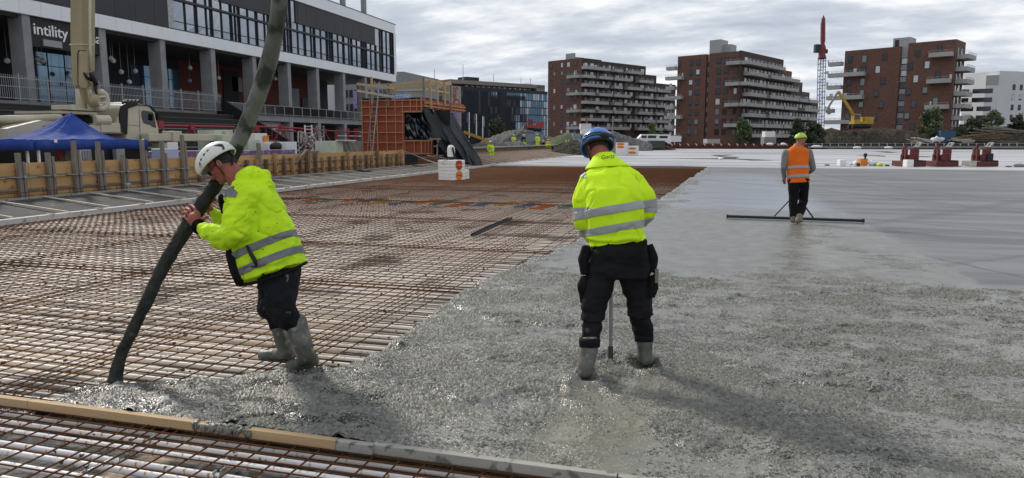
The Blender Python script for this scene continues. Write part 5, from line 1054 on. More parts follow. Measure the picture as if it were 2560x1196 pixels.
# --- brick block 1
def bldg1():
    P = W(1452, 335, 250); fL = Face(P, -1700); fR = Face(P, 1900); t = thing('apartment_block', (P.x, P.y, 0), 'left brick apartment block with dark balcony side, right of the dark glass hotel', 'apartment block')
    zr = fL.uv(1452, 145)[1]; st = 3.0; uL = fL.uv(1370, 200)[0]; ru = lambda px: fR.uv(px, 200)[0]
    mb = MB(); d2 = 16
    def prismwall(u0, u1, z1, f, back, m_, name='wall'):
        mb = MB(); f.box(mb, u0, u1, -1, z1, -back, 0); return mb.build(name, m_, t)
    prismwall(0, uL, zr, fL, 1.2, 'brick')
    prismwall(0, ru(1503), zr, fR, abs(uL)-.02, 'brick_shade'); prismwall(ru(1503), ru(1614), zr-.4, fR, 16, 'brick_shade'); prismwall(ru(1614), ru(1641), zr-st-.5, fR, 16, 'brick_shade'); prismwall(ru(1641), ru(1690), zr-2*st-.4, fR, 16, 'brick_shade')
    c = thing_child = MB(); fR.box(c, -ru(1452)+fR.uv(1434, 200)[0]*0+1, ru(1464), zr, zr+2.2, -9, -5); c.build('rooftop_unit', 'grey_metal', t)
    mb = MB(); fR.box(mb, ru(1465), ru(1484), zr, zr+.9, -9, -5); mb.build('rooftop_unit', 'grey_metal', t)
    for k in range(9):
        z = zr-2.75-k*st
        for px, wd, rows in ((1378, 1.1, 0), (1386, 1.1, 1), (1404.5, 1.1, 2), (1420.5, 1.5, 2), (1438, 1.6, 2)):
            if rows == 2 or rows == k % 2: fwin(t, fL, fL.uv(px, 240)[0], wd, z, 1.75)
    E_ = [(1453, 1512), (1526, 1546), (1560, 1596), (1603, 1630), (1634, 1667)]; O_ = [(1453, 1477), (1488, 1521), (1526, 1567), (1588, 1623), (1632, 1651), (1661, 1678)]
    for k in range(8):
        z = zr-3.75-k*st-.2
        for a, b_ in (O_ if k % 2 else E_):
            lim = 1614 if k == 0 else 1641 if k == 1 else 1690
            if b_ <= lim+4: balcony(t, fR, ru(a), ru(b_), z, 2.2)
        if k % 2: balcony(t, fL, 0, fL.uv(1425, 240)[0], z, 2.0)
        u = 1.5
        lim = ru((1614, 1641)[k]) if k < 2 else ru(1690)
        while u < lim-2: fwin(t, fR, u+.7, rb.choice((1.2, 1.8, 2.2)), z+.35, 2.1, rb.choice(('win_glass', 'curtain', 'win_glass', 'glass_dark'))); u += 3.3
bldg1()
def bldg2():
    P = W(1848, 330, 207); fL = Face(P, -2050); fR = Face(P, 1570); t = thing('apartment_block', (P.x, P.y, 0), 'middle brick apartment block stepping down to the right, grey box on its roof', 'apartment block')
    zr = fL.uv(1848, 128)[1]; st = 3.0; lu = lambda px: fL.uv(px, 230)[0]; ru = lambda px: fR.uv(px, 230)[0]
    def wl(f, u0, u1, z1, o0, o1, m_, name='wall'): mb = MB(); f.box(mb, u0, u1, -1, z1, o0, o1); return mb.build(name, m_, t)
    wl(fL, lu(1770), 0, zr, -14, 0, 'brick'); wl(fL, lu(1763), lu(1770)-.01, zr-.4, -12, -1.0, 'grey_metal', 'stair_shaft'); wl(fL, lu(1692), lu(1763)-.01, zr-.1, -12, 0, 'brick')
    for a, b_, k in ((1848, 1955, 0), (1955, 1977, 1), (1977, 2005, 2), (2005, 2024, 3), (2024, 2047, 4)): wl(fR, ru(a)+(.05 if k == 0 else 0), ru(b_), zr-k*st-.2*(k > 0), -(.5 if k == 0 else 12), .02, 'brick_shade')
    wl(fR, 14.5, ru(1955)-.05, zr-.05, -12, -.5, 'brick_shade')
    for a, b_, k in ((1955, 1977, 1), (1977, 2005, 2), (2005, 2024, 3)): mb = MB(); fR.box(mb, ru(a), ru(b_), zr-k*st-1.4, zr-k*st-.18, -.02, .05); mb.build('wall', 'brick', t)
    mb = MB(); fL.box(mb, lu(1766), lu(1794), zr-.2, zr+4, -6, -1); mb.build('rooftop_unit', 'grey_metal', t); mb = MB(); fL.box(mb, lu(1792), lu(1812), zr, zr+2.6, -7, -3); mb.build('rooftop_unit', 'grey_metal', t)
    for k in range(8):
        z = zr-4.0-k*st+.9
        for px in (1726, 1743): fwin(t, fL, lu(px), 1.3, z-.2, 1.9)
        for px in (1795, 1813): fwin(t, fL, lu(px), 1.5, z-.2, 1.9)
        fwin(t, fL, lu(1838 if k % 2 else 1832), 1.1, z-.2, 1.8); 
        if k % 2 == 0: fwin(t, fL, lu(1698), .7, z-.2, 1.9)
        mb = MB(); fL.box(mb, lu(1764), lu(1769.5), z-.8, z+.8, -1.2, -.95); mb.build('window', 'frame_dark', t)
        zz_ = zr-3.9-k*st-.05
        if k < 8:
            if k % 2 == 0: balcony(t, fL, lu(1819), -.01, zz_, 2.0); ba = [(1848, 1896), (1899, 1943), (1946, 1979), (1998, 2035)]
            else: ba = [(1856, 1899), (1908, 1943), (1944, 1981), (1983, 2005), (2008, 2030)]
            lim = (1955, 1977, 2005, 2024, 2047, 2050, 2050, 2050)[min(7, k)]
            for a, b_ in ba:
                if b_ <= lim+6: balcony(t, fR, ru(a), ru(b_), zz_, 2.4)
            fl2 = Face(fL.pt(lu(1692), 0), 1570); x_ = (1710 if k % 2 else 1700)
            balcony(t, fL, lu(1669 if k % 2 else 1671), lu(1710) if k % 2 else lu(1692), zz_-.3, 1.9)
        u = 2.0
        while u < ru((1955, 1977, 2005, 2024, 2047, 2047, 2047, 2047)[k])-2: fwin(t, fR, u+.6, rb.choice((1.0, 1.6, 2.2)), zz_+.4, 2.0, rb.choice(('win_glass', 'curtain', 'glass_dark'))); u += 2.9
bldg2()
def bldg3():
    P = W(2372, 325, 172); fL = Face(P, -1770); fR = Face(P, 1770); t = thing('apartment_block', (P.x, P.y, 0), 'right brick apartment block with grey stair strip and small roof hut', 'apartment block')
    zr = fL.uv(2370, 100)[1]; st = 3.0; lu = lambda px: fL.uv(px, 220)[0]; ru = lambda px: fR.uv(px, 220)[0]
    def wl(f, u0, u1, z1, o0, o1, m_, name='wall'): mb = MB(); f.box(mb, u0, u1, -1, z1, o0, o1); return mb.build(name, m_, t)
    wl(fL, lu(2263), 0, zr, -9, 0, 'brick'); wl(fL, lu(2245), lu(2263)-.01, zr-.6, -9, -.9, 'grey_metal', 'stair_shaft'); wl(fL, lu(2107), lu(2245)-.01, zr-.6, -9, 0, 'brick')
    mb = MB(); fL.box(mb, lu(2218), lu(2260), zr-.6, zr+1.8, -7, -2); mb.build('roof_hut', 'grey_metal', t); mb = MB(); fL.box(mb, lu(2223), lu(2233), zr-.4, zr+1.3, -2, -1.95); mb.build('roof_door', 'frame_dark', t)
    def zat(px, py): return fL.uv(px, py)[1]
    S = 3.418
    Wl = [(432, 410), (550, 402), (725, 387), (430, 500), (547, 490), (665, 493), (418, 607), (533, 600), (710, 594), (413, 705), (527, 697), (650, 700), (520, 797), (693, 799), (404, 808), (400, 895), (515, 898), (635, 902)]
    Wr = [(1005, 356), (1195, 318), (943, 470), (1087, 453), (990, 573), (1175, 545), (928, 684), (1068, 674), (970, 786), (1157, 765), (912, 895), (958, 985)]
    for cx, cy in Wl+Wr:
        px, py = cx/S+2000, cy/S+30; u, z = fL.uv(px, py); fwin(t, fL, u, 1.25, z-.95, 1.9)
    for k in range(6):
        u, z = fL.uv(2252, 30+420/S+k*103/S); mb = MB(); fL.box(mb, lu(2246), lu(2262.5), z-.9, z+.8, -.9, -.8); w_ = mb.build('window', 'frame_dark', t); mb = MB(); fL.box(mb, lu(2247), lu(2261.5), z-.7, z+.6, -.8, -.75); mb.build('pane', 'curtain' if k < 2 else 'win_glass', w_)
    for cx0, cx1, cy in ((262, 374, 455), (258, 566, 550), (248, 368, 652), (246, 550, 742), (240, 300, 850), (232, 440, 945)):
        a, z = fL.uv(cx0/S+2000, cy/S+30); b_, _ = fL.uv(cx1/S+2000, cy/S+30); balcony(t, fL, a, b_, z-.5, 1.9)
    for cx0, cx1, cy in ((1120, 1355, 378), (1100, 1335, 600), (1083, 1310, 818)): a, z = fL.uv(cx0/S+2000, cy/S+30); balcony(t, fL, a, .3, z-.5, 2.2)
    for k, (x0, x1) in enumerate(((0, 5.2), (-.3, 5), (.3, 5.3), (-.3, 4.6), (0, 5), (-.3, 4.8), (0, 4.2))): balcony(t, fR, x0+1.2, x1+3.4, zr-4.6-k*st*.98, 2.6)
    wl(fR, 0, 8, zr-.3, -9, -.02, 'brick_shade')
    for k in range(7): fwin(t, fR, 2.4, 1.2, zr-4.4-k*st*.98+.6, 2.1, 'win_glass'); fwin(t, fR, 5.5, 1.6, zr-4.4-k*st*.98+.6, 2.1, 'win_glass')
bldg3()
# --- white buildings far right
def white_b():
    P = W(2487, 310, 260); f = Face(P, -2600); g = Face(P, 5200); t = thing('white_building', (P.x, P.y, 0), 'white modern block with dark window strips at the right edge of the photo', 'building')
    zr = f.uv(2487, 182)[1]; zl = zr-.5; u0 = f.uv(2398, 240)[0]; zb = f.uv(2487, 300)[1]
    mb = MB(); f.box(mb, u0-8, -.02, -1, zr-1, -12, 0); mb.build('wall', 'white_bld', t); mb = MB(); f.box(mb, u0-8, -.02, zr-4.2, zr-.9, .02, .25); mb.build('cladding', 'grey_metal', t)
    ur = g.uv(2600, 240)[0]; mb = MB(); g.box(mb, 0, ur, -1, zr+.6, -14, 0); mb.build('wall', 'white_bld', t)
    for k in range(5):
        zz_ = zr-7.4-k*3.25
        for a, b_ in ((2404, 2422), (2430, 2481)) if k < 2 else ((2404, 2436), (2444, 2480)): mb = MB(); f.box(mb, f.uv(a, 240)[0], f.uv(b_, 240)[0], zz_, zz_+1.7, .0, .1); mb.build('window', 'win_glass', t)
    for k in range(4):
        for px in (2533, 2551, 2575): u, _ = g.uv(px, 240); fwin(t, g, u, 1.5, zr-6.2-k*3.7, 2.1, rb.choice(('curtain', 'win_glass')))
white_b()
# --- hotel
def hotel():
    P = W(1153, 335, 290); f = Face(P, 2150); t = thing('hotel_building', (P.x, P.y, 0), 'dark glass hotel with vertical red sign on its pale end wall', 'hotel')
    z1 = f.uv(1153, 217)[1]; u1 = f.uv(1369, 260)[0]; ul = f.uv(1128, 260)[0]; zt = f.uv(1128, 198)[1]; ut = f.uv(1364, 240)[0]; uf = f.uv(1095, 240)[0]
    mb = MB(); f.box(mb, 0, u1, -1, z1, -20, 0); mb.build('glass_body', 'frame_dark', t)
    mb = MB(); f.box(mb, ul, -.02, -1, z1, -6, .2); mb.build('end_wall', 'stone_bld', t)
    mb = MB(); f.box(mb, ul, ut, z1, zt, -22, -3.2); mb.build('top_storey', 'warm_bld', t); mb = MB(); f.box(mb, ul, ut, zt-1.6, zt, -3.2, -.5); mb.build('roof_edge', 'warm_bld', t); mb = MB(); f.box(mb, ut-5, ut, z1, zt, -3.2, -.5); mb.build('top_end', 'warm_bld', t)
    mb = MB(); f.box(mb, uf, ul-.02, -1, zt-.3, -24, -4); mb.build('side_wing', 'warm_bld', t)
    for k in range(4):
        for q in range(3): mb = MB(); f.box(mb, uf+1+(ul-uf)*q/3, uf+1+(ul-uf)*(q+.5)/3, zt-8-k*4.5, zt-5.5-k*4.5, -4, -3.9); mb.build('window', 'win_glass', t)
    n_ = 38; pitch = u1/n_; fl = 3.15; nf = int((z1-1)/fl)
    for r_ in range(nf):
        z0 = z1-1.3-(r_+1)*fl
        if z0 < 1: break
        for k in range(n_):
            px = 1153+(216*k/n_)
            if 17 <= k <= 18: continue
            m_ = 'glass_blue' if rb.random() < .8 else 'glass'
            mb = MB(); dd = rb.uniform(-.02, .02); a0 = k*pitch+.12; a1 = (k+1)*pitch-.12
            mb.hexa([f.pt(a0, z0+.3, 0), f.pt(a1, z0+.3, 0), f.pt(a1, z0+.3, .08+dd), f.pt(a0, z0+.3, .08-dd), f.pt(a0, z0+fl-.1, 0), f.pt(a1, z0+fl-.1, 0), f.pt(a1, z0+fl-.1, .08+dd), f.pt(a0, z0+fl-.1, .08-dd)]); mb.build('pane', m_, t)
    for k in range(14):
        u = ul+6+k*(ut-ul-14)/13; mb = MB(); f.box(mb, u, u+3.2, z1+.6, zt-1.9, -3.2, -3.0); mb.build('window', 'win_glass', t); mb = MB(); f.box(mb, u+3.3, u+4.6, z1+.4, zt-1.8, -3.2, -2.8); mb.build('fin', 'curtain', t)
    text('Scandic', 'sign_red', 3.3, f.pt(f.uv(1137.5, 260)[0]-1.0, f.uv(1137, 217)[1], .3), (0, 0, -1), tuple(f.d), t, bold=.05)
    u, z = f.uv(1138, 257); mb = MB(); mb.cyl(f.pt(u+.4, z, .3), f.out, 1.5, .2, 18); mb.build('emblem', 'sign_red', t); mb = MB(); mb.cyl(f.pt(u+.4, z, .42), f.out, .9, .1, 18); mb.build('emblem_ring', 'stone_bld', t)
    a = f.uv(1134, 275); b_ = f.uv(1147, 300); mb = MB(); f.box(mb, a[0], b_[0], b_[1], a[1], .25, .4); mb.build('banner', 'purple', t)
    for px in (1187, 1205): 
        pass
    for k, (px, h0, h1) in enumerate(((1170, 193, 200), (1248, 184, 206), (1172, 160, 200), (1317, 195, 210), (1341, 195, 212), (1100, 172, 200))):
        u, z0_ = f.uv(px, h1); z1_ = f.uv(px, h0)[1]; mb = MB(); mb.tube(f.pt(u, z0_-2, -4), f.pt(u, z1_, -4), .12, 5); mb.build('mast', 'grey_metal', t)
    mb = MB(); a = f.uv(1186, 202)[0]; b_ = f.uv(1219, 205)[0]; f.box(mb, a, b_, zt-2, zt+2.0, -12, -6); mb.build('rooftop_unit', 'frame_dark', t)
    mb = MB(); mb.ell(f.pt(f.uv(1345, 212)[0], zt-.5, -8), f.d*5, f.out*4, (0, 0, 1.6)); mb.build('roof_dome', 'grey_metal', t, smooth=True)
hotel()
# tan block between arena and hotel behind the orange box
P = W(1000, 300, 200); f = Face(P, 3000); t = thing('office_building', (P.x, P.y, 0), 'tan office block behind the orange box between arena and hotel', 'building')
mb = MB(); f.box(mb, f.uv(985, 250)[0], f.uv(1112, 250)[0], -1, f.uv(1000, 210)[1], -20, 0); mb.build('wall', 'warm_bld', t)
for k in range(4): mb = MB(); f.box(mb, f.uv(995, 250)[0], f.uv(1105, 250)[0], f.uv(1000, 222+k*16)[1]-1, f.uv(1000, 222+k*16)[1]+.2, 0, .12); mb.build('window', 'win_glass', t)
mb = MB(); f.box(mb, f.uv(994, 205)[0], f.uv(1030, 205)[0], f.uv(1000, 212)[1], f.uv(1000, 200)[1], -12, -5); mb.build('rooftop_unit', 'frame_dark', t)
# flags in front of the hotel
for i, (px, pt, bx_, lb) in enumerate(((1173, 281, 1168, 'left white and purple flag on a pole before the hotel'), (1191, 285, 1187, 'middle white and purple flag on a pole before the hotel'), (1207, 291, 1210, 'right white flag on a pole before the hotel'))):
    w_ = 150; t = thing('flag', tuple(W(px, 345, w_)), lb, 'flag'); mb = MB(); mb.tube(W(px, 345, w_), W(px, pt, w_), .10, 6); mb.build('pole', 'white', t); mb = MB(); a = W(bx_, pt+2, w_); b_ = W(bx_, pt+26, w_); mb.bar(a, b_, .62, .05, up=tuple(RH)); mb.build('cloth', 'purple' if i < 2 else 'white', t)
for px, pt, lb in ((1362, 298, 'thin street lamp before the left brick block'), (1532, 300, 'thin street lamp before the dark balcony front')):
    w_ = 140; t = thing('street_lamp', tuple(W(px, 350, w_)), lb, 'street lamp'); mb = MB(); mb.tube(W(px, 352, w_), W(px, pt, w_), .09, 6); mb.build('pole', 'grey_metal', t); mb = MB(); a = W(px, pt, w_); mb.ob(a+RH*.5, RH*.6, (0, .15, 0), (0, 0, .06)); mb.build('head', 'grey_metal', t)
# tower crane
w_ = 330; t = thing('tower_crane', tuple(W(2050, 335, w_)), 'tall tower crane with blue lattice mast and red luffing jib between the brick blocks', 'tower crane')
b0 = W(2050, 330, w_); top = W(2055, 145, w_); hw = 1.25; mb = MB()
ax_ = RH; ay_ = FH
for sx_ in (-1, 1):
    for sy_ in (-1, 1): mb.bar(b0+ax_*hw*sx_+ay_*hw*sy_, top+ax_*hw*sx_+ay_*hw*sy_, .28, .28)
mb.build('mast_legs', 'crane_blue', t); mb = MB(); n_ = 24
for k in range(n_):
    a = b0.lerp(top, k/n_); c = b0.lerp(top, (k+1)/n_); s_ = 1 if k % 2 else -1
    for sy_ in (-1, 1): mb.bar(a+ax_*hw*s_+ay_*hw*sy_, c-ax_*hw*s_+ay_*hw*sy_, .13, .13); mb.bar(a-ax_*hw+ay_*hw*sy_, a+ax_*hw+ay_*hw*sy_, .13, .13)
mb.build('lattice', 'crane_blue', t)
mb = MB(); mb.path([W(2055, 147, w_), W(2055, 136, w_), W(2056, 122, w_), W(2056.5, 112, w_)], [2.0, 1.5, 1.7, 1.1], 8); mb.build('slewing_unit', 'crane_red', t)
mb = MB(); mb.path([W(2056.5, 116, w_), W(2057, 102, w_), W(2057.5, 60, w_), W(2058.5, 48, w_), W(2059, 39, w_)], [.7, 1.1, 1.05, .8, .15], 6); mb.build('jib', 'crane_red', t)
a = W(2043, 122, w_); mb = MB(); mb.ob(a, RH*1.3, FH*1, (0, 0, 1.9)); mb.build('counterweight', 'frame_dark', t); mb = MB(); mb.ob(W(2064.5, 129, w_), RH*.7, FH*.7, (0, 0, .9)); mb.build('cab', 'frame_dark', t)
for k in range(5): mb = MB(); mb.bar(W(2057, 47+k*12, w_), W(2050.5, 48+k*12, w_), .12, .12); mb.build('step', 'crane_red', t)
# ================================================================ EARTH MOUNDS
def mound(name, pxs, w_, dep, m_, lb, amp=1.0, seed=1, nx=110, ny=30, fine=2.2):
    """ridge following the pixels pxs=[(x, top y)...] at camera depth w_, sloping to the front and back"""
    X0, X1 = pxs[0][0], pxs[-1][0]; xs = np.linspace(X0, X1, nx); tops = np.interp(xs, [p[0] for p in pxs], [p[1] for p in pxs]); g_ = np.zeros((nx, ny, 3))
    for i, (x, ty) in enumerate(zip(xs, tops)):
        c = W(x, ty, w_); hgt = max(c.z+.5, .05)
        for j in range(ny):
            f = j/(ny-1)*2-1; hh = max(0, 1-abs(f)**1.5); g_[i, j] = (c.x+FH.x*f*dep, c.y+FH.y*f*dep, -.5+hgt*hh)
    P = g_.reshape(-1, 3); n_ = fbm(P*np.array([1, 1, .3]), .25*fine, 4, seed)*.6*amp+fbm(P, 1.3*fine, 3, seed+5)*.28*amp; edge = np.clip((P[:, 2]+.5)/1.0, 0, 1); P[:, 2] += n_*edge; P[:, 0] += fbm(P, .7, 2, seed+9)*.3
    g_ = P.reshape(nx, ny, 3); me = grid_mesh(name, g_[..., 0], g_[..., 1], g_[..., 2], m_); o = link(name, me); c = W((X0+X1)/2, 350, w_)
    o['kind'] = 'structure'; return o
mound('hill', [(2030, 352), (2050, 325), (2080, 322), (2110, 330), (2180, 322), (2230, 322), (2300, 330), (2370, 340), (2420, 352), (2480, 352), (2620, 350)], 156, 9, 'dirt', '', 1.0, 3, 220)
mound('hill', [(2360, 350), (2420, 335), (2480, 325), (2520, 318), (2600, 314)], 170, 10, 'dirt', '', .9, 8, 100)
mound('hill', [(1205, 352), (1240, 338), (1270, 328), (1300, 322), (1320, 324), (1345, 334), (1370, 345), (1400, 352)], 100, 7, 'gravel', '', .9, 5, 140)
mound('hill', [(1375, 352), (1390, 341), (1415, 332), (1445, 333), (1480, 342), (1500, 352)], 95, 6, 'grass', '', .5, 6, 90)
mound('hill', [(1490, 352), (1510, 330), (1530, 326), (1550, 334), (1580, 344), (1620, 354)], 110, 6, 'gravel', '', .6, 7, 100)
mound('hill', [(1160, 372), (1190, 358), (1220, 352), (1260, 358), (1300, 354), (1330, 364)], 78, 4, 'gravel', '', .7, 15, 120)
mound('hill', [(1380, 366), (1400, 356), (1430, 352), (1470, 356), (1500, 366)], 80, 4, 'dirt', '', .5, 16, 80)
# ================================================================ FAR EDGE OF THE SLAB
er = G(2560, 371.3); el = G(1450, 372)
t = thing('edge_barrier', (30, 150, 0), 'long low dark edge barrier with pale top rail across the far side of the slab', 'barrier')
def ws(px, py, w_=141): return W(px, py, w_)
def strip(px0, py0, px1, py1, h, m_, w0=141, name='board', th=.12): mb = MB(); a = W(px0, py0, w0); b_ = W(px1, py1, w0); mb.bar(a, b_, th, h); return mb.build(name, m_, t)
n_ = 28
for k in range(n_):
    xa = 2010+k*(2620-2010)/n_; xb = xa+(2620-2010)/n_-.2; strip(xa, 362.6, xb, 362.6, .45, 'frame_dark'); strip(xa, 368, xb, 368, .42, 'kerb_conc'); strip(xa, 359.8, xb, 359.8, .09, 'kerb_wood')
for k in range(30): xa = 2015+k*20.3; mb = MB(); mb.bar(W(xa, 358.5, 140.6), W(xa, 365.5, 140.6), .12, .12); mb.build('post', 'kerb_wood', t)
t = thing('red_barrier', (5, 140, 0), 'low dark red formwork strip with slanted props along the far slab edge', 'barrier')
for k in range(20):
    xa = 1610+k*20.5; mb = MB(); mb.bar(W(xa, 367.5, 137), W(xa+20.2, 367.5, 137), .15, .85); mb.build('panel', 'barrier_red', t); mb = MB(); mb.bar(W(xa+6, 359.8, 136.5), W(xa+10, 364.5, 136.2), .14, .14); mb.build('prop', 'kerb_wood', t)
mb = MB(); mb.prism([(W(1578, 372, 118).x, 0), (W(1690, 372, 118).x, 0), (W(1650, 372, 118).x, .9), (W(1560, 372, 118).x, 1.2)], lambda a, b_: (a, W(1620, 372, 118).y, b_), lambda a, b_: (a, W(1620, 372, 118).y+4, b_)); tag(mb.build('earth_bank', 'barrier_red', None, W(1620, 372, 118)), 'dark reddish earth bank beside the white cartons', 'earth bank')
# sloped lath-covered bank on the left of the far slab
t = thing('bank_formwork', (-16.5, 70, 0), 'sloping rusty bank with many pale laths along the left of the far slab', 'bank formwork')
ya, yb = 44.5, 110.0
mb = MB(); mb.hexa([(-19.2, ya, -.3), (-14.35, ya, -.3), (-14.35, yb, -.3), (-19.2, yb, -.3), (-19.2, ya, .55), (-14.35, ya, -.02), (-14.35, yb, -.02), (-19.2, yb, .55)]); mb.build('slope', 'rust_far', t)
y = ya
while y < yb: mb = MB(); mb.bar((-19.1, y+1.4, .60), (-14.35+(.25 if int(y*7) % 3 else -.3), y, .03), .07, .06); mb.build('lath', 'lath', t); y += 1.05
mb = MB(); mb.box(-19.9, -19.2, 50, 112, -.4, .95); mb.build('upstand', 'brown_wood', t); mb = MB(); mb.box(-20.3, -19.0, 50, 112, .95, 1.05); mb.build('walkway', 'stone_grey', t)
y = 44.6
while y < 109: mb = MB(); mb.box(-14.42, -14.2, y, y+3.9, -.05, .05); mb.build('kerb_board', 'kerb_wood', t); y += 3.95
# timber guard posts at the end of the bank
t = thing('timber_guardrail', tuple(W(1440, 385, 82)), 'weathered timber guard rail left of the blue helmet', 'guard rail')
for px in (1415, 1421, 1448, 1453): mb = MB(); mb.bar(W(px, 386, 82), W(px, 350, 82), .16, .12); mb.build('post', 'lath', t)
for a, b_ in (((1415, 364), (1455, 372)), ((1412, 358), (1424, 358))): mb = MB(); mb.bar(W(*a, 81.8), W(*b_, 81.8), .08, .2); mb.build('rail', 'lath', t)
# ================================================================ TREES
def tree(px, pbot, ptop, halfw, w_, lb, m_='leaf', seed=1, name='tree', nleaf=2600, sh=1.0, trunk=True):
    base = W(px, pbot, w_); base.z = max(base.z-1, -.4); top = W(px, ptop, w_); hw_ = halfw*w_/F; ht = top.z-base.z; t = thing(name, tuple(base), lb, 'tree'); r_ = random.Random(seed)
    mb = MB(); mb.path([base, base.lerp(top, .35)+RH*.1, base.lerp(top, .7)-RH*.05], [ht*.03, ht*.02, ht*.008], 6)
    for k in range(5): a = base.lerp(top, .25+.1*k); mb.path([a, a+RH*r_.uniform(-.6, .6)*hw_+FH*r_.uniform(-.5, .5)*hw_+V3((0, 0, ht*.2))], [ht*.012, ht*.003], 5)
    mb.build('trunk', 'bark', t); mb = MB(); cl = []
    for k in range(30):
        zf = r_.uniform(.08, .98); rad = hw_*math.sin(math.pi*min(1, (zf*.82+.12)))**.7; a = r_.uniform(0, 2*math.pi); rr = rad*r_.uniform(.2, .85); cl.append((base+V3((0, 0, zf*ht))+RH*math.cos(a)*rr+FH*math.sin(a)*rr, hw_*r_.uniform(.22, .42)))
    lf = .17*math.sqrt(w_/100)*sh*hw_**.5
    for k in range(nleaf):
        c, rr = r_.choice(cl); d = V3((r_.gauss(0, 1), r_.gauss(0, 1), r_.gauss(0, 1)*1.2)).normalized()*rr*r_.random()**.4; p = c+d; a = V3((r_.gauss(0, 1), r_.gauss(0, 1), r_.gauss(0, 1.4))).normalized()*lf; b_ = a.orthogonal().normalized()*lf*.5; mb.add([p-a, p+b_, p+a, p-b_], [(0, 1, 2, 3)])
    o = mb.build('crown', m_, t); return t
tree(1630, 352, 310, 14, 125, 'small round tree before the left block, left of the white vans', 'leaf', 1)
tree(1652, 356, 330, 14, 124, 'low bush beside the small round tree', 'leaf', 2, 'bush')
tree(1857, 356, 298, 20, 143, 'willow-like tree before the middle brick block', 'leaf', 3, nleaf=3600)
tree(1990, 358, 302, 22, 143, 'tree at the foot of the middle block, left of the orange-vested worker', 'leaf_dark', 4, nleaf=3400)
tree(2030, 360, 318, 34, 146, 'broad dark shrub mass at the right end of the middle block', 'leaf_dark', 5, nleaf=3600)
tree(2326, 336, 276, 28, 150, 'large pale green tree at the corner of the right block', 'leaf_pale', 6, nleaf=4200)
tree(2480, 322, 282, 26, 158, 'pale spreading bush before the white building', 'leaf_pale', 7, nleaf=3000)
tree(2430, 338, 305, 34, 154, 'dark green bush between the right block and the white building', 'leaf_dark', 8, nleaf=3400)
tree(2545, 325, 292, 24, 158, 'dark bush at the right edge of the photo', 'leaf_dark', 9, nleaf=2600)
tree(1245, 345, 300, 26, 160, 'dark tree in front of the hotel glass', 'leaf_dark', 10)
tree(2390, 345, 322, 26, 150, 'dark low bush above the blue container', 'leaf_dark', 12, 'bush')
# ================================================================ VEHICLES AND CLUTTER
def excavator(cx, cy, w_, s, m_, lb, flip=1, boom=True, body=True):
    c = W(cx, cy, w_); t = thing('excavator', tuple(c), lb, 'excavator'); X = RH*s*flip; Z = V3((0, 0, s)); Yv = FH*s
    def bb(name, mm, u0, u1, v0, v1, d=1.0): mb = MB(); mb.ob(c+X*(u0+u1)/2+Z*(v0+v1)/2, X*(u1-u0)/2, Yv*d, Z*(v1-v0)/2); return mb.build(name, mm, t)
    if body:
        for dd in (-.9, .9): mb = MB(); mb.path([c+X*-1.9+Z*.45+Yv*dd, c+X*1.9+Z*.45+Yv*dd], .42*s, 10); mb.build('track', 'tyre', t)
        bb('chassis', m_, -1.6, 2.4, .95, 1.5, 1.25); bb('engine_housing', m_, .6, 2.5, 1.5, 2.45, 1.2); k = bb('cab', m_, -1.5, -.1, 1.5, 3.1, .6); mb = MB(); mb.ob(c+X*-.8+Z*2.4-Yv*.62, X*.55, Yv*.02, Z*.5); mb.build('window', 'win_glass', k)
    if boom:
        P = [(-.6, 1.6), (-2.2, 4.2), (-4.9, 7.8)] if body else [(0, .3), (-1.6, 1.9), (-5.2, 3.2)]
        p = [c+X*u+Z*v for u, v in P]; 
        for a, b_ in zip(p[:-1], p[1:]): mb = MB(); mb.bar(a, b_, .35*s, .5*s); mb.build('boom', m_, t)
        e = p[-1]; q = c+X*(P[-1][0]-2.1)+Z*(P[-1][1]-3.6); mb = MB(); mb.bar(e, q, .3*s, .38*s); mb.build('stick', m_ if not body else 'stone_grey', t); q2 = q+X*.7-Z*1.0
        mb = MB(); mb.bar(q, q2, .9*s, .8*s); mb.build('bucket', 'stone_grey' if body else m_, t)
        mb = MB(); mb.tube(p[0]+X*-.5+Z*.2, (p[0]+p[1])/2+Z*.3, .12*s, 6); mb.build('cylinder', 'chrome', t)
    return t
excavator(2147, 322, 153, 1.02, 'exc_yellow', 'yellow excavator working on the earth bank before the right brick block')
excavator(1232, 375, 66, .52, 'exc_yellow', 'small yellow excavator arm among the lime-clad workers', body=False)
red_exc = excavator(1334, 330, 108, .62, 'exc_red', 'red excavator half hidden behind the stone heap', boom=False)
c_ = W(1334, 330, 108); mb = MB(); mb.bar(W(1335, 326, 108), W(1322, 319, 108), .3, .5); mb.bar(W(1322, 319, 108), W(1312, 316, 108), .3, .4); mb.bar(W(1312, 316, 108), W(1307, 325, 108), .25, .35); mb.build('boom', 'exc_red', red_exc)
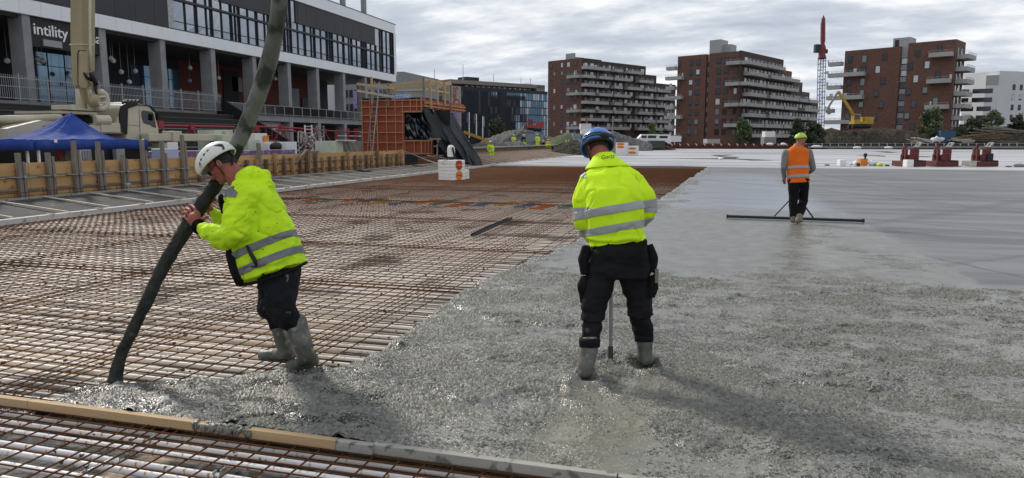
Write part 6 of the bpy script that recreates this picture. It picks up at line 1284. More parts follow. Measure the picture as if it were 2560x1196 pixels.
def van(px, pb, w_, ln, lb, dark=False):
    c = W(px, pb, w_); t = thing('van', tuple(c), lb, 'van'); X = RH; h = 1.9; P = [(-ln/2, .35), (-ln/2, 1.0), (-ln/2+.9, 1.15), (-ln/2+1.6, h), (ln/2-.1, h), (ln/2, .9), (ln/2, .35)]
    mb = MB(); mb.prism(P, lambda a, b_: c+X*a+V3((0, 0, b_))-FH*.9, lambda a, b_: c+X*a+V3((0, 0, b_))+FH*.9); mb.build('body', 'white', t, bevel=.06)
    for a, b_ in ((-ln/2+1.55, -ln/2+2.4), (-ln/2+2.6, ln/2-.6)): mb = MB(); mb.ob(c+X*(a+b_)/2+V3((0, 0, 1.5))-FH*.91, X*(b_-a)/2, FH*.01, (0, 0, .22)); mb.build('window', 'glass_dark', t)
    for a in (-ln/2+.9, ln/2-.9): mb = MB(); mb.cyl(c+X*a+V3((0, 0, .33))-FH*.88, FH, .33, .2, 16); mb.build('wheel', 'tyre', t)
van(1612, 365, 118, 4.6, 'white van with dark windows, left of the two, before the left brick block'); van(1641, 365, 121, 4.6, 'white van partly behind a green skip, right of the two')
def fbx(name, m_, px0, px1, pt, pb, w_, d, lb, cat, group=None):
    a = W(px0, pb, w_); b_ = W(px1, pb, w_); tp = W(px0, pt, w_); c = (a+b_)/2; mb = MB(); mb.ob(V3((c.x, c.y, (a.z+tp.z)/2))+FH*d/2, (b_-a)/2, FH*d/2, (0, 0, (tp.z-a.z)/2)); return tag(mb.build(name, m_, None, (c.x, c.y, a.z)), lb, cat, group)
fbx('skip', 'green_cont', 1625, 1662, 352, 372, 115, 3, 'dark green skip in front of the right white van', 'skip')
fbx('trailer', 'white', 1667, 1703, 341, 355, 142, 4, 'white trailer box at the foot of the middle brick block', 'trailer')
fbx('site_cabin', 'balcony', 1768, 1800, 348, 359, 142, 3, 'small beige cabin before the middle brick block', 'cabin')
fbx('container', 'grey_cont', 1433, 1452, 334, 352, 92, 3, 'grey corrugated container left of the blue helmet', 'container')
fbx('container', 'grey_cont', 1312, 1342, 336, 352, 90, 3, 'pale blue-grey skip beside the standing lime-clad worker', 'container')
fbx('container', 'blue_cont', 2350, 2388, 327, 357, 147, 3, 'blue container with a dark open front on the earth bank', 'container')
fbx('barrier_block', 'exc_red', 1352, 1372, 342, 350, 100, 1.5, 'red site barrier in front of the left brick block', 'barrier')
fbx('stone_block', 'stone_grey', 1158, 1172, 350, 380, 62, .8, 'pale concrete block beside the tarpaulin', 'concrete block')
fbx('rubble_sack', 'stone_grey', 1910, 1940, 343, 360, 143, 2, 'pale stacked sacks with a white top before the middle block', 'sacks'); fbx('rubble_sack', 'white', 1913, 1938, 329, 343, 143.5, 2, 'white wrapped bale standing on the pale sacks', 'bale')
fbx('garden_wall', 'kerb_conc', 1385, 1378+15, 346, 352, 120, 1, 'short pale wall piece left of the green heap', 'wall')
c = W(1470, 345, 96); t = thing('crane_truck', tuple(c), 'white crane truck with a red mast behind the blue helmet', 'truck')
for nm, m_, a in (('cab', 'white', (1452, 1476, 326, 350)), ('roof', 'white', (1452, 1484, 324, 329)), ('window', 'glass_dark', (1454, 1468, 332, 341)), ('load_bed', 'white_bld', (1450, 1476, 310, 324))):
    p = W(a[0], a[3], 96 if nm != 'window' else 95.8); q = W(a[1], a[3], 96 if nm != 'window' else 95.8); z = W(a[0], a[2], 96).z; mb = MB(); mb.ob(((p.x+q.x)/2, (p.y+q.y)/2, (p.z+z)/2), (q-p)/2, FH*(1 if nm != 'window' else .05), (0, 0, (z-p.z)/2)); mb.build(nm, m_, t)
mb = MB(); mb.bar(W(1466.5, 326, 96), W(1466.5, 296, 96), .22, .22); mb.build('mast', 'sign_red', t)
# heap of white and pale timber on the right bank
for i, (px, py, l_, a, lb, m_) in enumerate(((2335, 352, 3.5, .3, 'white foam pieces tumbled left of the blue container', 'white'), (2400, 352, 4, 0, 'pale timber stack right of the blue container', 'wood_pale'), (2455, 345, 9, .05, 'long brown timber stack on the right bank', 'brown_wood'), (2500, 330, 9, -.1, 'upper long timber stack near the right edge', 'grey_wood'), (2300, 357, 4, -.2, 'slanted pale planks left of the foam pieces', 'wood_pale'))):
    c = W(px, py, 147); mb = MB(); r_ = random.Random(i)
    for k in range(16): ang = a+r_.uniform(-.25, .25)*(3 if i == 0 else .4); L_ = l_*r_.uniform(.5, 1)*(.35 if i == 0 else 1); o_ = c+RH*r_.uniform(-.3, .3)*l_-FH*r_.uniform(0, 1)+V3((0, 0, r_.uniform(-.3, .5)*(1 if i < 2 else 1.4))); mb.ob(o_, (RH*math.cos(ang)+V3((0, 0, math.sin(ang))))*L_/2, FH*.2, (0, 0, .09 if i else .2))
    o = mb.build('timber_stack' if i else 'foam_pieces', m_, None, tuple(c)); tag(o, lb, 'timber' if i else 'foam pieces')
# power trowel machines parked on the slab
def trowel(px, lb, grey=False, w_=44.3):
    c = G(px, 416.5); t = thing('power_trowel', tuple(c), lb, 'power trowel'); u = RH; v = FH; s = w_/F
    def bx_(name, m_, x0, x1, z0, z1, d0=-.6, d1=.6, bev=.02): mb = MB(); mb.ob(c+u*(x0+x1)/2*s+v*(d0+d1)/2+V3((0, 0, (z0+z1)/2*s)), u*(x1-x0)/2*s, v*(d1-d0)/2, V3((0, 0, (z1-z0)/2*s))); return mb.build(name, m_, t, bevel=bev)
    mb = MB(); mb.ell(c+V3((0, 0, .10)), u*26*s, v*.75, V3((0, 0, .05)), 20, 6); mb.build('rotor_disc', 'black', t)
    bx_('guard_ring', 'red_dark', -28, 26, 1, 13, -.75, -.68); bx_('guard_ring', 'red_dark', -28, 26, 1, 13, .68, .75); bx_('guard_ring', 'stone_grey' if grey else 'red_dark', -28, -18, 1, 14, -.74, .74); bx_('guard_ring', 'black', 18, 26, 1, 16, -.72, .72)
    for k in range(8): mb = MB(); mb.tube(c+u*(-22+k*6)*s-v*.72+V3((0, 0, .02)), c+u*(-20+k*6)*s-v*.72+V3((0, 0, .12)), .03, 5); mb.build('rotor_arm', 'boot_tan', t)
    bx_('tank', 'red_dark', -12, 14, 12, 45, -.45, .45, .05); bx_('panel_seam', 'red_print', -9, 11, 32, 33.5, -.47, -.45, 0); bx_('tank_side', 'red_dark', -17, -10, 10, 30, -.3, .3); 
    if grey: bx_('engine', 'black', 2, 18, 10, 33, -.55, .5, .06)
    mb = MB(); mb.tube(c+u*-17*s+V3((0, 0, 12*s)), c+u*-17*s+V3((0, 0, 47*s)), .05, 8); mb.tube(c+u*-19*s+V3((0, 0, 22*s)), c+u*-22*s+V3((0, 0, 30*s)), .03, 6); mb.tube(c+u*-13*s+V3((0, 0, 44*s)), c+u*-12*s+V3((0, 0, 54*s)), .05, 8); mb.tube(c+u*-9*s+V3((0, 0, 44*s)), c+u*-8*s+V3((0, 0, 51*s)), .035, 8); mb.build('control_lever', 'red_dark', t)
    mb = MB(); mb.path([c+u*8*s+V3((0, 0, 46*s)), c+u*15*s+V3((0, 0, 47*s)), c+u*20*s+V3((0, 0, 57*s))], .06, 6); mb.build('seat_frame', 'black', t)
    mb = MB(); mb.ob(c+u*19*s+V3((0, 0, 53*s)), u*5*s+V3((0, 0, 6*s)), v*.25, V3((0, 0, .03))-u*.02); mb.build('seat', 'stone_grey', t); bx_('seat_base', 'black', 2, 17, 43, 47, -.3, .3)
    bx_('lamp', 'white', -14, -11, 30, 42, -.5, -.44, 0); mb = MB(); mb.path([c+u*22*s+V3((0, 0, 14*s)), c+u*23*s+V3((0, 0, 22*s)), c+u*21*s+V3((0, 0, 24*s))], .03, 6); mb.build('handle', 'stone_grey', t)
    return t
trowel(2272, 'dark red ride-on power trowel with a white cube standing in front of it'); trowel(2352, 'dark red ride-on power trowel in the middle of the three'); trowel(2450, 'red ride-on power trowel with black engine, right of the three', True)
def sbox(name, m_, px0, px1, pt, pb, lb, cat, d=.5, w_=None, group=None):
    a = G(px0, pb); b_ = G(px1, pb); w_ = (np.array(a)-CP) @ FW; z = W(px0, pt, w_).z; mb = MB(); c = (a+b_)/2; mb.ob(c+FH*d/2+V3((0, 0, z/2)), (b_-a)/2, FH*d/2, (0, 0, z/2)); o = mb.build(name, m_, None, tuple(c), bevel=.03); return tag(o, lb, cat, group)
sbox('white_cube', 'white', 2267, 2284, 400, 418.5, 'white plastic canister standing before the left power trowel', 'canister')
sbox('white_canister', 'white', 2100, 2115, 400, 416, 'white canister left of the orange crate', 'canister'); sbox('orange_crate', 'orange_print', 2151, 2169, 397, 415, 'orange crate with a white top among bags on the slab', 'crate')
sbox('crate_lid', 'stone_grey', 2149, 2172, 395.5, 397, 'pale board lying on the orange crate', 'board') if False else None
for px0, px1, pt, pb, m_, nm, lb in ((2122, 2130, 406, 413, 'pale_blue', 'bag', 'small blue and white bag right of the white canister'), (2132, 2146, 401, 416, 'white', 'bag', 'white paper sack left of the orange crate'), (2143, 2148, 405, 417, 'black', 'bag', 'small black bag leaning at the orange crate'), (2169, 2184, 401, 415, 'white', 'bag', 'white crumpled bag right of the orange crate'), (2184, 2194, 404, 415, 'wood_pale', 'bag', 'beige bag right of the white crumpled bag'), (2193, 2206, 406, 416, 'helmet_lime', 'jacket', 'lime jacket dropped on the slab'), (2213, 2223, 411, 416, 'black', 'boots', 'pair of black boots on the slab right of the lime jacket'), (2062, 2073, 411, 414.5, 'black', 'gloves', 'dark gloves on the slab left of the white canister'), (2393, 2401, 415, 417, 'black', 'gloves', 'small dark tool lying between the two right power trowels'), (2515, 2530, 415, 418, 'black', 'rag', 'dark rag on the slab near the right edge'), (2535, 2562, 409, 418, 'stone_grey', 'cover_sheet', 'crumpled pale sheet on the slab at the right edge'), (1796, 1806, 393, 400, 'white', 'canister', 'small white canister on the far slab before the middle block')):
    a = G(px0, pb); b_ = G(px1, pb); w_ = (np.array(a)-CP) @ FW; z = W(px0, pt, w_).z; c = (a+b_)/2; mb = MB(); r_ = random.Random(px0)
    for k in range(4): mb.ell(c+(b_-a)*r_.uniform(-.2, .2)+V3((0, 0, z*r_.uniform(.35, .5))), (b_-a)*.38, FH*.22, (r_.uniform(-.03, .03), 0, z*r_.uniform(.4, .52)), 10, 8)
    tag(mb.build(nm, m_, None, tuple(c), smooth=False), lb, nm.replace('_', ' '))
mb = MB(); a = G(2163, 415); w_ = 44.6; mb.tube(W(2163, 398, w_), W(2163.5, 384, w_), .06, 8); mb.ob(W(2163.5, 388, w_), RH*.09, FH*.05, (0, 0, .1)); tag(mb.build('drill', 'alu_black', None, a), 'dark upright tool standing on the orange crate', 'tool')
for i, (px, py, ww) in enumerate(((2042, 367, 3), (2143, 370, 2.4), (2221, 370, 2.4), (1925, 361, 2), (1958, 361, 1.6))):
    c = W(px, py, 134); mb = MB(); mb.ell(c, RH*ww*.36, FH*.5, (0, 0, .28), 10, 6); tag(mb.build('white_sack', 'white', None, tuple(c)), 'white sack lying along the far edge of the slab, number seen from the left: '[:44]+('before the dark shrubs' , 'left of the three machines, farther left', 'just left of the three machines', 'under the white wrapped bale', 'right of the white wrapped bale')[i], 'sack')
# ================================================================ PEOPLE
D('trouser_w2', (.008, .008, .009), .9, col2=(.016, .016, .018), nscale=5, bump=.6, bscale=14, bdist=.02, col3=(.07, .072, .07), s3=10, c3=(.68, .73), spec=.15)
FWv, RTv, UPv = V3(FW), V3(RT), V3(UP)
def remesh(mb, voxel, smooth=2):
    me = bpy.data.meshes.new('t'); me.from_pydata([tuple(p) for p in mb.v], [], mb.f); o = bpy.data.objects.new('t', me); COL.objects.link(o)
    m = o.modifiers.new('r', 'REMESH'); m.mode = 'VOXEL'; m.voxel_size = voxel; m.adaptivity = 0
    bpy.context.view_layer.update(); r = bpy.data.meshes.new_from_object(o.evaluated_get(bpy.context.evaluated_depsgraph_get())); bpy.data.objects.remove(o); bpy.data.meshes.remove(me)
    n = len(r.vertices); co = np.empty(n*3, np.float32); r.vertices.foreach_get('co', co); co = co.reshape(-1, 3).astype(float)
    e = np.empty(len(r.edges)*2, np.int32); r.edges.foreach_get('vertices', e); e = e.reshape(-1, 2); deg = np.bincount(e.ravel(), minlength=n)[:, None]
    for k in range(smooth):
        s_ = np.zeros_like(co)
        for c in range(3): s_[:, c] = np.bincount(e[:, 0], co[e[:, 1], c], n)+np.bincount(e[:, 1], co[e[:, 0], c], n)
        co = co*.35+(s_/np.maximum(deg, 1))*.65
    r.vertices.foreach_set('co', co.astype(np.float32).ravel()); r.update(); return r
def displace(me, fn):
    n = len(me.vertices); co = np.empty(n*3, np.float32); me.vertices.foreach_get('co', co); co = co.reshape(-1, 3).astype(float); no = np.empty(n*3, np.float32); me.vertex_normals.foreach_get('vector', no); no = no.reshape(-1, 3)
    co = co+no*fn(co, no)[:, None]; me.vertices.foreach_set('co', co.astype(np.float32).ravel()); me.update()
def finish(me, name, mats, parent, smooth=True):
    me.name = name; me.materials.clear()
    for m in (mats if isinstance(mats, (list, tuple)) else [mats]): me.materials.append(M[m])
    me.polygons.foreach_set('use_smooth', [smooth]*len(me.polygons)); off = world_loc(parent); me.transform(Matrix.Translation(-off)); return link(name, me, parent)
def wrinkle(scale, amp, seed, axis=None, k=3.0):   # cloth folds running across the given axis
    A = np.array(axis) if axis is not None else None
    def fn(co, no):
        p = co.copy()
        if A is not None: p = p+np.outer(co@A, A)*(k-1)
        r = fbm(p, scale, 3, seed); return (r-.6*np.abs(fbm(p, scale*.7, 2, seed+3))*2+.2)*amp
    return fn
def oval(mb, rows, n=28, ex=2.4):
    """rows: (edge A (x,y), edge B (x,y), w, half depth, [depth of B relative]) - rings seen edge-on from the camera"""
    R_ = []
    for (a, b_, w_, hd) in rows:
        A = W(a[0], a[1], w_); B = W(b_[0], b_[1], w_); c = (A+B)/2; p = (B-A)/2; ring = []
        for j in range(n):
            t = 2*math.pi*j/n; cs, sn = math.cos(t), math.sin(t); cs = math.copysign(abs(cs)**(2/ex), cs); sn = math.copysign(abs(sn)**(2/ex), sn); ring.append(c+p*cs+FWv*hd*sn)
        R_.append(ring)
    return mb.rings(R_)
def limb(mb, pts, n=16):   # pts (x,y,w,r) rounded chain
    for a, b_ in zip(pts[:-1], pts[1:]): mb.cap(W(*a[:3]), W(*b_[:3]), a[3], b_[3], n)
    return mb
def band(me, p, n, th, off, pick, name, m_, parent, grow=.004):
    """strip of the garment between two planes, lifted off the cloth; pick(centroid)->bool chooses pieces"""
    n = V3(n).normalized(); bm = bmesh.new(); bm.from_mesh(me); bm.transform(Matrix.Translation(world_loc(parent)))
    for s_, q in ((1, V3(p)+n*th/2), (-1, V3(p)-n*th/2)): bmesh.ops.bisect_plane(bm, geom=bm.verts[:]+bm.edges[:]+bm.faces[:], plane_co=q, plane_no=n*s_, clear_outer=True)
    bm.verts.ensure_lookup_table(); seen = set(); kill = []
    for v in bm.verts:
        if v in seen: continue
        comp = [v]; seen.add(v); i = 0
        while i < len(comp):
            for e in comp[i].link_edges:
                o_ = e.other_vert(comp[i])
                if o_ not in seen: seen.add(o_); comp.append(o_)
            i += 1
        c = sum((q.co for q in comp), V3())/len(comp)
        if not pick(c): kill += comp
    bmesh.ops.delete(bm, geom=kill, context='VERTS'); bm.normal_update()
    for v in bm.verts: v.co += v.normal*grow
    r = bpy.data.meshes.new(name); bm.to_mesh(r); bm.free(); o = finish(r, name, m_, parent); s_ = o.modifiers.new('s', 'SOLIDIFY'); s_.thickness = .003; s_.offset = 1; return o
def helmet(c, f, u, sf, ss, su, m_, parent, vents=(), n=48, back=104, side=84, front=92, visor=0.0, name='helmet', scale=1):
    c = V3(c); f = V3(f).normalized(); u = (V3(u)-f*V3(u).dot(f)).normalized(); s_ = f.cross(u)
    def P(az, th, k=1.0):
        a = R(az); t = R(th); e = 1+.02*math.cos(3*a); return c+(f*math.cos(a)*sf*(1+visor*max(0, math.cos(a))**6*max(0, math.sin(t))**8)+s_*math.sin(a)*ss)*math.sin(t)*k*e+u*math.cos(t)*su*k
    def lim(az):
        a = math.cos(R(az)); return side+(front-side)*max(0, a)**1.5+(back-side)*max(0, -a)**1.2
    m = 16; vs = [P(0, 0)]; fs = []
    for i in range(1, m+1):
        for j in range(n): az = 360*j/n; vs.append(P(az, lim(az)*i/m))
    for j in range(n): fs.append((0, 1+(j+1) % n, 1+j))
    for i in range(m-1):
        for j in range(n): a = 1+i*n+j; b_ = 1+i*n+(j+1) % n; fs.append((a, b_, b_+n, a+n))
    mb = MB(); mb.add(vs, fs); o = mb.build(name, m_, parent, smooth=True); sd_ = o.modifiers.new('s', 'SOLIDIFY'); sd_.thickness = .012*scale; sd_.offset = -1
    for poly in vents:
        mb = MB(); mid = []; k = len(poly); pts = [P(a, t, 1.006) for a, t in poly]; cc = sum(pts, V3())/k; d = (cc-c).normalized()
        ca = sum(a for a, t in poly)/k; ct = sum(t for a, t in poly)/k; vs = [P(ca, ct, 1.010)]
        ring = []
        for i in range(k):
            for q in range(4): a0, t0 = poly[i]; a1, t1 = poly[(i+1) % k]; ring.append((a0+(a1-a0)*q/4, t0+(t1-t0)*q/4))
        vs += [P(a, t, 1.006) for a, t in ring]; vs += [P(a, t, .985) for a, t in ring]; K = len(ring); fs = [(0, 1+i, 1+(i+1) % K) for i in range(K)]+[(1+i, 1+K+i, 1+K+(i+1) % K, 1+(i+1) % K) for i in range(K)]
        mb.add(vs, fs); mb.build('vent', 'vent', o, smooth=False)
    return o, P, s_
def hose_at(x, y):   # nearest hose centre in world for a pixel
    best = min(HS, key=lambda p: (W(x, y, 5.2)-V3(p[:3])).length); return V3(best[:3]), best[3]
from mathutils.bvhtree import BVHTree
def surf(o, x, y, lift=.002):   # first point of an object along a line of sight, slightly lifted off
    bm = bmesh.new(); bm.from_mesh(o.data); t = BVHTree.FromBMesh(bm); off = world_loc(o); h = t.ray_cast(V3(CP)-off, V3(ray(x, y)).normalized()); bm.free()
    if h[0] is None: return (W(x, y, 5), -FWv)
    n_ = h[1] if h[1].dot(V3(ray(x, y))) < 0 else -h[1]
    return (h[0]+off+n_*lift, n_) if h[0] is not None else (W(x, y, 5), -FWv)
# ---------------------------------------------------------------- worker holding the hose
w1 = thing('person', tuple(G(740, 925)), 'worker in a white helmet and dirty yellow hi-vis jacket hugging the thick hose', 'person')
WJ = 5.15; px = 343.0
fv = (RTv*-.80-UPv*.60).normalized(); uv_ = (RTv*-.60+UPv*.80).normalized()
# body: head, neck, core, arms and hands
mb = MB(); hc = W(553, 409, 5.2)
mb.ell(hc, fv*.098, FWv*.078, uv_*.112, 24, 16)
mb.cap(hc+fv*.045-uv_*.045, hc+fv*.058-uv_*.093, .058, .040); mb.cap(hc-fv*.005-uv_*.07, hc+fv*.05-uv_*.097, .045, .034)
mb.ell(hc+fv*.085-uv_*.03, fv*.02, FWv*.05, uv_*.035, 12, 8)
mb.cap(hc+fv*.092-uv_*.018, hc+fv*.116-uv_*.050, .010, .014, 8); mb.ell(hc+fv*.108-uv_*.056, fv*.016, FWv*.017, uv_*.010, 10, 6)
mb.ell(hc+fv*.094-uv_*.078, fv*.012, FWv*.024, uv_*.008, 10, 6); mb.ell(hc+fv*.090-uv_*.090, fv*.011, FWv*.022, uv_*.008, 10, 6); mb.ell(hc+fv*.082-uv_*.115, fv*.020, FWv*.022, uv_*.016, 10, 6)
for s_ in (-1, 1): mb.ell(hc-fv*.008-uv_*.022+FWv*.079*s_, fv*.020, FWv*.010, uv_*.033, 12, 8); mb.ell(hc+fv*.07-uv_*.035+FWv*.036*s_, fv*.024, FWv*.022, uv_*.02, 10, 8)
mb.cap(hc-fv*.02-uv_*.06, W(608, 470, 5.2), .062, .075)
mb.cap(W(622, 500, 5.2), W(680, 640, 5.18), .09, .10); mb.cap(W(618, 492, 5.05), W(618, 492, 5.35), .05, .05); limb(mb, [(690, 660, 5.18, .09), (708, 700, 5.08, .06), (706, 770, 5.04, .05), (742, 815, 5.09, .04), (765, 885, 5.11, .035)]); limb(mb, [(690, 660, 5.2, .09), (682, 705, 5.29, .06), (682, 775, 5.26, .05), (695, 805, 5.27, .04), (716, 875, 5.32, .035)])
limb(mb, [(612, 497, 5.0, .045), (598, 578, 4.88, .045), (512, 574, 4.98, .032), (492, 562, 5.03, .028)])
def hand(mb, wr, kn, spread, curlpts, thumb, sc_=1.0):
    pass
# near hand on the hose: back of the hand towards us, fingers over the left side
h0, hr = hose_at(486, 540)
mb.cap(W(490, 562, 5.04), W(484, 545, 5.045), .030, .036, 12); mb.cap(W(494, 556, 5.05), W(492, 536, 5.055), .030, .026, 12); mb.cap(W(486, 562, 5.045), W(474, 551, 5.055), .024, .020, 12); mb.cap(W(488, 552, 5.042), W(480, 540, 5.045), .030, .024, 12)
for (b0, b1, b2, b3, r) in (((492, 537, 5.055), (487, 522, 5.07), (478, 513, 5.12), (473, 515, 5.19), .0125), ((483, 540, 5.05), (475, 526, 5.07), (466, 522, 5.12), (462, 526, 5.19), .0125), ((476, 546, 5.055), (468, 533, 5.08), (461, 531, 5.13), (458, 537, 5.20), .0115), ((471, 553, 5.06), (463, 543, 5.09), (457, 543, 5.14), (456, 549, 5.20), .0105)):
    mb.cap(W(*b0), W(*b1), r*1.15, r, 10); mb.cap(W(*b1), W(*b2), r, r*.95, 10); mb.cap(W(*b2), W(*b3), r*.95, r*.85, 10)
mb.cap(W(496, 557, 5.05), W(508, 548, 5.07), .019, .015, 10); mb.cap(W(508, 548, 5.07), W(518, 543, 5.10), .0145, .012, 10)
# far hand on the far side of the hose
limb(mb, [(598, 480, 5.40, .055), (560, 560, 5.50, .042), (520, 520, 5.42, .032)]); mb.cap(W(518, 518, 5.42), W(508, 505, 5.40), .038, .034, 12)
for k in range(4): a = (505+k*4, 492+k*9, 5.40); mb.cap(W(*a), W(a[0]-6, a[1]-6, 5.38), .0125, .011, 8); mb.cap(W(a[0]-6, a[1]-6, 5.38), W(a[0]-11, a[1]-4, 5.33), .011, .010, 8)
mb.cap(W(522, 508, 5.40), W(538, 498, 5.34), .016, .012, 8)
body = finish(remesh(mb, .0042, 2), 'body', 'skin_red', w1)
# ear detail, glasses, hair
mb = MB(); e0 = hc-fv*.010-uv_*.022-FWv*.090
mb.path([e0+fv*.012*math.cos(a)*1.0-fv*.002+uv_*.026*math.sin(a) for a in np.linspace(-.6, 4.2, 14)], .0045, 8); mb.build('ear_rim', 'skin', body, smooth=True)
mb = MB(); mb.ob(hc+fv*.108-uv_*.018-FWv*.03, FWv*.028, fv*.003, uv_*.016); mb.ob(hc+fv*.108-uv_*.018+FWv*.035, FWv*.028, fv*.003, uv_*.016); mb.bar(hc+fv*.106-uv_*.012-FWv*.058, hc-fv*.0-uv_*.006-FWv*.083, .004, .007); mb.build('safety_glasses', 'frame_dark', w1)
mb = MB(); mb.ell(hc-fv*.018+uv_*.002, fv*.092, FWv*.084, uv_*.100, 20, 12); me = remesh(mb, .007, 1)
bm = bmesh.new(); bm.from_mesh(me); bmesh.ops.bisect_plane(bm, geom=bm.verts[:]+bm.edges[:]+bm.faces[:], plane_co=hc-uv_*.03-fv*.02, plane_no=(-uv_*1+fv*.35), clear_outer=True); bm.to_mesh(me); bm.free(); finish(me, 'hair', 'hair', w1)
# helmet
hm, HPf, hs = helmet(W(541, 399, 5.2), fv, uv_, .160, .122, .120, 'helmet_white', w1, back=100, side=101, front=107, visor=.07,
    vents=[[(78, 74), (96, 84), (112, 62), (100, 60)] if False else (-150, 50), (-122, 40), (-112, 45), (-100, 60), (-104, 72), (-112, 52), (-126, 48)] and [])
def hp(vx, vy, k=1.0):   # helmet surface point under a pixel (near side)
    c = W(541, 399, 5.2); o_ = V3(CP); d = V3(ray(vx, vy)); a = np.array([[fv.x/.160, fv.y/.160, fv.z/.160], [hs.x/.122, hs.y/.122, hs.z/.122], [uv_.x/.118, uv_.y/.118, uv_.z/.118]])*(1/k); q = a@np.array(o_-c); e_ = a@np.array(d); A = e_@e_; B = 2*q@e_; Cc = q@q-1; D_ = B*B-4*A*Cc
    return o_+d*((-B-math.sqrt(max(D_, 0)))/(2*A))
for poly in ([(534, 365), (547, 361.5), (555, 361), (559, 366), (562, 373), (561, 380), (557, 376), (555, 367.5), (546, 366.5)], [(499, 405), (502, 410), (504, 418), (509, 424), (519, 423.5), (510, 427.5), (505, 428.5), (501, 420), (499, 411)], [(520, 375), (522, 374), (519, 380), (516.5, 379)], [(511, 384), (513, 384), (510, 391), (507.5, 389)], [(503, 396), (505, 397), (503, 403), (501, 401)]):
    mb = MB(); K = len(poly); mb.add([surf(hm, x, y, .004)[0] for x, y in poly]+[surf(hm, x, y, -.004)[0] for x, y in poly], [tuple(range(K))]+[(i, K+i, K+(i+1) % K, (i+1) % K) for i in range(K)]); mb.build('vent', 'vent', hm)
mb = MB()
for s_ in (-1,): mb.path([hc-fv*.04-FWv*.086-uv_*.005, hc-fv*.085-FWv*.05+uv_*.0, hc-fv*.105+uv_*.0], .012, 6); mb.path([hc-fv*.105+uv_*.02-FWv*.02, hc-fv*.115-uv_*.03-FWv*.03, hc-fv*.07-uv_*.075-FWv*.06], .008, 6); mb.path([hc+fv*.02+FWv*-.082, hc+fv*.015-uv_*.07-FWv*.066, hc+fv*.03-uv_*.12-FWv*.03], .004, 6)
mb.ell(hc-fv*.11+uv_*.012-FWv*.02, fv*.012, FWv*.022, uv_*.022, 10, 6); mb.build('chin_strap', 'strap', w1, smooth=True)
# jacket
mb = MB()
oval(mb, [((588, 458), (642, 436), 5.2, .09), ((578, 474), (664, 446), 5.2, .155), ((566, 500), (688, 474), 5.18, .205), ((567, 540), (710, 514), 5.16, .225), ((571, 590), (731, 560), 5.15, .225), ((580, 640), (749, 602), 5.15, .225), ((592, 684), (761, 637), 5.15, .23), ((602, 713), (766, 656), 5.15, .225)], 36, 2.3)
mb.ell(W(637, 447, 5.19), RTv*.135+UPv*.0, FWv*.135, UPv*.088+RTv*.02, 20, 12); mb.ell(W(664, 462, 5.19), RTv*.075-UPv*.03, FWv*.12, UPv*.075, 16, 10)
limb(mb, [(614, 492, 4.97, .098), (597, 545, 4.92, .115), (597, 577, 4.90, .098), (560, 592, 4.92, .090), (530, 583, 4.95, .078), (512, 576, 4.98, .064)]); mb.cap(W(613, 500, 5.0), W(640, 560, 5.05), .10, .10)
limb(mb, [(600, 480, 5.38, .09), (562, 556, 5.46, .08), (530, 530, 5.44, .06)])
J1 = remesh(mb, .0085, 5)
ax1 = np.array((W(600, 460, 5.15)-W(690, 680, 5.15)).normalized())
def j1d(co, no):
    f = wrinkle(5.0, .026, 3)(co, no)+wrinkle(11, .012, 9, ax1, 2.0)(co, no)-.012*np.exp(-(fbm(co+.0, 5.5, 2, 91)/.055)**2)
    el = np.array(W(575, 585, 4.92)); d = np.linalg.norm(co-el, axis=1); sa = np.array((W(512, 576, 4.98)-W(597, 577, 4.9)).normalized())
    f += .011*np.sin((co-el)@sa*95+3*fbm(co, 5, 2, 2))*np.clip(1-d/.24, 0, 1)*(((co-el)@sa) > -.02)
    return f
displace(J1, j1d); jk = finish(J1, 'jacket', 'hivis', w1)
n1 = (W(655, 620, 5.15)-W(672, 668, 5.15)).normalized()
tors = lambda c: (c-W(670, 620, 5.15)).length < .32 and True
def pk_t(c): p = W(660, 610, 5.15); return (c-p).length < .25
nb = (UPv*.92+RTv*-.39).normalized()
band(J1, W(665, 613, 5.1), nb, .052, 0, pk_t, 'reflective_band', 'reflect_dark', jk); band(J1, W(680, 652, 5.1), nb, .052, 0, pk_t, 'reflective_band', 'reflect_dark', jk)
sd1 = (W(512, 576, 4.98)-W(590, 590, 4.9)).normalized()
def pk_s(q): return lambda c: (c-q).length < .13
q = W(561, 588, 4.92); band(J1, q, (sd1*.95+UPv*.2), .036, 0, pk_s(q), 'reflective_band', 'reflect_dark', jk); q = W(540, 584, 4.94); band(J1, q, (sd1*.95+UPv*.12), .034, 0, pk_s(q), 'reflective_band', 'reflect_dark', jk)
q = W(596, 487, 4.93); band(J1, q, (UPv*.93+RTv*.25-FWv*.1), .050, 0, lambda c: True, 'tmp', 'reflect_dark', jk) if False else None
